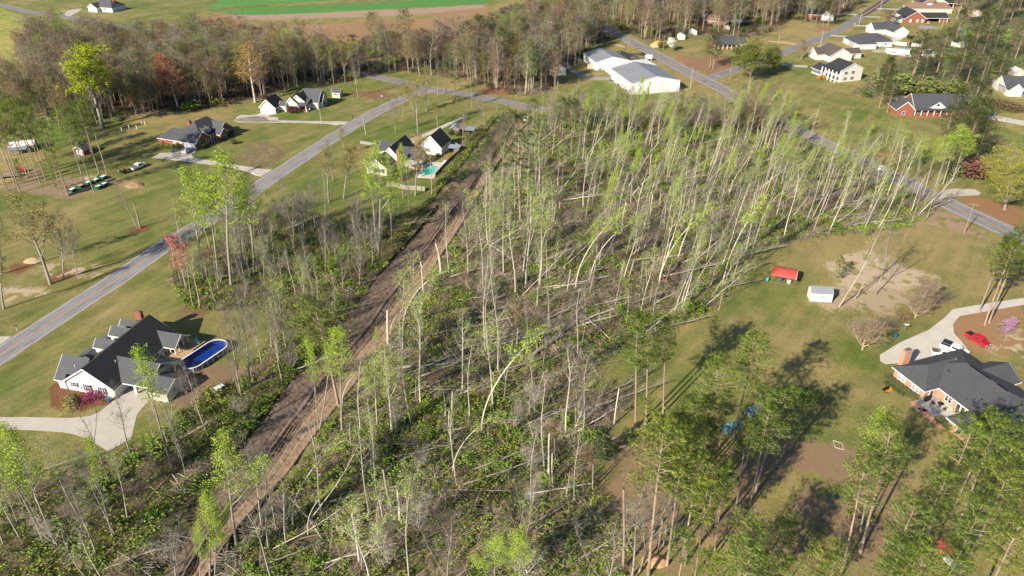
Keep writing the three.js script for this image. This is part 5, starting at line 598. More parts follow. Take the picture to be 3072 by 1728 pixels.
  const cw = W(zp('A', 893, 365), .68), ch = thing('garden_chair', 'white plastic garden chair under the porch roof', 'chair'); at(ch, cw[0], cw[1], .5, .68); part(ch, 'seat', box(.5, .06, .5, 0, .42, 0), M.trim); part(ch, 'backrest', box(.5, .55, .06, 0, .75, -.24), M.trim); for (const [a, d] of [[-.22, -.22], [.22, -.22], [-.22, .22], [.22, .22]]) part(ch, 'leg', box(.06, .42, .06, a, .21, d), M.trim);
  // satellite dish on pole
  const sw = W(q(3, 2, 1370, 440)), sd = thing('satellite_dish', 'large white satellite dish on a post beside the concrete pad', 'satellite dish'); at(sd, sw[0], sw[1], -.4); part(sd, 'post', cyl(.06, .06, 1.9, 0, 0, 0, 8), M.steel); const dd = part(sd, 'dish', new THREE.SphereGeometry(1.2, 18, 6, 0, 2 * PI, 0, .55), M.roofMetalW); dd.position.set(0, 3.0, -.2); dd.rotation.x = 2.3; part(sd, 'feed_arm', bar([0, 1.95, 0], [0, 2.6, .9], .05, .05), M.steel);
  // trampoline-like metal frame under the pines, white frame
  const fw = W(q(3, 3, 715, 150)), fr = thing('tubular_stand', 'bent white metal frame lying on the shaded pine lawn', 'stand'); at(fr, fw[0], fw[1], .3); for (const [a, b] of [[[-.9, .1, 0], [0, .1, -1.8]], [[0, .1, -1.8], [1.1, .1, -.6]], [[1.1, .1, -.6], [.3, .1, 1.0]], [[.3, .1, 1.0], [-.9, .1, 0]]]) part(fr, 'tube', bar(a, b, .05, .05), M.trim);
  // flatbed trailer at the edge of the pine lawn
  const ft = W(q(0, 1, 60, 340)), f = thing('flatbed_trailer', 'long grey flatbed trailer under the pines', 'trailer'); at(f, ft[0], ft[1], .25); part(f, 'trailer_bed', box(9, .15, 2.3, 0, .85, 0), M.greyWood); part(f, 'frame', merge([box(9, .25, .12, 0, .62, .7), box(9, .25, .12, 0, .62, -.7), box(2, .12, .12, 5.4, .62, 0)]), M.black); wheels(f, [-2.2, -1.2], 2.4, .4);
  const wt = thing('red_tractor', 'red tractor parked behind the flatbed trailer', 'tractor'); const rw = W(q(0, 1, 205, 285)); at(wt, rw[0], rw[1], .2); part(wt, 'hood', ext([[.1, .9], [1.6, .9], [1.6, 1.5], [.1, 1.6]], .8), carPaint(.5, .03, .03)); part(wt, 'seat', box(.5, .6, .5, -.5, 1.4, 0), M.black); wheels(wt, [1.2], 1.5, .4); wheels(wt, [-.6], 1.8, .7);
  // small sheds left
  const sh = house('metal_shed', 'white-roofed shed among the pines at the edge of the lawn', 'shed', W(q(0, 1, 110, 95)), 20); gable(sh, { x0: 0, x1: 8, d0: 0, d1: 6, e: 2.4, r: 3.2, ax: 'x', wall: M.greyWood, roof: M.roofMetalW, trim: null }); part(sh, 'lean_roof', slab([[0, 2, 3], [6, 2, 3], [6, 2.4, 0], [0, 2.4, 0]], .06), M.tin);
  const s3 = house('play_house', 'small brick red playhouse with a blue front between the pines', 'shed', W(q(0, 1, 765, 105)), -20); gable(s3, { x0: 0, x1: 4, d0: 0, d1: 3.5, e: 2.3, r: 3.5, ax: 'd', wall: M.brick, roof: M.roofM }); part(s3, 'front_panel', box(2.6, 1.9, .06, 2, 1, .06), S(.5, .62, .78, { roughness: .6 }));
  // mounds
  const mound = (p, r, h, c, l, s, n = 'dirt_mound') => { const w = W(p), g = new THREE.CircleGeometry(1, 26, 0, 2 * PI); const o = [], idx = [], cl = [], NR = 12, NA = 30; for (let i = 0; i <= NR; i++) for (let j = 0; j < NA; j++) { const t = i / NR, a = j / NA * 2 * PI, rr = t * (1 + .35 * (fbm(Math.cos(a) * 1.5 + s, Math.sin(a) * 1.5, 5, 3) - .5)), hh = h * Math.max(0, (1 - t * t)) * (.65 + .7 * fbm(rr * Math.cos(a) * 2.2 + s, rr * Math.sin(a) * 2.2, 8, 4)); o.push(rr * r * Math.cos(a), hh - (i == NR ? .1 : 0), rr * r * .7 * Math.sin(a)); const k = .7 + .6 * fbm(rr * Math.cos(a) * 5 + s, rr * Math.sin(a) * 5, 6, 3); cl.push(c[0] * k, c[1] * k, c[2] * k); } for (let i = 0; i < NR; i++) for (let j = 0; j < NA; j++) { const a = i * NA + j, b = i * NA + (j + 1) % NA; idx.push(a, b, b + NA, a, b + NA, a + NA); } const bg = new THREE.BufferGeometry(); bg.setAttribute('position', new THREE.Float32BufferAttribute(o, 3)); bg.setAttribute('color', new THREE.Float32BufferAttribute(cl, 3)); bg.setIndex(idx); bg.computeVertexNormals(); if (bg.attributes.normal.getY(40) < 0) { for (let i = 0; i < idx.length; i += 3) [idx[i], idx[i + 1]] = [idx[i + 1], idx[i]]; bg.setIndex(idx); bg.computeVertexNormals(); } const m = solo(n, bg, S(1, 1, 1, { vertexColors: true, roughness: 1 }), l, 'mound', null, 'thing'); at(m, w[0], w[1]); return m; };
  mound(q(0, 1, 1360, 415), 3.4, .8, [.30, .20, .11], 'brown mound of dug earth on the pine lawn', 1); mound(zp('A', 1440, 715), 2.6, .7, [.45, .25, .11], 'orange clay mound at the end of the golf cart yard', 2); mound(q(2, 3, 1430, 1300), 2.2, .7, [.5, .3, .15], 'tan sand mound among the pine trunks', 3); mound(q(2, 0, 1470, 455), 5, 2.2, [.62, .34, .12], 'orange clay mound beside the gravel drive', 4); mound(q(0, 1, 345, 1170), 3, .6, [.42, .33, .2], 'pale sand mound on the lawn by the mulch bed', 5);
}
{ // utility poles and lines
  const pole = (k, b, t, l, o = {}) => { const B = W(zp(k, ...b)), T = topAt(B, zp(k, ...t)); const hgt = Math.min(13, Math.max(6, T[1])), g = thing('utility_pole', l, 'utility pole'); at(g, B[0], B[1], o.turn || 0); const lean = o.keep ? Math.atan2(T[0], T[1]) : 0; g.rotation.z = -lean; part(g, 'pole', cyl(.17, .11, hgt, 0, -.1, 0, 10), o.m || M.poleW); if (o.arm) { part(g, 'crossarm', box(2.4, .12, .12, 0, hgt - .5, .14), M.poleW); for (const x of [-1, 0, 1]) part(g, 'insulator', cyl(.05, .04, .2, x, hgt - .44, .14, 8), M.steel); } if (o.tr) part(g, 'transformer', cyl(.24, .24, .8, .35, hgt - 2.2, 0, 12), M.steel); return [B[0], hgt, B[1], g]; };
  const P1 = pole('U', [1505, 830], [1640, 290], 'brown wooden utility pole with a crossarm beside the highway', { arm: 1, turn: -.8 });
  const P2_ = pole('M', [2215, 1270], [2260, 900], 'wooden utility pole with transformer between metal building and highway', { arm: 1, tr: 1, turn: .4, m: M.poleC });
  const P3_ = pole('M', [1098, 635], [1098, 400], 'wooden utility pole standing at the black parking lot', { arm: 1, turn: .4 });
  const P4 = pole('02', [533, 590], [530, 425], 'dark utility pole with white transformer behind the gravel loop', { tr: 1 });
  const P5 = pole('02', [806, 1110], [812, 910], 'dark wooden pole with transformer at the edge of the damaged woods', { tr: 1 });
  const P6 = pole('01', [660, 1250], [640, 1095], 'pale thin utility pole on the cream house lawn', { m: M.poleC }), P7 = pole('01', [1105, 1350], [1070, 1150], 'pale leaning utility pole beside the road bend', { m: M.poleC, tr: 1, keep: 1 });
  const P8 = pole('N', [1050, 465], [1125, 160], 'tall pale utility pole by the middle of the side road', { m: M.poleC, arm: 1, turn: -.8 }), P9 = pole('N', [355, 862], [420, 550], 'tall pale utility pole at the concrete drive strip', { m: M.poleC, arm: 1, turn: -.8 }), P10 = pole('N', [1425, 205], [1470, 0], 'tall pale utility pole farther up the side road', { m: M.poleC, arm: 1, turn: -.8 });
  pole('03', [97, 475], [115, 340], 'thin pale pole on the lawn by the sandy track', { m: M.poleC }); pole('02', [2190, 800], [2222, 605], 'wooden utility pole with crossarm beside the oak', { arm: 1, turn: .9 }); pole('02', [1522, 500], [1530, 360], 'bare wooden pole by the white blossoming tree', {}); pole('G', [1015, 275], [1085, 95], 'leaning grey pole on the back lawn', { m: M.poleC, keep: 1 }); pole('G', [800, 405], [828, 260], 'thin lamp pole beside the brick carport', { m: M.poleC }); pole('G', [1270, 125], [1300, 0], 'tall pale pole at the top of the back lawns', { m: M.poleC });
  const line = (A, B, n, l) => { const ps = []; for (let i = 0; i <= 16; i++) { const t = i / 16; ps.push(new THREE.Vector3(A[0] + (B[0] - A[0]) * t, A[1] - .3 + (B[1] - A[1]) * t - 1.2 * 4 * t * (1 - t), A[2] + (B[2] - A[2]) * t)); } return solo('power_line', new THREE.TubeGeometry(new THREE.CatmullRomCurve3(ps), 24, .018, 4), M.wire, l, 'cable'); };
  line(P3_, P2_, 3, 'sagging power line between the parking lot pole and the highway pole'); line(P8, P9, 3, 'sagging power line along the side road'); line(P10, P8, 3, 'power line up the far side road'); line(P4, P5, 2, 'power line crossing behind the metal buildings'); line(P6, P7, 2, 'service wire from the lawn pole to the leaning pole');
  const far = W(q(1, 0, 1800, 640)); line([far[0], 10, far[1]], P5, 2, 'long sagging power line along the back woods road');
}

{ // things half hidden under the pines
  park(sedan('light blue car half hidden under the grove pines', carPaint(.45, .58, .70), true), 'V', [1880, 1050], [1920, 1030], 0); park(sedan('teal sedan in the shade under the grove pines', PNT.teal), 'V', [1825, 1088], [1860, 1075], 0);
  for (const [x, y, m, l, n, s] of [[2372, 1378, M.red, 'bright red crumpled tarp beneath the corner pines', 'tarp', 2.2], [2400, 1392, M.red, 'small red plastic sheet beside the crumpled tarp', 'tarp', 1.2], [1612, 1080, M.red, 'red cloth lying by the pine bases', 'tarp', 1.1], [2388, 1415, M.trim, 'white sheet among the scattered things beneath the corner pines', 'tarp', 1.4], [2412, 1432, M.blueP, 'blue plastic sheet beneath the corner pines', 'tarp', .8]]) { const w = WV(x, y), R = rng(Math.round(x)), g = new THREE.PlaneGeometry(s, s * 1.3, 8, 8); g.rotateX(-PI / 2); const p = g.attributes.position; for (let i = 0; i < p.count; i++) p.setY(i, .08 + .35 * fbm(p.getX(i) * 2 + x, p.getZ(i) * 2, 3, 3)); g.computeVertexNormals(); const o = thing(n, l, 'tarp'); at(o, w[0], w[1], x); part(o, 'sheet', g, m); }
  const tp = poly('10', [690, 520, 880, 470, 1050, 405, 1175, 355, 1150, 345, 1000, 395, 850, 450, 700, 505]); solo('dark_ground_strip', prism(tp, 0, .12), S(.02, .03, .03, { roughness: .9, map: rep(stainMap, .3) }), 'long flat dark strip on the grass between the green bins', 'tarp');  // low near-black slab filling the long strip between the green bins
  for (const [x, y] of [[1228, 1320], [1300, 1295], [1378, 1300], [1425, 1255], [1460, 1258]]) { const w = W(q(0, 0, x, y)), p = thing('marker_post', 'short white wooden marker post on the lawn behind the brick dormer house', 'post', 'marker posts behind the brick dormer house'); at(p, ...w); part(p, 'post', box(.18, 1.5, .18, 0, .7, 0), M.trim); part(p, 'cap', new THREE.ConeGeometry(.14, .15, 4).translate(0, 1.52, 0), M.trim); }
}
// ---------------------------------------------------------------- plants: geometry
class TB {
  constructor() { this.p = []; this.n = []; this.c = []; this.i = []; }
  vert(x, y, z, nx, ny, nz, c) { this.p.push(x, y, z); this.n.push(nx, ny, nz); this.c.push(c[0], c[1], c[2]); return this.p.length / 3 - 1; }
  tube(pts, rad, sides, col, cap) { // col: colour or function(t)
    let pr = null; const N = pts.length;
    for (let k = 0; k < N; k++) {
      const a = pts[Math.max(0, k - 1)], b = pts[Math.min(N - 1, k + 1)]; let dx = b[0] - a[0], dy = b[1] - a[1], dz = b[2] - a[2]; const l = Math.hypot(dx, dy, dz) || 1; dx /= l; dy /= l; dz /= l;
      let ux, uy, uz; if (Math.abs(dy) < .9) { ux = dz; uy = 0; uz = -dx; } else { ux = 0; uy = dz; uz = -dy; } const ul = Math.hypot(ux, uy, uz); ux /= ul; uy /= ul; uz /= ul; const wx = dy * uz - dz * uy, wy = dz * ux - dx * uz, wz = dx * uy - dy * ux;
      const c = typeof col == 'function' ? col(k / (N - 1)) : col, r = rad[k], s0 = this.p.length / 3;
      for (let s = 0; s < sides; s++) { const t = s / sides * 2 * PI, cs = Math.cos(t), sn = Math.sin(t), nx = ux * cs + wx * sn, ny = uy * cs + wy * sn, nz = uz * cs + wz * sn, cc = sides > 4 ? [c[0] * (.8 + .4 * H2(s, k, 3)), c[1] * (.8 + .4 * H2(s, k, 3)), c[2] * (.8 + .4 * H2(s, k, 3))] : c; this.vert(pts[k][0] + nx * r, pts[k][1] + ny * r, pts[k][2] + nz * r, nx, ny, nz, cc); }
      if (pr !== null) for (let s = 0; s < sides; s++) { const s1 = (s + 1) % sides; this.i.push(pr + s, pr + s1, s0 + s1, pr + s, s0 + s1, s0 + s); }
      pr = s0;
    }
    if (cap) { const k = N - 1, c = this.vert(...pts[k], 0, 1, 0, cap); for (let s = 0; s < sides; s++) this.i.push(pr + s, pr + (s + 1) % sides, c); }
  }
  twig(x, y, z, dx, dy, dz, w, c) { const l = Math.hypot(dx, dz) || 1e-3, ox = -dz / l * w, oz = dx / l * w; const nx = ox / w * .3, nz = oz / w * .3; const a = this.vert(x - ox, y, z - oz, nx, .9, nz, c), b = this.vert(x + ox, y, z + oz, nx, .9, nz, c), d = this.vert(x + dx, y + dy, z + dz, nx, .9, nz, c); this.i.push(a, b, d); }
  leaf(x, y, z, s, R, c) { // small face turned at random
    const a = R() * 2 * PI, e = Math.acos(1 - 2 * R()), nx = Math.sin(e) * Math.cos(a), ny = Math.abs(Math.cos(e)), nz = Math.sin(e) * Math.sin(a); let ux = -Math.sin(a), uz = Math.cos(a); const wx = ny * uz, wy = nz * ux - nx * uz, wz = -ny * ux, t = s * (.7 + .6 * R()), q2 = t * .62;
    const i0 = this.vert(x + ux * t, y, z + uz * t, nx, ny, nz, c), i1 = this.vert(x + wx * q2, y + wy * q2, z + wz * q2, nx, ny, nz, c), i2 = this.vert(x - ux * t, y, z - uz * t, nx, ny, nz, c), i3 = this.vert(x - wx * q2, y - wy * q2, z - wz * q2, nx, ny, nz, c); this.i.push(i0, i1, i2, i0, i2, i3);
  }
  tuft(x, y, z, n, l, w, R, c, dir) { for (let k = 0; k < n; k++) { const a = R() * 2 * PI, e = R() * 1.9 - .35; let dx = Math.cos(a) * Math.cos(e), dy = Math.sin(e), dz = Math.sin(a) * Math.cos(e); if (dir) { dx += dir[0] * .6; dy += dir[1] * .6; dz += dir[2] * .6; } const L = l * (.7 + .6 * R()), v2 = .75 + .5 * R(), cc = [c[0] * v2, c[1] * v2, c[2] * v2]; const hl = Math.hypot(dx, dz) || 1e-3, ox = -dz / hl * w, oz = dx / hl * w, nx = dx * .6, ny = .55 + dy * .4, nz = dz * .6; const i0 = this.vert(x, y, z, nx, ny, nz, cc), i1 = this.vert(x + dx * L * .6 + ox, y + dy * L * .6, z + dz * L * .6 + oz, nx, ny, nz, cc), i2 = this.vert(x + dx * L, y + dy * L, z + dz * L, nx, ny, nz, cc), i3 = this.vert(x + dx * L * .6 - ox, y + dy * L * .6, z + dz * L * .6 - oz, nx, ny, nz, cc); this.i.push(i0, i1, i2, i0, i2, i3); } }
  geo() { if (!this.i.length) return null; const g = new THREE.BufferGeometry(); g.setAttribute('position', new THREE.Float32BufferAttribute(this.p, 3)); g.setAttribute('normal', new THREE.Float32BufferAttribute(this.n, 3)); g.setAttribute('color', new THREE.Float32BufferAttribute(this.c, 3)); g.setIndex(this.i); return g; }
}
const vary = (c, R, a = .35) => { const k = 1 - a / 2 + a * R(); return [c[0] * k * (.94 + .12 * R()), c[1] * k, c[2] * k * (.9 + .2 * R())]; };
const BARK = { pale: [.54, .49, .41], grey: [.30, .27, .225], brown: [.20, .155, .115], pine: [.33, .25, .185], dark: [.12, .10, .08] };
const LEAF = { bright: [.30, .42, .03], mid: [.165, .26, .035], olive: [.25, .215, .05], tan: [.30, .23, .11], rust: [.32, .115, .05], pink: [.55, .16, .17], oak: [.33, .38, .012], orange: [.38, .22, .05], pine: [.20, .285, .04], pineD: [.105, .155, .03], white: [.80, .80, .72], purple: [.45, .22, .42], magenta: [.30, .02, .13], dull: [.16, .15, .07], shrub: [.13, .225, .022], yellow: [.55, .37, .03] };
// hardwood: trunk with limbs, sub-branches, twigs and leaf sprays
function hardwood(seed, o) {
  const R = rng(seed), wood = new TB(), lf = new TB(), { H = 20, r = .2, start = .5, nb = 22, bl = 3, el = .7, sub = 4, twigs = 5, tl = .9, leaves = 0, ls = .14, spread = .55, bark = BARK.grey, col = LEAF.bright, bend = 0, wob = .35, fork = 0, tw = .016, drop = 0, shape = t => 1 - .55 * t, tip = 1, top = .15 } = o;
  const ba = seed * 1.7, path = t => { const w1 = wob * Math.sin(t * 5 + ba) * t, w2 = wob * Math.sin(t * 4.1 + ba * 2.1) * t; const a = bend * t; if (bend) { const rr = H / bend; return [rr * (1 - Math.cos(a)) + w1, rr * Math.sin(a), w2]; } return [w1, H * t, w2]; };
  const rt = t => r * (1 - t) ** .75 * .96 + .02 + (t < .04 ? (.04 - t) * r * 9 : 0), dirAt = t => { const a = path(Math.max(0, t - .02)), b = path(Math.min(1, t + .02)), l = Math.hypot(b[0] - a[0], b[1] - a[1], b[2] - a[2]); return [(b[0] - a[0]) / l, (b[1] - a[1]) / l, (b[2] - a[2]) / l]; };
  const seg = 12, pts = [], rad = []; for (let k = 0; k <= seg; k++) { const t = k / seg * tip; pts.push(path(t)); rad.push(rt(t)); } pts[0][1] = -.4; wood.tube(pts, rad, 7, t => { const k = .85 + .3 * H2(Math.floor(t * 12), seed, 7); return [bark[0] * k, bark[1] * k, bark[2] * k]; }, tip < 1 ? [.5, .33, .17] : null);
  const spray = (p, d) => { for (let k = 0; k < twigs; k++) { const a = R() * 2 * PI, e = (R() - .25) * 1.5, l = tl * (.5 + R()); wood.twig(p[0], p[1], p[2], (d[0] * .7 + Math.cos(a) * Math.cos(e) * .8) * l, (d[1] * .7 + Math.sin(e) * .8) * l, (d[2] * .7 + Math.sin(a) * Math.cos(e) * .8) * l, tw, vary(bark, R)); } const n = Math.round(leaves * (.4 + 1.2 * R())); for (let k = 0; k < n; k++) { const g = () => (R() + R() + R() - 1.5) * spread * 1.3; lf.leaf(p[0] + g(), p[1] + g() * .8, p[2] + g(), ls, R, vary(col, R, .5)); } };
  const limb = (p, d, L, r0, lev) => { const n = lev ? 2 : 4, q1 = [p], rr = [r0]; let c = p.slice(), dd = d.slice(); for (let k = 1; k <= n; k++) { dd = [dd[0] + (R() - .5) * .5, dd[1] + (.16 - drop) + (R() - .5) * .3, dd[2] + (R() - .5) * .5]; const l = Math.hypot(...dd); dd = dd.map(z => z / l); c = [c[0] + dd[0] * L / n, c[1] + dd[1] * L / n, c[2] + dd[2] * L / n]; q1.push(c.slice()); rr.push(r0 * (1 - k / n * .85)); } wood.tube(q1, rr, lev ? 3 : 4, bark); if (!lev) { for (let k = 0; k < sub; k++) { const f = .3 + .7 * (k + R() * .8) / sub, i = Math.min(n - 1, Math.floor(f * n)), a = q1[i], b = q1[i + 1], g = f * n - i, pp = [a[0] + (b[0] - a[0]) * g, a[1] + (b[1] - a[1]) * g, a[2] + (b[2] - a[2]) * g]; const th = R() * 2 * PI; limb(pp, [dd[0] * .6 + Math.cos(th) * .8, dd[1] * .4 + .45 * (R() - .2), dd[2] * .6 + Math.sin(th) * .8], L * (.3 + .25 * R()), r0 * .4, 1); } } spray(c, dd); };
  if (fork) for (let k = 0; k < fork; k++) { const t = start * (.8 + .3 * k / fork), p = path(t), a = ba + k * 2.4; const L = H * (1 - t) * (.75 + .3 * R()), q1 = [p], rr = [rt(t) * .75]; let c = p.slice(), dd = [Math.cos(a) * .7, .9, Math.sin(a) * .7]; for (let j = 1; j <= 6; j++) { dd = [dd[0] * .88 + (R() - .5) * .25, dd[1] + .08, dd[2] * .88 + (R() - .5) * .25]; const l = Math.hypot(...dd); c = c.map((z, i) => z + dd[i] / l * L / 6); q1.push(c.slice()); rr.push(rt(t) * .75 * (1 - j / 6 * .85)); if (j > 1) for (let m = 0; m < 2; m++) { const th = R() * 2 * PI; limb(c.slice(), [Math.cos(th) * .8, .5 + .3 * R(), Math.sin(th) * .8], bl * (1 - j / 9) * (.6 + .6 * R()), rt(t) * .28, 0); } } wood.tube(q1, rr, 5, bark); }
  for (let k = 0; k < nb; k++) { const u = (k + R() * .9) / nb, t = Math.min(.99, start + (1 - start) * u) * tip, p = path(t), dT = dirAt(t), az = k * 2.4 + R() * .8 + ba, e = el * (.7 + .6 * R()); const hx = Math.cos(az), hz = Math.sin(az); const d = [hx * Math.cos(e) + dT[0] * Math.sin(e), dT[1] * Math.sin(e) + (bend ? .1 : 0), hz * Math.cos(e) + dT[2] * Math.sin(e)]; limb(p, d, bl * shape(u) * (.65 + .6 * R()), Math.min(rt(t) * .55, .09), 0); }
  return { wood: wood.geo(), leaf: lf.geo(), H };
}
function pine(seed, o = {}) {
  const R = rng(seed), wood = new TB(), lf = new TB(), { H = 24, r = .24, start = .6, nb = 34, bl = 3.6, sub = 12, col = LEAF.pine, nt = 15, tl = .40, tw = .02, bark = BARK.pine, top = 1, dead = 5 } = o, ba = seed;
  const path = t => [.25 * Math.sin(t * 4 + ba) * t, H * t, .25 * Math.sin(t * 3.3 + ba * 2) * t], rt = t => r * (1 - t) ** .6 * .92 + .03 + (t < .03 ? (.03 - t) * r * 8 : 0);
  const pts = [], rad = []; for (let k = 0; k <= 12; k++) { pts.push(path(k / 12)); rad.push(rt(k / 12)); } pts[0][1] = -.4; wood.tube(pts, rad, 8, t => { const k = .8 + .4 * H2(Math.floor(t * 12), seed, 9); return [bark[0] * k, bark[1] * k, bark[2] * k]; });
  const lump = [...Array(7)].map(() => .65 + .7 * R());
  for (let k = 0; k < nb; k++) { const u = (k + R()) / nb, t = start + (1 - start) * u, p = path(t), az = k * 2.4 + R(), L = bl * Math.sqrt(Math.max(.06, 1 - ((u - .42) / .62) ** 2)) * lump[Math.floor((az / (2 * PI) * 7) % 7)] * (.75 + .4 * R()), e = -.12 + .75 * u + (R() - .5) * .35; const q1 = [p]; let c = p.slice(); const rr = [Math.min(.07, rt(t) * .5)]; let dy = Math.sin(e); for (let j = 1; j <= 3; j++) { dy += .12; c = [c[0] + Math.cos(az) * Math.cos(e) * L / 3 + (R() - .5) * .2, c[1] + dy * L / 3, c[2] + Math.sin(az) * Math.cos(e) * L / 3 + (R() - .5) * .2]; q1.push(c.slice()); rr.push(rr[0] * (1 - j / 3 * .8)); } wood.tube(q1, rr, 4, vary(bark, R));
    const sc = vary(col, R, .5); for (let j = 0; j < sub; j++) { const f = .42 + .58 * (j + R() * .5) / sub, i = Math.min(2, Math.floor(f * 3)), a = q1[i], b = q1[i + 1], g = f * 3 - i, sp = L * .30; for (let m = 0; m < 2; m++) { const x = a[0] + (b[0] - a[0]) * g + (R() - .5) * sp * 2, y = a[1] + (b[1] - a[1]) * g + R() * sp * .8, z = a[2] + (b[2] - a[2]) * g + (R() - .5) * sp * 2; lf.tuft(x, y, z, nt, tl, tw, R, sc); } } lf.tuft(c[0], c[1], c[2], nt, tl, tw, R, sc); }
  for (let k = 0; k < dead; k++) { const t = start * (.72 + .3 * R()), p = path(t), a = R() * 7; wood.tube([p, [p[0] + Math.cos(a) * .9, p[1] + .1, p[2] + Math.sin(a) * .9], [p[0] + Math.cos(a) * 1.9, p[1] + .3 * R(), p[2] + Math.sin(a) * 1.9]], [.04, .025, .008], 3, BARK.grey); }
  for (let k = 0; k < 10; k++) lf.tuft((R() - .5) * .9, H * (.96 + .05 * R()), (R() - .5) * .9, nt, tl, tw, R, vary(col, R));
  return { wood: wood.geo(), leaf: lf.geo(), H };
}
function snag(seed, H = 7) { const R = rng(seed), w = new TB(), r = .13 + .1 * R(), bk = R() < .5 ? BARK.pale : BARK.grey, pts = [], rad = []; for (let k = 0; k <= 6; k++) { const t = k / 6; pts.push([.25 * Math.sin(t * 3 + seed) * t, H * t - (k ? 0 : .4), .2 * Math.sin(t * 2.3 + seed * 2) * t]); rad.push(r * (1 - .4 * t)); } w.tube(pts, rad, 7, bk, [.55, .36, .18]); const p = pts[6]; for (let k = 0; k < 5; k++) { const a = R() * 7, l = .3 + .7 * R(); w.twig(p[0] + Math.cos(a) * r * .4, p[1] - .1, p[2] + Math.sin(a) * r * .4, (R() - .5) * .2, l, (R() - .5) * .2, .05, [.58, .38, .2]); } for (let k = 0; k < 4; k++) { const t = .3 + .6 * R(), a = R() * 7, y = H * t; w.tube([[p[0] * t, y, p[2] * t], [p[0] * t + Math.cos(a) * .5, y + .25, p[2] * t + Math.sin(a) * .5], [p[0] * t + Math.cos(a) * 1.1, y + .7 * R(), p[2] * t + Math.sin(a) * 1.1]], [.035, .025, .008], 3, bk); } return { wood: w.geo(), leaf: null, H }; }
// a fallen trunk lying along +x, root at the origin
function log(seed, o = {}) { const R = rng(seed), w = new TB(), lf = new TB(), L = o.L || 14, r = o.r || .19, bk = o.bark || BARK.grey, pts = [], rad = []; const s1 = (R() - .5) * .8; for (let k = 0; k <= 9; k++) { const t = k / 9; pts.push([L * t, r * .7 + .35 * Math.sin(t * PI) * R() + (o.up || 0) * t, s1 * Math.sin(t * 3)]); rad.push(r * (1 - .8 * t) + .01); } w.tube(pts, rad, 7, bk, null); const c0 = w.vert(-.02, r * .7, 0, -1, 0, 0, [.6, .4, .2]); for (let s = 0; s < 7; s++) w.i.push(s, c0, (s + 1) % 7);
  const n = o.nb || 14; for (let k = 0; k < n; k++) { const t = .4 + .6 * (k + R()) / n, i = Math.min(8, Math.floor(t * 9)), p = pts[i], a = (R() - .5) * 2.2 + (R() < .5 ? 0 : PI), l = (1.1 - t * .5) * (.6 + 1.6 * R()), dx = l * .8, dy = l * .75 * Math.abs(Math.cos(a)) * (R() < .75 ? 1 : .2), dz = l * Math.sin(a) * .9; const e = [p[0] + dx, p[1] + dy, p[2] + dz]; w.tube([p, [p[0] + dx * .5, p[1] + dy * .6, p[2] + dz * .5], e], [rad[i] * .4, rad[i] * .25, .008], 3, bk); for (let m = 0; m < 7; m++) { const f = .4 + .6 * R(); w.twig(p[0] + dx * f, p[1] + dy * f, p[2] + dz * f, .3 + R() * .9, (R() - .2) * .8, (R() - .5) * 1.4, .016, vary(bk, R)); } if (o.leaves) for (let m = 0; m < o.leaves; m++) lf.leaf(e[0] + (R() - .3) * 1.1, Math.max(.1, e[1] + (R() - .5) * .8), e[2] + (R() - .5) * 1.1, .13, R, vary(o.col || LEAF.bright, R, .5)); }
  if (o.root) { for (let k = 0; k < 13; k++) { const a = k / 13 * 2 * PI, l = .6 + .9 * R(); w.tube([[0, r, 0], [-.3, r + Math.cos(a) * l * .6, Math.sin(a) * l * .6], [-.25 - .3 * R(), Math.max(-.2, r + Math.cos(a) * l), Math.sin(a) * l]], [.12, .07, .015], 4, [.16, .10, .06]); } }
  return { wood: w.geo(), leaf: lf.geo(), H: L }; }
function shrub(seed, o = {}) { const R = rng(seed), w = new TB(), lf = new TB(), { r = 1.3, h = 1.5, n = 260, col = LEAF.shrub, ls = .15, tw = 26, bark = BARK.brown, dense = 0 } = o; for (let k = 0; k < tw; k++) { const a = R() * 2 * PI, l = h * (.6 + .5 * R()), s = r * .8 * R(); w.twig(0, -.1, 0, Math.cos(a) * s, l, Math.sin(a) * s, .018, vary(bark, R)); const x = Math.cos(a) * s * .8, y = l * .75, z = Math.sin(a) * s * .8; for (let m = 0; m < 3; m++) w.twig(x * (.5 + .5 * R()), y * (.5 + .5 * R()), z * (.5 + .5 * R()), (R() - .5) * .9, .2 + .5 * R(), (R() - .5) * .9, .012, vary(bark, R)); }
  const lob = [...Array(6)].map(() => [(R() - .5) * r, (.35 + .4 * R()) * h, (R() - .5) * r, .45 + .35 * R()]); for (let k = 0; k < n; k++) { const L = lob[k % 6], a = R() * 2 * PI, e = Math.acos(2 * R() - 1), d = dense ? .8 + .2 * R() : Math.cbrt(R()); lf.leaf(L[0] + d * L[3] * r * Math.sin(e) * Math.cos(a), Math.max(.05, L[1] + d * L[3] * h * .7 * Math.cos(e)), L[2] + d * L[3] * r * Math.sin(e) * Math.sin(a), ls, R, vary(col, R, .55)); } return { wood: w.geo(), leaf: lf.geo(), H: h }; }
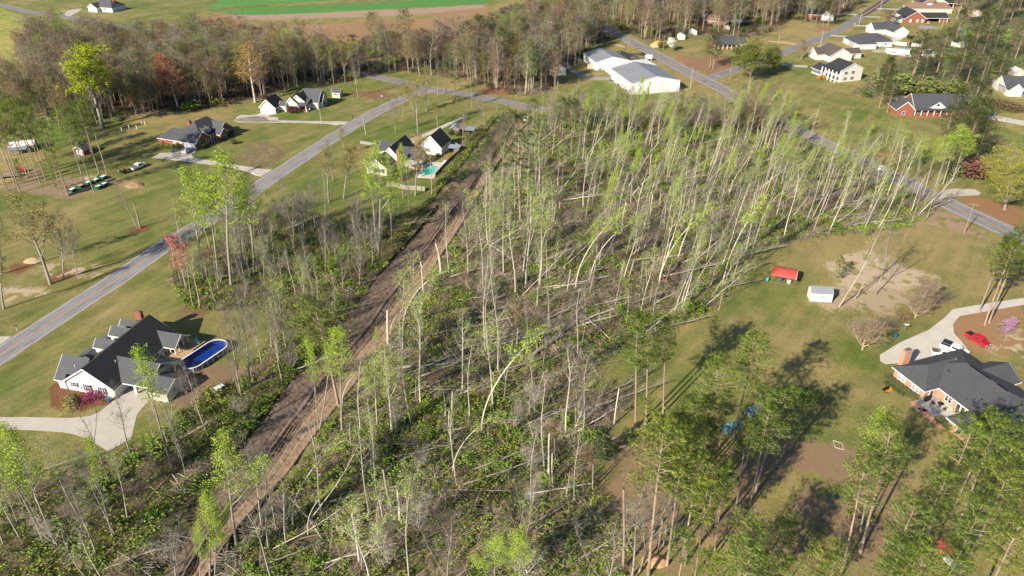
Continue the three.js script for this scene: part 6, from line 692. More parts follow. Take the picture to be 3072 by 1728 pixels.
function twigBush(seed, o = {}) { const R = rng(seed), w = new TB(), { r = 1.6, h = 2, n = 60, col = BARK.brown, tw = .02 } = o; for (let k = 0; k < n; k++) { const a = R() * 2 * PI, s = r * Math.sqrt(R()), l = h * (.5 + .6 * R()); const m = [Math.cos(a) * s * .45, l * .6, Math.sin(a) * s * .45], e = [Math.cos(a) * s, l, Math.sin(a) * s], c = vary(col, R, .6); w.tube([[(R() - .5) * .3, -.1, (R() - .5) * .3], m, e], [tw, tw * .7, .004], 3, c); for (let j = 0; j < 6; j++) { const f = .3 + .7 * R(); w.twig(m[0] + (e[0] - m[0]) * f, m[1] + (e[1] - m[1]) * f, m[2] + (e[2] - m[2]) * f, (R() - .5) * 1.0, .1 + .5 * R(), (R() - .5) * 1.0, .011, vary(col, R, .6)); } } return { wood: w.geo(), leaf: null, H: h }; }
function brushPile(seed, o = {}) { const R = rng(seed), w = new TB(), { r = 3, h = 1.2, n = 240, col = BARK.grey } = o; for (let k = 0; k < n; k++) { const a = R() * 2 * PI, s = r * Math.sqrt(R()), y = h * (1 - (s / r) ** 2) * R() + .05, t = R() * PI, l = .5 + 1.8 * R(), c = vary(R() < .3 ? BARK.brown : col, R, .6); if (k % 5) w.twig(Math.cos(a) * s, y, Math.sin(a) * s * .7, Math.cos(t) * l, (R() - .4) * .5, Math.sin(t) * l, .02, c); else w.tube([[Math.cos(a) * s - Math.cos(t) * l * .6, y, Math.sin(a) * s * .7 - Math.sin(t) * l * .6], [Math.cos(a) * s, y + .15, Math.sin(a) * s * .7], [Math.cos(a) * s + Math.cos(t) * l, y + .1 * R(), Math.sin(a) * s * .7 + Math.sin(t) * l]], [.06, .05, .02], 4, c); } return { wood: w.geo(), leaf: null, H: h }; }
const woodM = S(1, 1, 1, { vertexColors: true, roughness: .95 });
const leafM = new THREE.MeshStandardMaterial({ vertexColors: true, roughness: .9, side: THREE.DoubleSide });
const needleM = new THREE.MeshStandardMaterial({ vertexColors: true, roughness: .8, side: THREE.DoubleSide });
const needleT = [[1, 1, 1], [1.18, 1.06, .9], [.86, .92, .95], [1.06, 1.1, 1]].map(c => Object.assign(needleM.clone(), { color: new THREE.Color().setRGB(...c) })); const tint = {}; const leafTint = (r, g, b) => tint[[r, g, b]] ??= Object.assign(leafM.clone(), { color: new THREE.Color().setRGB(r, g, b) });
// prototypes
const mk = (n, f) => [...Array(n)].map((_, i) => f(i));
const K = {
  leafy: mk(6, i => hardwood(100 + i, { H: 22, r: .2, start: .45 + .03 * (i % 3), nb: 24, bl: 3.4, el: .75, sub: 4, leaves: 24, ls: .105, spread: .62, bark: BARK.grey, col: LEAF.bright, twigs: 3, fork: i % 2 ? 1 : 0, shape: t => 1.05 - .75 * t })),
  slim: mk(6, i => hardwood(120 + i, { H: 20, r: .125, start: .5 + .03 * (i % 3), nb: 19, bl: 2.5 + .3 * (i % 3), el: .75, sub: 4, leaves: 9, ls: .095, spread: .6, bark: i % 2 ? BARK.pale : [.40, .36, .30], col: [.30, .40, .055], twigs: 4, wob: .55, fork: i % 3 == 1 ? 1 : 0, shape: t => .45 + .7 * Math.sin(PI * Math.min(1, .2 + .75 * t)) })),
  thin: mk(8, i => hardwood(140 + i, { H: 19, r: .10 + .012 * (i % 4), start: .38 + .04 * (i % 4), nb: 16, bl: 2.3 + .3 * (i % 3), el: .75, sub: 3, twigs: 4, tl: .8, shape: t => .45 + .7 * Math.sin(PI * Math.min(1, .2 + .75 * t)), bark: [BARK.pale, BARK.grey, [.38, .34, .29], BARK.pale][i % 4], wob: .5 + .15 * (i % 3), fork: i % 4 == 1 ? 1 : 0, leaves: i % 3 == 0 ? 3 : 0, ls: .10, col: LEAF.bright })),
  bent: mk(4, i => hardwood(160 + i, { H: 19, r: .13, start: .6, nb: 14, bl: 1.5, el: .6, sub: 3, twigs: 4, leaves: 9, ls: .14, bark: BARK.pale, bend: .7 + .3 * i, col: LEAF.bright, wob: .2 })),
  bare: mk(6, i => hardwood(180 + i, { H: 18, r: .2, start: .35, nb: 18, bl: 4.2, el: .65, sub: 5, twigs: 7, tl: 1.1, bark: BARK.grey, wob: .5, fork: i % 3, shape: t => 1.05 - .7 * t })),
  olive: mk(5, i => hardwood(200 + i, { H: 18, r: .28, start: .42, nb: 17, bl: 4, el: .6, sub: 4, twigs: 5, leaves: 26, ls: .12, spread: .65, bark: BARK.grey, col: LEAF.olive, fork: i % 3, wob: .5, shape: t => 1.1 - .7 * t })),
  woods: mk(8, i => hardwood(220 + i, { H: 18, r: .13, start: .3, nb: 22, bl: 2.9 + .5 * (i % 3), el: .7, sub: 5, twigs: 11, tl: 1.1, tw: .022, bark: [[.42, .365, .30], [.34, .28, .21], [.45, .405, .345], [.30, .25, .19]][i % 4], wob: .7, fork: i % 3 == 1 ? 1 : 0, leaves: [1, 6, 3, 7, 1, 5, 4, 6][i], ls: .13, spread: .8, col: [LEAF.dull, LEAF.olive, LEAF.tan, LEAF.mid, LEAF.dull, LEAF.tan, LEAF.mid, LEAF.dull][i], shape: t => .35 + .85 * Math.sin(PI * Math.min(1, .12 + .8 * t)) })),
  woodsG: mk(4, i => hardwood(240 + i, { H: 20, r: .16, start: .35, nb: 24, bl: 3.6, el: .7, sub: 5, twigs: 3, leaves: 14, ls: .14, spread: .75, bark: BARK.grey, col: [LEAF.mid, LEAF.bright, LEAF.mid, LEAF.olive][i], fork: i % 2, shape: t => .4 + .8 * Math.sin(PI * Math.min(1, .12 + .8 * t)) })),
  pine: mk(5, i => pine(300 + i, { start: .58 + .03 * (i % 3), H: 24, bl: 3.5 + .25 * (i % 3) })),
  pineD: mk(4, i => pine(320 + i, { start: .22 + .07 * i, col: LEAF.pineD, bl: 4.3, H: 22, nb: 54 })),
  pineT: mk(3, i => pine(330 + i, { start: .55, col: [.13, .18, .035], bl: 4.0, H: 22, nb: 36 })),
  pineY: mk(3, i => pine(340 + i, { start: .12, H: 9, r: .12, nb: 34, bl: 2.0, nt: 14, tl: .33, sub: 7 })),
  cedar: mk(2, i => pine(350 + i, { start: .05, H: 8, r: .12, nb: 46, bl: 1.7, nt: 14, tl: .26, tw: .025, sub: 7, col: [.055, .10, .028] })),
  oak: [hardwood(360, { H: 24, r: .55, start: .34, nb: 24, bl: 8, el: .55, sub: 7, leaves: 34, ls: .22, spread: .85, bark: BARK.grey, col: LEAF.oak, twigs: 2, fork: 2, shape: t => 1.0 - .5 * t }), hardwood(361, { H: 14, r: .32, start: .2, nb: 30, bl: 5.5, el: .5, sub: 7, leaves: 30, ls: .16, spread: .9, bark: BARK.brown, col: [.135, .165, .028], twigs: 2, fork: 2, shape: t => 1.0 - .35 * t }), hardwood(362, { H: 14, r: .4, start: .2, nb: 26, bl: 5.5, el: .5, sub: 7, leaves: 18, ls: .15, spread: .85, bark: BARK.grey, col: [.27, .27, .03], twigs: 4, fork: 3, shape: t => 1.05 - .4 * t })],
  rust: [hardwood(370, { H: 22, r: .4, start: .2, nb: 34, bl: 6.5, el: .45, sub: 7, leaves: 20, ls: .17, spread: .7, bark: BARK.grey, col: LEAF.rust, twigs: 5, shape: t => 1.05 - .75 * t })],
  orange: [hardwood(371, { H: 22, r: .35, start: .3, nb: 26, bl: 4.6, el: .55, sub: 5, leaves: 17, ls: .17, spread: .7, bark: BARK.pale, col: LEAF.orange, twigs: 3, shape: t => 1.05 - .6 * t }), hardwood(372, { H: 14, r: .2, start: .3, nb: 22, bl: 3.2, el: .55, sub: 5, leaves: 10, ls: .14, spread: .6, bark: BARK.grey, col: [.33, .23, .07], twigs: 4 })],
  bud: mk(2, i => hardwood(380 + i, { H: 8, r: .1, start: .25, nb: 18, bl: 2.4, el: .7, sub: 5, leaves: 8, ls: .11, spread: .4, bark: BARK.grey, col: i ? LEAF.purple : LEAF.pink, twigs: 4, tl: .5, fork: 2 })),
  blossom: [hardwood(390, { H: 6, r: .14, start: .3, nb: 26, bl: 2.6, el: .7, sub: 5, leaves: 16, ls: .15, spread: .5, bark: BARK.brown, col: LEAF.white, twigs: 2 })],
  ornate: mk(2, i => hardwood(395 + i, { H: 7, r: .14, start: .12, nb: 26, bl: 3.4, el: .75, sub: 6, twigs: 8, tl: .8, bark: [.42, .33, .22], fork: 3, wob: .3 })),
  snag: mk(6, i => snag(400 + i, 5 + i)),
  snagP: [(() => { const s = snag(410, 11); const c = s.wood.attributes.color; for (let i = 0; i < c.count - 16; i++) c.setXYZ(i, .30 * (.8 + .4 * H2(i, 1, 2)), .235 * (.8 + .4 * H2(i, 1, 2)), .175 * (.8 + .4 * H2(i, 1, 2))); return s; })()],
  white: mk(4, i => hardwood(185 + i * 3, { H: 8, r: .09, start: .15, nb: 16, bl: 2.6, el: .75, sub: 5, twigs: 4, tl: .8, tw: .018, bark: [.40, .36, .31], wob: .5, fork: 2 })),
  logB: mk(2, i => log(450 + i, { L: 14, r: .34, bark: [.19, .14, .10], nb: 3 })),
  log: mk(6, i => log(420 + i, { L: 11 + 1.6 * i, r: .15 + .02 * i, bark: [BARK.grey, BARK.pale, BARK.brown][i % 3], up: i % 2 ? .6 : .1, root: i == 2 || i == 5 })),
  logG: mk(3, i => log(440 + i, { L: 14 + i, r: .17, bark: BARK.grey, leaves: 14, up: 1.2 })),
  shrub: mk(5, i => shrub(460 + i, { col: [LEAF.shrub, [.15, .235, .025], [.09, .15, .025], [.18, .21, .035], [.12, .19, .02]][i], r: 1.3 + .15 * i, h: 1.4 + .2 * (i % 3) })),
  hedge: mk(3, i => shrub(470 + i, { col: [[.08, .11, .03], [.10, .12, .035], [.06, .09, .03]][i], r: 1.0, h: 1.3, n: 420, ls: .11, dense: 1 })),
  twigb: mk(5, i => twigBush(480 + i, { col: [BARK.brown, [.26, .19, .12], [.20, .17, .14], [.30, .21, .12], [.24, .19, .16]][i] })),
  pile: mk(3, i => brushPile(490 + i))
};
function plant(proto, name, base, o, label, cat, group, leafMat) {
  const g = thing(name, label, cat, group); const s = (o.h || proto.H) / proto.H, y = gh(base[0], base[1]); g.position.set(base[0], y - .05, base[1]);
  const sx = s * (o.w || 1); g.scale.set(sx, s, sx); const t = new THREE.Quaternion().setFromAxisAngle(new THREE.Vector3(0, 1, 0), o.turn || 0);
  if (o.lean) { const d = new THREE.Vector3(o.lean[0], 1, o.lean[1]).normalize(); g.quaternion.setFromUnitVectors(new THREE.Vector3(0, 1, 0), d).multiply(t); } else g.quaternion.copy(t);
  part(g, o.parts?.[0] || 'trunk', proto.wood, woodM); if (proto.leaf) part(g, o.parts?.[1] || 'crown', proto.leaf, leafMat == needleM ? needleT[Math.floor(H2(Math.floor(base[0] * 10), Math.floor(base[1] * 10), 5) * 4)] : leafMat || leafM); return g;
}
// ---------------------------------------------------------------- plants: where they stand
const R0 = rng(77);
const pick = a => a[Math.floor(R0() * a.length)];
function scatter(P, n, minD, f, dens) { let x0 = 1e9, x1 = -1e9, z0 = 1e9, z1 = -1e9; for (const p of P) { x0 = Math.min(x0, p[0]); x1 = Math.max(x1, p[0]); z0 = Math.min(z0, p[1]); z1 = Math.max(z1, p[1]); } const cell = new Map(), key = (x, z) => Math.floor(x / minD) + ',' + Math.floor(z / minD); let k = 0; for (let t = 0; t < n * 40 && k < n; t++) { const x = x0 + (x1 - x0) * R0(), z = z0 + (z1 - z0) * R0(); if (!inPoly(x, z, P)) continue; if (dens && R0() > dens(x, z)) continue; let ok = true; const i = Math.floor(x / minD), j = Math.floor(z / minD); for (let a = -1; a <= 1 && ok; a++) for (let b = -1; b <= 1 && ok; b++) for (const p of cell.get((i + a) + ',' + (j + b)) || []) if ((p[0] - x) ** 2 + (p[1] - z) ** 2 < minD * minD) ok = false; if (!ok) continue; const kk = key(x, z); if (!cell.has(kk)) cell.set(kk, []); cell.get(kk).push([x, z]); f(x, z, k++); } return k; }
// plausible visibility: is the base inside the frame
function shows(x, z, h = 0, m = 40) { const dy = h - CAMH, fw = -SN * dy - CS * z, up = CS * dy - SN * z; const px = 1536 + F * x / fw, py = 864 - F * up / fw; return px > -m && px < 3072 + m && py > -m && py < 1728 + m; }
// tree from a base pixel to a top pixel
function tree2(kind, b, t, name, label, cat, group, o = {}) { const B = W(b), T = topAt(B, t), L = Math.hypot(T[0], T[1]); const P = K[kind], pr = P[(o.v ?? Math.floor(R0() * P.length)) % P.length]; return plant(pr, name, B, { h: L * (o.k || 1), lean: [T[0] / T[1], 0], turn: o.turn ?? R0() * 6.28, w: o.w, parts: o.parts }, label, cat, group, o.mat || (kind.startsWith('pine') || kind == 'cedar' ? needleM : leafM)); }
// pine whose crown top shows at a pixel, height given
function pineTop(t, h, kind = 'pine', label, group, w) { const B = W(t, h); return plant(pick(K[kind]), 'pine_tree', B, { h, turn: R0() * 6, w, lean: [(R0() - .5) * .06, (R0() - .5) * .06] }, label, 'tree', group, needleM); }

// ---- pines on the lawn under which the bins stand
{ const L = 'tall slender pine with a bare trunk on the lawn with the green bins', G = 'pines on the lawn with the green bins';
  for (const [x, y, h] of [[80, 470, 24], [155, 412, 22], [205, 490, 25], [188, 335, 24], [300, 300, 26], [278, 340, 25], [405, 390, 24], [460, 366, 23], [640, 545, 17], [688, 522, 26], [850, 390, 26], [942, 475, 24], [1000, 300, 25], [1080, 305, 25], [40, 412, 22], [350, 190, 24], [420, 160, 22], [520, 320, 24], [-40, 420, 24], [-120, 330, 25], [-60, 200, 24], [60, 190, 25], [130, 120, 24], [210, 60, 22], [480, 40, 22]]) plant(pick(K.pine), 'pine_tree', W(q(0, 1, x, y)), { h: h * (.92 + .12 * R0()), turn: R0() * 6, w: .8, lean: [-.01 + (R0() - .5) * .06, (R0() - .5) * .05] }, L, 'tree', G, needleM);
  for (const [x, y] of [[575, 460], [230, 395]]) plant(K.pineY[0], 'young_pine', W(q(0, 1, x, y)), { h: 8, turn: R0() * 6, w: .8 }, 'young bushy pine among the tall lawn pines', 'tree', 'young pines on the lawn', needleM); }
// ---- single remarkable trees
tree2('oak', q(0, 0, 1035, 1285), q(0, 0, 850, 545), 'oak_tree', 'huge oak with bright yellow-green foliage and pale trunk', 'tree', null, { v: 0, w: 1.1, turn: 1 });
tree2('rust', q(0, 0, 1800, 1105), q(0, 0, 1640, 575), 'rust_tree', 'rust red tree with a broad crown at the woods edge', 'tree', null, { turn: 2, w: 1.25 });
tree2('orange', q(0, 0, 2570, 1030), q(0, 0, 2480, 470), 'amber_tree', 'amber orange tree with pale trunk beside the cream house', 'tree', null, { v: 0, turn: 1, w: 1.35 });
tree2('orange', q(1, 1, 1605, 515), q(1, 1, 1640, -60), 'amber_tree', 'small amber tree standing between garage and pool house', 'tree', null, { v: 1 });
tree2('bud', q(0, 1, 1880, 1480), q(0, 1, 1745, 955), 'redbud_tree', 'pink flowering tree leaning over the road edge', 'tree', null, { v: 0, turn: 1, w: .8 });
tree2('bud', q(3, 2, 2400, 500), q(3, 2, 2420, 330), 'redbud_tree', 'purple flowering redbud behind the red pickup', 'tree', null, { v: 1, w: 1.5 });
tree2('blossom', q(2, 0, 1605, 515), q(2, 0, 1605, 405), 'blossom_tree', 'round white blossoming tree beside the highway', 'tree', null, { w: 1.2 });
tree2('blossom', q(2, 0, 2170, 325), q(2, 0, 2170, 270), 'blossom_tree', 'small white blossoming tree near the tan cabin', 'tree', null, { w: 1.3 });
tree2('bare', q(0, 1, 1388, 852), q(0, 1, 1150, 400), 'dead_tree', 'dead trunk leaning over with a broken bare top', 'tree', null, { v: 0, w: .8 });
tree2('snagP', q(0, 1, 1412, 850), q(0, 1, 1345, 600), 'split_trunk', 'tall split trunk with a shattered top in a mulch ring', 'tree', null, { v: 0, w: 1.9 });
{ const L = 'olive-budded yard tree on the lawn by the road', G = 'olive yard trees by the road';
  for (const [c, r, bx, by, tx, ty, k] of [[0, 1, 510, 1410, 200, 550, 'olive'], [0, 1, 20, 1310, -60, 700, 'olive'], [0, 2, 40, 210, -60, -350, 'olive'], [1, 1, 885, 545, 930, 40, 'olive'], [1, 1, 735, 590, 690, 60, 'olive'], [1, 0, 1590, 1170, 1540, 830, 'olive'], [1, 0, 1630, 1330, 1600, 840, 'olive'], [1, 0, 1720, 1115, 1700, 700, 'olive'], [1, 0, 1835, 1310, 1800, 1040, 'olive'], [1, 0, 905, 1560, 850, 1300, 'olive'], [0, 1, 2410, 330, 2230, 120, 'leafy']]) tree2(k, q(c, r, bx, by), q(c, r, tx, ty), 'yard_tree', L, 'tree', G);
  const L2 = 'bare grey yard tree standing on mown lawn', G2 = 'bare yard trees on the lawns';
  for (const [c, r, bx, by, tx, ty] of [[0, 1, 640, 1360, 600, 720], [0, 1, 775, 1290, 690, 870], [0, 1, 705, 1265, 620, 980], [1, 0, 1030, 975, 960, 590], [1, 0, 1405, 1340, 1390, 990], [1, 0, 1470, 1220, 1480, 950], [1, 0, 1735, 1060, 1710, 760], [1, 0, 1830, 970, 1820, 640], [1, 0, 2170, 1080, 2160, 830], [1, 0, 2240, 1135, 2240, 1000], [1, 0, 2080, 1450, 2085, 1120], [1, 1, 775, 372, 720, -40], [1, 1, 600, 870, 550, 410], [1, 1, 1540, 695, 1520, 290], [3, 0, 1170, 640, 1190, 560], [3, 0, 1245, 590, 1240, 520], [2, 0, 2275, 350, 2280, 200], [2, 0, 2510, 380, 2510, 260], [0, 0, 1570, 1280, 1590, 1200]]) tree2('bare', q(c, r, bx, by), q(c, r, tx, ty), 'bare_yard_tree', L2, 'tree', G2, { w: .9 });
  for (const [c, r, bx, by, tx, ty] of [[2, 0, 2400, 820, 2400, 470], [3, 0, 60, 740, 40, 500], [3, 1, 2450, 570, 2450, 150], [3, 1, 2380, 660, 2440, 330]]) tree2('oak', q(c, r, bx, by), q(c, r, tx, ty), 'live_oak', c == 3 && r == 1 ? 'yellow-olive live oak beside the gravel driveway' : 'broad dark olive live oak near the side road junction', 'tree', c == 3 && r == 1 ? 'live oaks by the gravel driveway' : 'live oaks near the junction', { v: c == 3 && r == 1 ? 2 : 1, w: 1.35 });
  for (const [k, x, y, h] of [['N', 1560, 470, 8], ['N', 20, 1050, 8], ['G', 1200, 235, 7], ['G', 1040, 200, 9], ['G', 1110, 440, 6], ['N', 2010, 140, 7], ['03', 1200, 265, 8]]) plant(pick(K.ornate), 'bare_ornamental', zw(k, x, y), { h, turn: R0() * 6, w: 1.2 }, 'low spreading bare ornamental tree on the far lawns', 'tree', 'bare ornamental trees on the far lawns'); }
// big bare trees by the golf cart and pool
for (const [b, t] of [[[2525, 1020], [2400, 60]], [[2430, 1085], [2240, 180]], [[2415, 1085], [2290, 620]]]) tree2('bare', q(0, 2, ...b), q(0, 2, ...t), 'tall_bare_tree', 'tall pale bare tree rising beside the golf cart yard', 'tree', 'bare trees by the golf cart yard', { w: .75 });
for (const [b, t] of [[[1950, 215], [1840, -330]], [[2010, 205], [1930, -380]]]) tree2('slim', q(0, 2, ...b), q(0, 2, ...t), 'twin_trunk_tree', 'slim tree in the mulch bed behind the white house', 'tree', 'trees in the mulch bed', {});
tree2('leafy', q(0, 3, 1740, 385), q(0, 2, 1385, 640), 'leafing_tree', 'half-bare leafing tree in front of the white house carport', 'tree', null, { v: 2, w: .8 });
// leafing trees in the left woods by the road and in front
{ const L = 'tall leafing tree with yellow-green spring crown in the woods left of the track'.replace('left of', 'beside'), G = 'leafing trees beside the dirt track';
  for (const [c, r, bx, by, c2, r2, tx, ty, w] of [[0, 1, 2060, 1400, 0, 1, 1880, 290, 1], [0, 1, 2205, 1400, 0, 1, 2060, 330, 1], [0, 1, 2330, 1449, 0, 1, 2230, 120, 1.1], [0, 1, 2560, 1330, 0, 1, 2480, 330, 1.1], [1, 1, 1245, 1010, 1, 1, 1230, 40, 1], [1, 1, 1205, 1015, 1, 1, 1140, 150, .9], [1, 1, 1480, 550, 1, 1, 1450, 20, .8], [1, 1, 1370, 820, 1, 1, 1330, 120, .8], [1, 1, 1440, 720, 1, 1, 1430, 350, .8], [0, 1, 2450, 1300, 0, 1, 2380, 480, .9], [0, 3, 570, 1150, 0, 3, 80, -20, .9], [0, 3, 460, 1150, 0, 3, 0, 200, .9], [0, 3, 2370, 1085, 0, 3, 2220, 60, 1.2], [0, 3, 2100, 1449, 0, 3, 2085, 560, .9], [0, 3, 2150, 1449, 0, 3, 2160, 720, .8], [1, 2, 632, 1420, 1, 2, 530, 530, .6], [1, 2, 640, 1420, 1, 2, 800, 430, .7], [1, 2, 865, 1449, 1, 2, 850, 440, .9], [1, 2, 1195, 700, 1, 2, 1215, 400, .7], [0, 3, 1145, 1090, 0, 3, 880, 80, .5], [0, 3, 1600, 510, 0, 3, 1390, 0, .5], [0, 3, 2000, 1500, 0, 3, 1990, 900, .8], [3, 3, 930, 1000, 3, 2, 1140, 1250, .6], [1, 3, 2400, 1700, 1, 3, 2420, 1050, 1.2], [2, 3, 60, 1750, 2, 3, 90, 1050, 1.2]]) tree2('leafy', q(c, r, bx, by), q(c2, r2, tx, ty), 'leafing_tree', L, 'tree', G, { w }); }
// specific slim trunks in the middle
{ const L = 'slim pale trunk with a few spring leaves standing alone among fallen logs', G = 'slim standing trunks by the dirt track';
  for (const [c, r, bx, by, tx, ty, k] of [[1, 2, 1050, 1449, 1010, 640, 'thin'], [1, 2, 1220, 1400, 1180, 690, 'slim'], [1, 2, 1360, 1449, 1310, 620, 'slim'], [1, 2, 1605, 1110, 1640, 480, 'thin'], [1, 2, 1655, 1150, 1605, 150, 'slim'], [1, 2, 1430, 910, 1440, 200, 'thin'], [1, 2, 1475, 630, 1480, -100, 'slim'], [1, 2, 2305, 620, 2290, -350, 'thin'], [1, 2, 2325, 620, 2330, -330, 'thin'], [1, 2, 2435, 850, 2410, -100, 'thin'], [1, 2, 2150, 1320, 2140, 560, 'thin'], [1, 2, 2500, 1130, 2560, 500, 'thin'], [2, 1, 135, 1449, 200, 450, 'slim'], [2, 1, 275, 1449, 350, 430, 'slim'], [2, 1, 340, 1410, 370, 760, 'thin'], [2, 1, 190, 1410, 260, 800, 'thin'], [1, 1, 2135, 1340, 2100, 560, 'bare'], [1, 1, 2285, 1449, 2230, 520, 'slim'], [1, 1, 2490, 1300, 2480, 430, 'slim'], [1, 1, 2370, 1300, 2380, 700, 'thin'], [2, 2, 540, 1449, 570, 580, 'thin'], [2, 2, 305, 810, 400, 60, 'thin'], [2, 2, 1150, 360, 1180, -60, 'thin'], [2, 2, 705, 570, 770, -40, 'thin'], [2, 2, 1410, 310, 1480, -60, 'thin'], [2, 2, 2080, 230, 2130, -60, 'thin'], [1, 3, 130, 1170, 5, 200, 'thin'], [1, 3, 205, 1000, 80, 260, 'thin'], [0, 3, 1760, 1449, 1690, 940, 'bare'], [1, 3, 1040, 1310, 970, 830, 'snag'], [1, 3, 1215, 1050, 1250, 500, 'thin'], [2, 3, 365, 440, 390, 10, 'snag'], [2, 3, 440, 320, 430, 60, 'snag'], [2, 3, 10, 1150, 180, 570, 'thin']]) tree2(k, q(c, r, bx, by), q(c, r, tx, ty), 'slim_trunk_tree', L, 'tree', G, { parts: ['trunk', 'leaves'] }); }
// arching trees
for (const [c, r, bx, by, h, turn] of [[1, 2, 1480, 430, 24, .3], [1, 2, 870, 1200, 15, .2], [2, 1, 640, 1449, 26, .45], [2, 1, 780, 1400, 24, .5], [1, 3, 375, 950, 20, .5], [1, 3, 525, 1040, 12, .3], [2, 1, 520, 1300, 14, .4], [1, 2, 1350, 480, 14, .2], [2, 3, 660, -200, 8, .9], [2, 1, 1480, 1400, 26, .4], [1, 3, 1980, 420, 16, .5], [2, 1, 2120, 1400, 26, .3], [2, 1, 960, 290, 16, .3], [1, 2, 2270, 1449, 26, .5]]) plant(pick(K.bent), 'arching_tree', W(q(c, r, bx, by)), { h, turn }, 'thin tree bent over in a long arch by the storm', 'tree', 'storm-bent arching trees');
// pines: near right, broken and tall
tree2('pineT', q(1, 2, 830, 1180), q(1, 2, 600, 100), 'pine_tree', 'dark broad pine leaning over the dirt track', 'tree', null, { v: 1, w: 1.2 });
tree2('pineT', q(2, 1, 85, 790), q(2, 0, 60, 1200), 'pine_tree', 'broad pine with olive crown at the upper end of the track', 'tree', null, { v: 0, w: 1.15 });
tree2('pineT', q(1, 1, 2290, 640), q(1, 1, 2350, 0), 'pine_tree', 'slender dark pine on the bank of the dirt track', 'tree', null, { v: 2, w: .7 });
tree2('pineT', q(2, 0, 500, 1449), q(2, 0, 520, 1010), 'pine_tree', 'dark pine at the road end of the damaged woods', 'tree', null, { v: 0, w: 1.1 });
tree2('pineT', q(2, 0, 2330, 1200), q(2, 0, 2340, 890), 'pine_tree', 'dark pine by the highway in front of the lawn', 'tree', null, { v: 1 });
{ const L = 'tall pine with bare trunk in the pine grove by the brick ranch house', G = 'grove pines by the brick ranch house';
  for (const [c, r, bx, by, tx, ty] of [[2, 2, 1240, 1410, 1270, 300], [2, 2, 1345, 1370, 1390, 330], [2, 2, 1520, 1260, 1560, 330], [2, 2, 1990, 745, 2050, 300], [2, 3, 1530, 1150, 1700, -120], [2, 3, 1370, 1449, 1520, -60], [2, 3, 1560, 1340, 1750, 60], [2, 3, 1630, 1110, 1790, -60], [2, 3, 1810, 635, 1860, -300], [2, 3, 1860, 720, 1960, -100], [2, 3, 1970, 870, 2080, 0], [2, 3, 2250, 770, 2380, -40], [2, 3, 2030, 1270, 2150, 380], [2, 3, 1950, 1260, 2000, 860], [2, 3, 1710, 1340, 1900, 250], [2, 3, 1740, 1340, 1830, 500], [2, 3, 1840, 1449, 1990, 500], [3, 3, 930, 1220, 1240, -60], [3, 3, 730, 1449, 1000, 320], [2, 3, 1320, 140, 1350, -330], [2, 3, 2090, 140, 2160, -400]]) tree2('pine', q(c, r, bx, by), q(c, r, tx, ty), 'pine_tree', L, 'tree', G, { w: .8 });
  for (const [c, r, x, y, h] of [[3, 3, 1480, 730, 22], [3, 3, 2150, 680, 23], [3, 3, 2060, -80, 24], [3, 3, 2400, 420, 23], [3, 3, 1780, 420, 20], [3, 3, 230, 900, 14], [3, 3, 480, 1190, 15], [3, 3, 1380, 1120, 18], [3, 3, 2350, -60, 22], [3, 3, 2540, 150, 23], [3, 3, 1950, 1250, 17], [3, 3, 2560, 900, 21], [3, 3, 150, 1250, 13], [3, 2, 100, 1080, 22], [3, 2, 30, 1230, 21], [2, 2, 2100, 760, 24], [2, 2, 2430, 490, 24], [2, 2, 1950, 1150, 19], [2, 2, 1650, 1260, 14], [2, 2, 2520, 1030, 18], [2, 3, 2400, 900, 18], [2, 3, 2160, 380, 13], [2, 3, 1980, 1250, 12], [3, 3, 1650, 1180, 19], [3, 2, 2250, 1330, 20], [3, 2, 2576, 1330, 22], [2, 3, 2450, 1180, 22], [3, 3, 1250, 1300, 15], [2, 3, 1750, 1050, 14], [2, 3, 2100, 1300, 14], [3, 3, 700, 1250, 15], [2, 3, 2560, 1250, 16], [2, 3, 1600, 250, 20]]) pineTop(q(c, r, x, y), h, 'pine', L, G, .98);
  for (const [c, r, x, y, h] of [[3, 1, 2400, 960, 20], [3, 1, 2500, 1000, 22], [3, 1, 2576, 900, 24]]) pineTop(q(c, r, x, y), h, 'pine', 'tall pine standing over the concrete drive by the road', 'pines over the concrete drive', 1); }
for (const [k, b, t] of [['13', [715, 1640], [1210, 780]], ['13', [870, 1560], [1250, 880]], ['13', [1080, 1520], [1300, 720]], ['13', [1000, 1100], [1085, 840]]]) tree2('thin', zp(k, ...b), zp(k, ...t), 'bare_pole_tree', 'bare thin pole tree leaning over the sandy lawn', 'tree', 'bare pole trees on the sandy lawn', { w: .95, v: [1, 2, 5, 6][Math.round(b[0]) % 4] });
tree2('snagP', q(2, 3, 1115, 1385), q(2, 3, 1145, 590), 'broken_pine', 'broken pine trunk with an orange splintered top', 'tree', null, { v: 0, w: .8 });
for (const [bx, by, tx, ty] of [[1210, 1449, 1320, 480], [1280, 1400, 1590, 640]]) tree2('bare', q(2, 3, bx, by), q(2, 3, tx, ty), 'bare_lawn_tree', 'bare branching tree among the grove pines', 'tree', 'bare trees in the grove', { w: .8 });
tree2('cedar', q(2, 3, 920, 290), q(2, 3, 930, -10), 'cedar_tree', 'dense green cedar at the edge of the damaged woods', 'tree', null, { v: 0, w: 1.2 });
tree2('pineY', q(3, 1, 730, 1365), q(3, 1, 745, 1140), 'young_pine', 'small thin pine beside the red carport', 'tree', null, { v: 1, w: .9 });
tree2('pineY', q(3, 1, 1000, 930), q(3, 1, 1010, 830), 'young_pine', 'small round evergreen at the woods corner', 'tree', null, { v: 2, w: 1.3 });
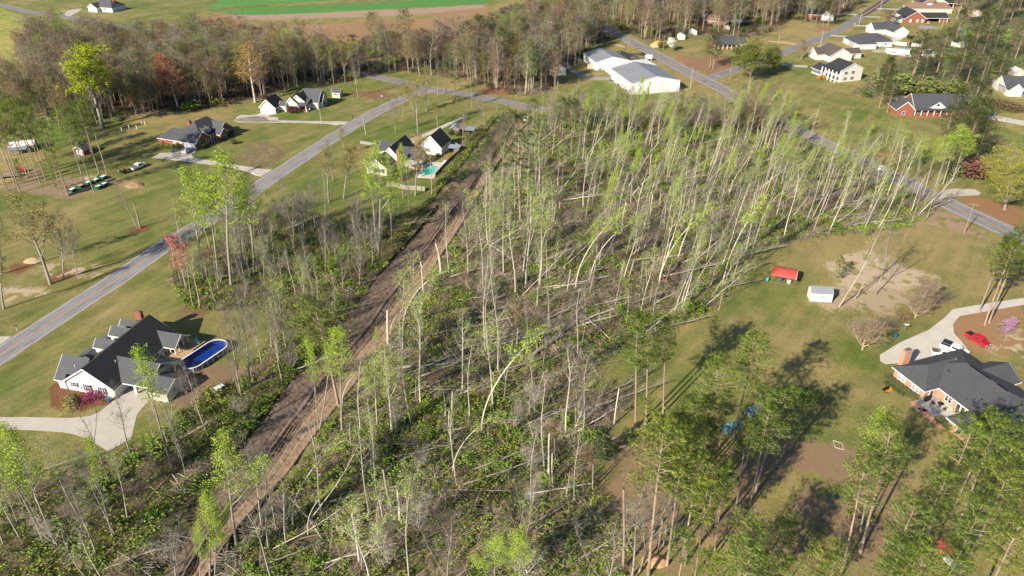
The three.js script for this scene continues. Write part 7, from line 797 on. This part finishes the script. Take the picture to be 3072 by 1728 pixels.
// pines upper right and by the highway
{ const L = 'dark pine in the belt behind the far houses', G = 'dark pines of the belt';
  for (const [c, r, bx, by, h] of [[2, 0, 2020, 690, 17], [2, 0, 1990, 680, 15], [3, 0, 550, 265, 14], [3, 0, 600, 270, 16], [3, 0, 330, 190, 12], [3, 0, 890, 90, 9]]) plant(pick(K.pineD), 'pine_tree', W(q(c, r, bx, by)), { h, turn: R0() * 6, w: 1.25 }, 'dark pine on the open lawn near the side road', 'tree', 'lawn pines near the side road', needleM);
  for (const [x, y, h] of [[1450, 640, 17], [1700, 600, 20], [1900, 640, 18], [2000, 700, 19], [2200, 620, 20], [1600, 560, 15], [2100, 820, 18], [1830, 780, 14], [2300, 700, 16], [1120, 950, 14], [1200, 1000, 13], [1950, 1120, 17], [1820, 1160, 16], [2050, 1200, 13], [1750, 1330, 14], [1880, 1380, 12], [2030, 1290, 15]]) plant(pick(K.pineD), 'pine_tree', W(q(3, 0, x, y + 130)), { h, turn: R0() * 6, w: 1.3 }, 'dark pine between the red brick house and the row of houses', 'tree', 'pines by the red brick house', needleM);
  scatter(woods5, 70, 5, (x, z) => { if (shows(x, z, 8, 60)) plant(pick(K.pineD), 'pine_tree', [x, z], { h: 14 + 7 * R0(), turn: R0() * 6, w: 1.3 }, L, 'tree', G, needleM); });
  scatter(woods5, 30, 6, (x, z) => { if (shows(x, z, 8, 60)) plant(pick(K.woodsG), 'belt_tree', [x, z], { h: 8 + 6 * R0(), turn: R0() * 6, w: 1.3 }, 'green leafing tree mixed into the pine belt', 'tree', 'leafing trees of the pine belt'); }); }
for (const [x, y, h] of [[1250, 60, 11], [1180, 30, 12], [1330, 150, 10], [1420, 230, 12], [1090, 10, 10], [1500, 270, 11], [980, -60, 9], [1280, 110, 8]]) plant(pick(K.woodsG), 'highway_edge_tree', W(q(3, 1, x, y)), { h, turn: R0() * 6, w: 1.1 }, 'leafing tree on the far verge of the highway', 'tree', 'leafing trees on the highway verge');
// far pines sticking out of the back woods
for (const [c, r, x, y, h] of [[1, 0, 1150, 140, 20], [1, 0, 2250, 170, 24], [1, 0, 2130, 240, 22], [1, 0, 2480, 290, 24], [1, 0, 2560, 340, 20], [1, 0, 1990, 680, 15], [1, 0, 1900, 630, 14], [0, 0, 1330, 650, 20], [1, 0, 1480, 120, 22], [0, 0, 60, 980, 18], [0, 0, 200, 1050, 16], [0, 0, 650, 1100, 18], [0, 0, 770, 1030, 20], [2, 0, 80, 200, 20], [2, 0, 620, 1030, 20], [2, 0, 220, 1010, 12]]) pineTop(q(c, r, x, y), h, 'pineT', 'dark pine rising out of the back woods', 'pines in the back woods', 1.2);
for (const [x, y, h] of [[1940, 160, 14], [520, 110, 14], [610, 310, 18]]) pineTop(q(0, 0, x, y), h, 'pineD', 'rounded evergreen standing out of the far grey woods', 'evergreens in the far woods', 1.7);

// ---- woods by area
const specimens = [q(0, 0, 1035, 1285), q(0, 0, 1800, 1105), q(0, 0, 2570, 1030)].map(b => W(b));
const clear3 = (x, z) => specimens.every(s => !(Math.abs(x - s[0] * z / s[1]) < 8 && z > s[1] - 5));
const leanR = (x, z) => { const g = sm(5, 45, x) * sm(-125, -160, z); return (R0() - .42) * .14 + g * (.02 + .5 * R0() * R0() * R0() + (fbm(x * .05, z * .05, 71, 2) > .5 ? .14 : .03)); };
const nearTrack = (x, z) => near(trackMid, x, z) < (z < -190 ? 9.5 : 7.4);
const dens2 = (x, z) => nearTrack(x, z) ? 0 : z < -205 ? 1 : x > 30 && z < -150 ? .9 : .34;
scatter(woods2, 265, 1.5, (x, z) => { const l = leanR(x, z), h = (z < -205 ? 12 : 15) + 8 * R0(); if (!shows(x, z, 6)) return; plant(pick(R0() < .75 ? K.thin : K.slim), 'storm_thinned_tree', [x, z], { h, lean: [l, -l * .35 + (R0() - .5) * .06], turn: R0() * 6, w: .8 + .5 * R0() }, 'thin pale trunk standing in the crowded storm-damaged woods', 'tree', 'thin trunks of the storm-damaged woods'); }, dens2);
scatter(woods2, 85, 2.4, (x, z) => { const l = leanR(x, z) * 1.25; if (!shows(x, z, 6)) return; plant(pick(R0() < .6 ? K.slim : K.leafy), 'leaning_tree', [x, z], { h: 12 + 9 * R0(), lean: [l, -l * .3], turn: R0() * 6, w: .65 }, 'leaning tree with a spray of yellow-green leaves in the storm-damaged woods', 'tree', 'leaning leafing trees of the damaged woods'); }, (x, z) => nearTrack(x, z) ? 0 : x > 20 && z < -150 ? 1 : z < -230 ? .5 : .1);
scatter(woods2, 80, 2.0, (x, z) => { if (!shows(x, z, 3)) return; const l = .6 + 1.6 * R0(); plant(pick(R0() < .6 ? K.thin : K.slim), 'toppled_tree', [x, z], { h: 12 + 8 * R0(), lean: [l, -l * (.15 + .5 * R0())], turn: R0() * 6, w: .95 }, 'half-toppled pale tree leaning far over across its neighbours in the damaged woods', 'tree', 'half-toppled trees of the damaged woods'); }, (x, z) => nearTrack(x, z) ? 0 : x > 8 && z < -135 ? 1 : .15);
scatter(woods2, 110, 2.2, (x, z) => { if (!shows(x, z)) return; const l = (R0() - .3) * .25; plant(pick(K.snag), 'broken_snag', [x, z], { h: 3 + 7 * R0(), lean: [l, (R0() - .5) * .2], turn: R0() * 6, w: 1 }, 'snapped trunk standing among fallen logs', 'tree', 'snapped trunks of the damaged woods'); }, (x, z) => nearTrack(x, z) ? 0 : .8);
function layLog(x, z, name, label, group, set, a, L) { const pr = pick(set), g = thing(name, label, 'log', group), s = (L || 9 + 8 * R0()) / pr.H; at(g, x, z, a, .05 + .5 * R0() * R0()); g.rotation.order = 'YXZ'; g.rotation.z = .02 + .05 * R0(); g.scale.set(s, s * .95, s * .95); part(g, 'trunk', pr.wood, woodM); if (pr.leaf) part(g, 'crown', pr.leaf, leafM); return g; }
scatter(woods2, 250, 1.9, (x, z) => { if (shows(x, z)) layLog(x, z, 'fallen_log', 'grey fallen log lying in the tangle of the storm-damaged woods', 'fallen logs of the damaged woods', R0() < .14 ? K.logG : K.log, .12 + .55 * R0() + (R0() < .12 ? 2.4 * R0() : 0)); }, (x, z) => nearTrack(x, z) ? 0 : z < -225 ? .45 : 1);
for (const [c, r, x, y] of [[0, 3, 1500, 1250], [0, 3, 1350, 1380], [0, 3, 1700, 1150], [0, 3, 1150, 1420], [1, 3, 150, 900], [1, 3, 60, 1050], [1, 3, 250, 760], [0, 3, 2450, 900], [0, 3, 2300, 1350], [0, 3, 1900, 520], [0, 3, 2050, 420], [1, 1, 1100, 1150], [1, 1, 1200, 1100], [1, 2, 800, 120], [1, 2, 880, 90]]) plant(pick(K.pile), 'track_brush_pile', W(q(c, r, x, y)), { h: 1.2 + .8 * R0(), w: .9, turn: R0() * 6, parts: ['branches'] }, 'heap of pushed-up branches beside the dirt track', 'brush pile', 'heaps of branches beside the track');
// explicit long logs
for (const [c, r, x0, y0, x1, y1] of [[1, 2, 1510, 605, 2100, 360], [1, 2, 1420, 940, 2000, 870], [2, 2, 0, 850, 670, 345], [2, 2, 60, 800, 560, 420], [2, 2, 760, 190, 1200, 130], [1, 2, 1740, 1010, 2540, 1050], [1, 2, 1750, 1030, 2400, 1060], [1, 3, 860, 640, 1400, 570], [1, 3, 1930, 590, 2560, 630], [1, 3, 390, 905, 700, 860], [1, 3, 600, 1449, 1290, 1040], [1, 3, 830, 1300, 1200, 1090], [2, 3, 0, 900, 590, 1150], [1, 3, 1140, 140, 2100, 210], [2, 1, 1580, 380, 2000, 350], [2, 1, 470, 580, 1000, 560], [3, 1, 320, 780, 1050, 760], [3, 1, 600, 680, 960, 630], [0, 3, 880, 1440, 1620, 770], [0, 3, 1290, 920, 1800, 410], [0, 3, 950, 960, 1600, 600], [1, 1, 1000, 1200, 1440, 1000], [1, 1, 1050, 1240, 1260, 1030], [2, 1, 1540, 1390, 1980, 900], [2, 2, 220, 655, 640, 705], [1, 3, 1060, 1449, 1700, 1180]]) { const A = W(q(c, r, x0, y0)), B = W(q(c, r, x1, y1)); layLog(A[0], A[1], 'long_log', 'long fallen trunk lying across the cleared tangle beside the track', 'long fallen trunks', r == 3 && c == 0 || r == 1 && c == 1 ? K.logB : K.log, Math.atan2(-(B[1] - A[1]), B[0] - A[0]), Math.hypot(B[0] - A[0], B[1] - A[1])); }
// left band of woods
const lawnHole = polyV([-60, 1230, 140, 1190, 330, 1150, 430, 1070, 520, 990, 640, 920, 700, 830, 700, 800, 640, 770, 600, 760]);
scatter(woods1, 110, 2.2, (x, z) => { if (!shows(x, z, 6)) return; const b = R0(); plant(pick(b < .5 ? K.thin : b < .9 ? K.bare : K.slim), 'grey_woods_tree', [x, z], { h: 10 + 8 * R0(), lean: [(R0() - .5) * .2, (R0() - .5) * .15], turn: R0() * 6, w: .85 }, 'grey bare tree in the wooded band between road and track', 'tree', 'grey trees of the band beside the track'); }, (x, z) => nearTrack(x, z) ? 0 : z < -205 ? .12 : z < -130 ? 1 : .4);
scatter(woods1, 26, 4, (x, z) => { if (shows(x, z, 6)) layLog(x, z, 'windfall_log', 'fallen trunk in the wooded band beside the track', 'fallen trunks of the wooded band', K.log, .2 + .9 * R0()); }, (x, z) => nearTrack(x, z) ? 0 : z < -205 ? 0 : 1);
for (const [c, r, x, y, h] of [[1, 1, 240, 1000, 9], [1, 1, 230, 1150, 8], [1, 1, 300, 700, 5], [1, 1, 190, 700, 5], [1, 1, 120, 720, 4]]) plant(pick(K.pineY), 'young_pine', W(q(c, r, x, y)), { h, turn: R0() * 6, w: 1 }, 'dark young evergreen in the wooded band by the road', 'tree', 'young evergreens of the wooded band', needleM);
// back woods: individuals where they show largest, the rest as a mass
const edge3 = (x, z) => 1;
{ let n = 0; const L = 'slender grey-twigged tree in the back woods behind the cream house', G = 'bare trees of the back woods';
  const skipRoad = (x, z) => near(roadD, x, z) < 5.5 ? 0 : 1;
  scatter(woods3t, 300, 2.8, (x, z) => { if (!shows(x, z, 8) || !clear3(x, z)) return; const c = R0(); if (c < .16) plant(pick(K.woodsG), 'leafing_woods_tree', [x, z], { h: 14 + 8 * R0(), turn: R0() * 6, w: 1.2 }, 'green leafing tree scattered through the grey back woods', 'tree', 'leafing trees of the back woods'); else if (c < .22) plant(pick(K.olive), 'leafing_woods_tree', [x, z], { h: 13 + 6 * R0(), turn: R0() * 6, w: 1 }, 'green leafing tree scattered through the grey back woods', 'tree', 'leafing trees of the back woods', leafM); else plant(pick(K.woods), 'back_woods_tree', [x, z], { h: 14 + 9 * R0(), turn: R0() * 6, lean: [(R0() - .5) * .1, (R0() - .5) * .1], w: 1.25 }, L, 'tree', G); }, (x, z) => skipRoad(x, z) * sm(-470, -300, z) + .15);
  scatter(woods4, 130, 3.2, (x, z) => { if (!shows(x, z, 8)) return; plant(pick(R0() < .2 ? K.woodsG : K.woods), 'highway_woods_tree', [x, z], { h: 14 + 9 * R0(), turn: R0() * 6, lean: [(R0() - .5) * .12, 0], w: 1.25 }, 'pale-trunked tree in the woods beyond the highway', 'tree', 'trees of the woods beyond the highway'); }, (x, z) => near(roadB, x, z) < 8 ? 0 : sm(-620, -420, z) + .15);
  // the rest: one mass of woodland built of small groups of trees
  const R = rng(5), geos = []; for (let k = 0; k < 5; k++) { const pr = K.woods[(k * 3) % 7], m = new THREE.Matrix4().compose(new THREE.Vector3((R() - .5) * 9, 0, (R() - .5) * 9), new THREE.Quaternion().setFromAxisAngle(new THREE.Vector3(0, 1, 0), R() * 6), new THREE.Vector3(1, .75 + .4 * R(), 1)); geos.push(pr.wood.clone().applyMatrix4(m)); if (pr.leaf) geos.push(pr.leaf.clone().applyMatrix4(m)); }
  const cg = mergeGeometries(geos); const spots = []; for (const P of [woods3t, woods4]) scatter(P, P == woods3t ? 150 : 90, 7.5, (x, z) => { if (shows(x, z, 12, 80) && clear3(x, z)) spots.push([x, z]); }, (x, z) => near(roadD, x, z) < 9 || near(roadB, x, z) < 11 ? 0 : z > -345 ? .25 : 1);
  const im = new THREE.InstancedMesh(cg, woodM, spots.length), d = new THREE.Object3D(); spots.forEach(([x, z], i) => { d.position.set(x, 0, z); d.rotation.y = R() * 6; const s = .75 + .35 * R(); d.scale.set(s, s, s); d.updateMatrix(); im.setMatrixAt(i, d.matrix); im.setColorAt(i, new THREE.Color().setRGB(.85 + .3 * R(), .82 + .25 * R(), .8 + .25 * R())); }); im.name = 'distant_woodland'; tag(im, 'grey twiggy mass of trees filling the far woods', 'woodland', null, 'stuff'); im.castShadow = im.receiveShadow = true; scene.add(im); }
{ const scr = polyV([1335, 300, 1400, 292, 1500, 303, 1700, 313, 1900, 312, 1990, 335, 2010, 350, 1900, 352, 1700, 345, 1400, 335]); scatter(scr, 70, 2, (x, z) => plant(pick(R0() < .2 ? K.woodsG : K.woods), 'road_screen_tree', [x, z], { h: 8 + 6 * R0(), turn: R0() * 6, w: 1.3 }, 'bushy grey tree screening the back road at the top of the damaged woods', 'tree', 'trees screening the back road'));
  scatter(scr, 50, 2, (x, z) => plant(pick(R0() < .4 ? K.shrub : K.twigb), 'road_screen_shrub', [x, z], { h: 2 + 2 * R0(), turn: R0() * 6, w: 1.2, parts: ['stems', 'foliage'] }, 'shrub under the trees screening the back road', 'shrub', 'shrubs screening the back road')); }
scatter(woods2, 28, 3, (x, z) => { if (shows(x, z, 3)) plant(pick(K.white), 'bare_sapling', [x, z], { h: 4 + 5 * R0(), turn: R0() * 6, lean: [(R0() - .5) * .5, (R0() - .5) * .4], w: 1 }, 'small whitish bare tree tangled among the fallen logs', 'tree', 'whitish saplings of the damaged woods'); }, (x, z) => nearTrack(x, z) ? 0 : z > -118 ? 1 : .1);
scatter(woods1, 24, 3, (x, z) => { if (shows(x, z, 3)) plant(pick(K.white), 'bare_band_sapling', [x, z], { h: 5 + 6 * R0(), turn: R0() * 6, lean: [(R0() - .5) * .3, (R0() - .5) * .3], w: 1 }, 'small whitish bare tree in the wooded band beside the track', 'tree', 'whitish saplings of the wooded band'); }, (x, z) => nearTrack(x, z) ? 0 : z < -205 ? .1 : 1);
// ---- shrubs
{ const sh = (P, n, d, name, label, group, set, s0, s1, dens, mat) => scatter(P, n, d, (x, z) => { if (shows(x, z)) plant(pick(set), name, [x, z], { h: s0 + (s1 - s0) * R0(), turn: R0() * 6, w: .9 + .5 * R0(), parts: ['stems', 'foliage'] }, label, 'shrub', group, mat); }, dens);
  sh(woods2, 200, 2.2, 'green_shrub', 'green leafy shrub in the undergrowth of the storm-damaged woods', 'shrubs of the damaged woods', K.shrub, 1, 2.4, (x, z) => nearTrack(x, z) ? 0 : fbm(x * .04, z * .04, 33, 2) > .46 ? 1 : .15);
  sh(woods1, 210, 2.0, 'understory_shrub', 'green shrub in the wooded band beside the track', 'shrubs of the wooded band', K.shrub, 1, 2.6, (x, z) => nearTrack(x, z) ? 0 : .8);
  sh(woods2, 120, 2.4, 'bare_shrub', 'brown leafless shrub in the storm-damaged woods', 'leafless shrubs of the damaged woods', K.twigb, 1, 2.6, (x, z) => nearTrack(x, z) ? 0 : 1);
  sh(woods1, 90, 2.4, 'twiggy_shrub', 'brown twiggy shrub in the wooded band beside the track', 'twiggy shrubs of the wooded band', K.twigb, 1, 2.8, (x, z) => nearTrack(x, z) ? 0 : 1);
  sh(woods3, 150, 4, 'back_woods_shrub', 'dark green shrub along the edge of the back woods', 'shrubs of the back woods', K.shrub, 1.5, 4, (x, z) => near(roadD, x, z) < 6 ? 0 : 1);
  sh(woods4, 60, 4, 'roadside_shrub', 'green shrub under the trees beyond the highway', 'shrubs beyond the highway', K.shrub, 1.5, 4, (x, z) => near(roadB, x, z) < 8 ? 0 : 1);
  sh(woods5, 50, 4, 'belt_shrub', 'green shrub under the pine belt', 'shrubs of the pine belt', K.shrub, 1.5, 3.5);
  scatter(woods2, 34, 5, (x, z) => { if (shows(x, z)) { const g = plant(pick(K.pile), 'brush_pile', [x, z], { h: .8 + .9 * R0(), turn: R0() * 6, parts: ['branches'] }, 'tangled pile of broken branches in the storm-damaged woods', 'brush pile', 'brush piles of the damaged woods'); } }, (x, z) => nearTrack(x, z) ? 0 : 1);
  const one = (k, x, y, h, w, set, name, label, mat, group) => plant(set, name, zw(k, x, y), { h, w, turn: 1, parts: ['stems', 'foliage'] }, label, 'shrub', group, mat);
  one('A', 320, 705, 2.4, 1.3, shrub(700, { col: LEAF.magenta, r: 2.0, h: 2, n: 700, ls: .12 }), 'flowering_shrub', 'large magenta flowering shrub in the mulch bed');
  one('A', 165, 760, 2.2, 1.25, shrub(701, { col: [.26, .27, .05], r: 1.7, h: 2, n: 520, ls: .12 }), 'azalea_shrub', 'yellow-green rounded shrub in the mulch bed beside the magenta one'); one('A', 195, 720, 1.8, .9, K.hedge[0], 'azalea_shrub', 'dark green shrub behind the yellow-green one');
  for (const [x, y] of [[552, 445], [625, 445]]) one('C', x, y, 2.6, 1.15, shrub(702, { col: [.10, .02, .022], r: 1.1, h: 1.6, n: 420, ls: .12, dense: 1 }), 'burgundy_shrub', 'round burgundy shrub in front of the cream house gable', undefined, 'burgundy shrubs at the cream house');
  for (const [x, y] of [[1145, 350], [1195, 320], [1240, 290], [1275, 260], [790, 505], [840, 470]]) one('D', x, y, 2.0, 1.1, K.hedge[0], 'foundation_shrub', 'round dark green shrub along the front of the brick dormer house', undefined, 'foundation shrubs of the brick dormer house'); one('D', 1325, 415, 2.2, 1.05, K.hedge[1], 'lawn_shrub', 'single round clipped shrub on the open lawn'); for (const [x, y] of [[190, 495], [270, 500], [350, 505], [410, 490]]) one('D', x, y, 1.9, 1.25, shrub(703, { col: [.17, .19, .045], r: 1.2, h: 1.4, n: 380 }), 'green_hedge', 'light green hedge clump against the brick garage wall', undefined, 'hedge clumps by the brick garage');
  for (const [x, y] of [[55, 345], [85, 370], [115, 395], [150, 420], [185, 445], [220, 470], [255, 495], [290, 515]]) one('B', x, y, 1.5, 1.0, K.hedge[1], 'clipped_hedge', 'clipped brown-green hedge clump beneath the brick house windows', undefined, 'hedge beneath the brick house windows'); for (const [x, y] of [[60, 390], [110, 420], [160, 455], [200, 480]]) one('B', x, y, .8, 1.2, K.hedge[2], 'low_hedge', 'low green hedge clump in front of the taller one', undefined, 'low hedge at the brick house'); for (const [x, y] of [[520, 730], [560, 755], [590, 790]]) one('B', x, y, 1.5, 1, K.hedge[0], 'patio_shrub', 'round green shrub at the corner of the patio', undefined, 'shrubs at the patio corner');
  for (const [k, x, y, h] of [['23', 950, 620, 6.5], ['23', 1480, 300, 5], ['23', 1560, 120, 5]]) plant(pick(K.ornate), 'bare_ornamental', zw(k, x, y), { h, turn: R0() * 6, w: 1.6 }, 'wide bare tan shrub-like tree beside the concrete drive', 'tree', 'bare spreading trees by the concrete drive'); for (const [x, y] of [[1150, 430], [1250, 400], [1350, 330], [1600, 190], [1700, 160], [1760, 120]]) plant(pick(K.twigb), 'bare_shrub', zw('23', x, y), { h: 2.6, turn: R0() * 6, w: 1.3, parts: ['stems'] }, 'tan leafless shrub along the concrete drive', 'shrub', 'leafless shrubs by the concrete drive');
  for (const [x, y] of [[300, 1180], [380, 1150], [420, 1130], [150, 1130], [250, 1080]]) one('23', x, y, 2.6, 1.2, K.shrub[2], 'shaded_shrub', 'dark leafy shrub in the pine shade', undefined, 'shrubs in the pine shade');
  for (const [c, x, y] of [['M', 1690, 565, ]]) one('M', x ?? 1690, y ?? 565, 3.4, 1, K.hedge[0], 'round_shrub', 'dark round shrub by the gravel drive');
  for (const [x, y] of [[2310, 1080], [2380, 1090], [2450, 1110], [2520, 1130]]) one('03', x, y, 3.6, 1.3, shrub(704, { col: [.16, .11, .06], r: 1.6, h: 2, n: 420 }), 'russet_shrub', 'russet brown shrub by the sedan lawn', undefined, 'russet shrubs by the sedan lawn');
  one('03', 2190, 1080, 7, .9, K.cedar[0], 'dark_cedar', 'dark upright cedar beside the parked pickup', needleM); for (const [x, y, h] of [[1560, 930, 6], [1640, 900, 6], [1800, 930, 6], [1880, 900, 5], [1320, 900, 8], [1400, 930, 8], [1200, 880, 8], [1260, 930, 9]]) one('03', x, y + 30, h, 1, shrub(705 + (x % 3), { col: [.14, .165, .045], r: 2, h: 2.2, n: 420, ls: .2 }), 'yellow_green_bush', 'tall yellow-green bush behind the red brick house', undefined, 'bushes behind the red brick house');
  one('13', 2000, 330, 7, 1.1, shrub(710, { col: [.17, .07, .06], r: 2, h: 2.4, n: 700, ls: .16 }), 'maroon_bush', 'large maroon bush beside the highway'); one('13', 1880, 340, 6, 1, shrub(711, { col: [.13, .14, .05], r: 2, h: 2.4, n: 500, ls: .16 }), 'olive_bush', 'olive bush beside the maroon one');
  for (const [x, y, h] of [[1680, 440, 18], [1760, 400, 20], [1850, 380, 18], [1600, 380, 15]]) plant(pick(K.leafy), 'bright_tree', zw('13', x, y), { h, turn: R0() * 6, w: 1.35 }, 'bright green leafing tree overhanging the highway', 'tree', 'bright trees over the highway'); for (const [x, y] of [[1920, 300], [2060, 260], [1980, 210], [1820, 260]]) plant(pick(K.pineD), 'pine_tree', zw('13', x, y), { h: 20 + 4 * R0(), turn: R0() * 6, w: 1.15 }, 'dark pine behind the maroon bush', 'tree', 'pines behind the maroon bush', needleM);
  for (const [x, y] of [[460, 720], [500, 735], [550, 750], [600, 760], [560, 690], [620, 700], [660, 730], [530, 660]]) one('03', x, y, 1.6, 1.1, K.hedge[1], 'bed_shrub', 'shrub in the bed around the two-storey house', undefined, 'bed shrubs of the two-storey house'); one('03', 540, 800, 2.6, 1.2, shrub(712, { col: [.55, .26, .07], r: 1.2, h: 1.6, n: 420 }), 'orange_shrub', 'orange shrub at the corner of the two-storey house');
  const palm = plant(pine(720, { start: .85, H: 4.5, r: .2, nb: 22, bl: 1.8, nt: 10, tl: .8, tw: .05, sub: 3, col: [.13, .17, .05] }), 'palm_tree', zw('N', 1930, 830), { h: 4.5, w: 1.2 }, 'small palm beside the white vinyl fence', 'tree', null, needleM);
  for (const [x, y] of [[990, 245], [1860, 190]]) { } one('E', 1075, 140, 2.2, .9, K.hedge[0], 'shed_shrub', 'dark shrub beside the weathered shed'); one('E', 1150, 155, 1.9, .9, K.hedge[0], 'shed_shrub', 'small shrub at the weathered shed corner'); for (let i = 0; i < 6; i++) one('E', 1270 + i * 32, 235 - i * 25, 3, .9, K.cedar[1], 'evergreen_shrub', 'evergreen shrub in the row below the tin lean-to', needleM, 'evergreen row below the tin lean-to'); one('E', 915, 395, 1.6, 1, K.hedge[1], 'garage_shrub', 'tan green shrub at the garage corner');
}
// ---- uncountable undergrowth on the woods floors
{ const R = rng(99); const mkClump = (seed, c, n, tw, bk) => { const s = shrub(seed, { r: .9, h: .7, n, col: c, ls: .13, tw, bark: bk }); return mergeGeometries([s.wood, s.leaf]); }, tg = twigBush(800, { r: 1.2, h: .7, n: 26, col: [.33, .265, .195] }).wood;
  const under = (name, label, geo, n, polys, dens, s0, s1, tintF) => { const spots = []; for (const P of polys) scatter(P, n, .5, (x, z) => { if (shows(x, z, 0, 20)) spots.push([x, z]); }, (x, z) => nearTrack(x, z) ? 0 : dens(x, z)); const im = new THREE.InstancedMesh(geo, leafM, spots.length), d = new THREE.Object3D(); spots.forEach(([x, z], i) => { d.position.set(x, gh(x, z) - .08, z); d.rotation.set((R() - .5) * .4, name == 'storm_debris' ? (R() - .5) * 1.1 : R() * 6, (R() - .5) * .4); const s = s0 + (s1 - s0) * R(); d.scale.set(s * 1.2, s, s * 1.2); d.updateMatrix(); im.setMatrixAt(i, d.matrix); im.setColorAt(i, new THREE.Color().setRGB(...tintF(R))); }); im.name = name; tag(im, label, 'undergrowth', null, 'stuff'); im.castShadow = im.receiveShadow = true; scene.add(im); };
  const green2 = polyV([1180, 1000, 1330, 960, 1420, 1000, 1480, 1080, 1470, 1160, 1350, 1260, 1250, 1240, 1200, 1120]); const gz = (x, z) => fbm(x * .05, z * .05, 33, 3) + (inPoly(x, z, green2) ? .3 : 0);
  under('green_undergrowth', 'low green undergrowth carpeting the storm-damaged woods', mkClump(801, [.15, .245, .022], 50, 6, BARK.brown), 6800, [woods2, woods1], (x, z) => sm(.36, .52, gz(x, z)) * .9 + .1, .7, 1.8, R => { const k = .75 + .6 * R(); return [k * (.85 + .5 * R()), k, k]; });
  under('dry_undergrowth', 'dry brown brush and litter on the woods floor', tg, 3300, [woods2, woods1], (x, z) => 1 - .6 * sm(.42, .6, gz(x, z)), .6, 1.6, R => { const k = .7 + .7 * R(); return [k * 1.05, k, k * .95]; });
  { const w = new TB(), Q = rng(31); for (let k = 0; k < 26; k++) { const a = .35 + (Q() - .5) * 1.3 + (Q() < .15 ? 1.5 : 0), l = 1 + 4.5 * Q() * Q() + .5, x = (Q() - .5) * 3.5, z = (Q() - .5) * 3.5, y = .1 + .55 * Q(), r = .012 + .03 * Q(), dy = (Q() - .35) * .8, c = vary(Q() < .6 ? [.40, .35, .29] : [.27, .21, .15], Q, .5); w.tube([[x, y, z], [x + Math.cos(a) * l * .5, y + dy * .5 + .1, z - Math.sin(a) * l * .5], [x + Math.cos(a) * l, Math.max(.03, y + dy), z - Math.sin(a) * l]], [r, r * .8, r * .3], 3, c); for (let m = 0; m < 3; m++) { const f = .4 + .6 * Q(); w.twig(x + Math.cos(a) * l * f, y + dy * f, z - Math.sin(a) * l * f, (Q() - .2) * .9, .1 + .5 * Q(), (Q() - .5) * .9, .012, c); } }
  under('storm_debris', 'tangle of broken sticks and limbs strewn through the damaged woods', w.geo(), 1100, [woods2], (x, z) => z < -230 ? .3 : .35 + .65 * sm(.35, .6, fbm(x * .06, z * .06, 37, 2)), .7, 1.5, R => { const k = .8 + .5 * R(); return [k, k * .98, k * .95]; }); }
  under('woods_brush', 'brown and green brush under the far woods', mkClump(803, [.13, .12, .05], 30, 22, BARK.brown), 1800, [woods3, woods4], () => 1, 1.4, 3.2, R => { const k = .6 + .7 * R(); return [k * 1.1, k, k]; }); }
renderer.render(scene, camera);
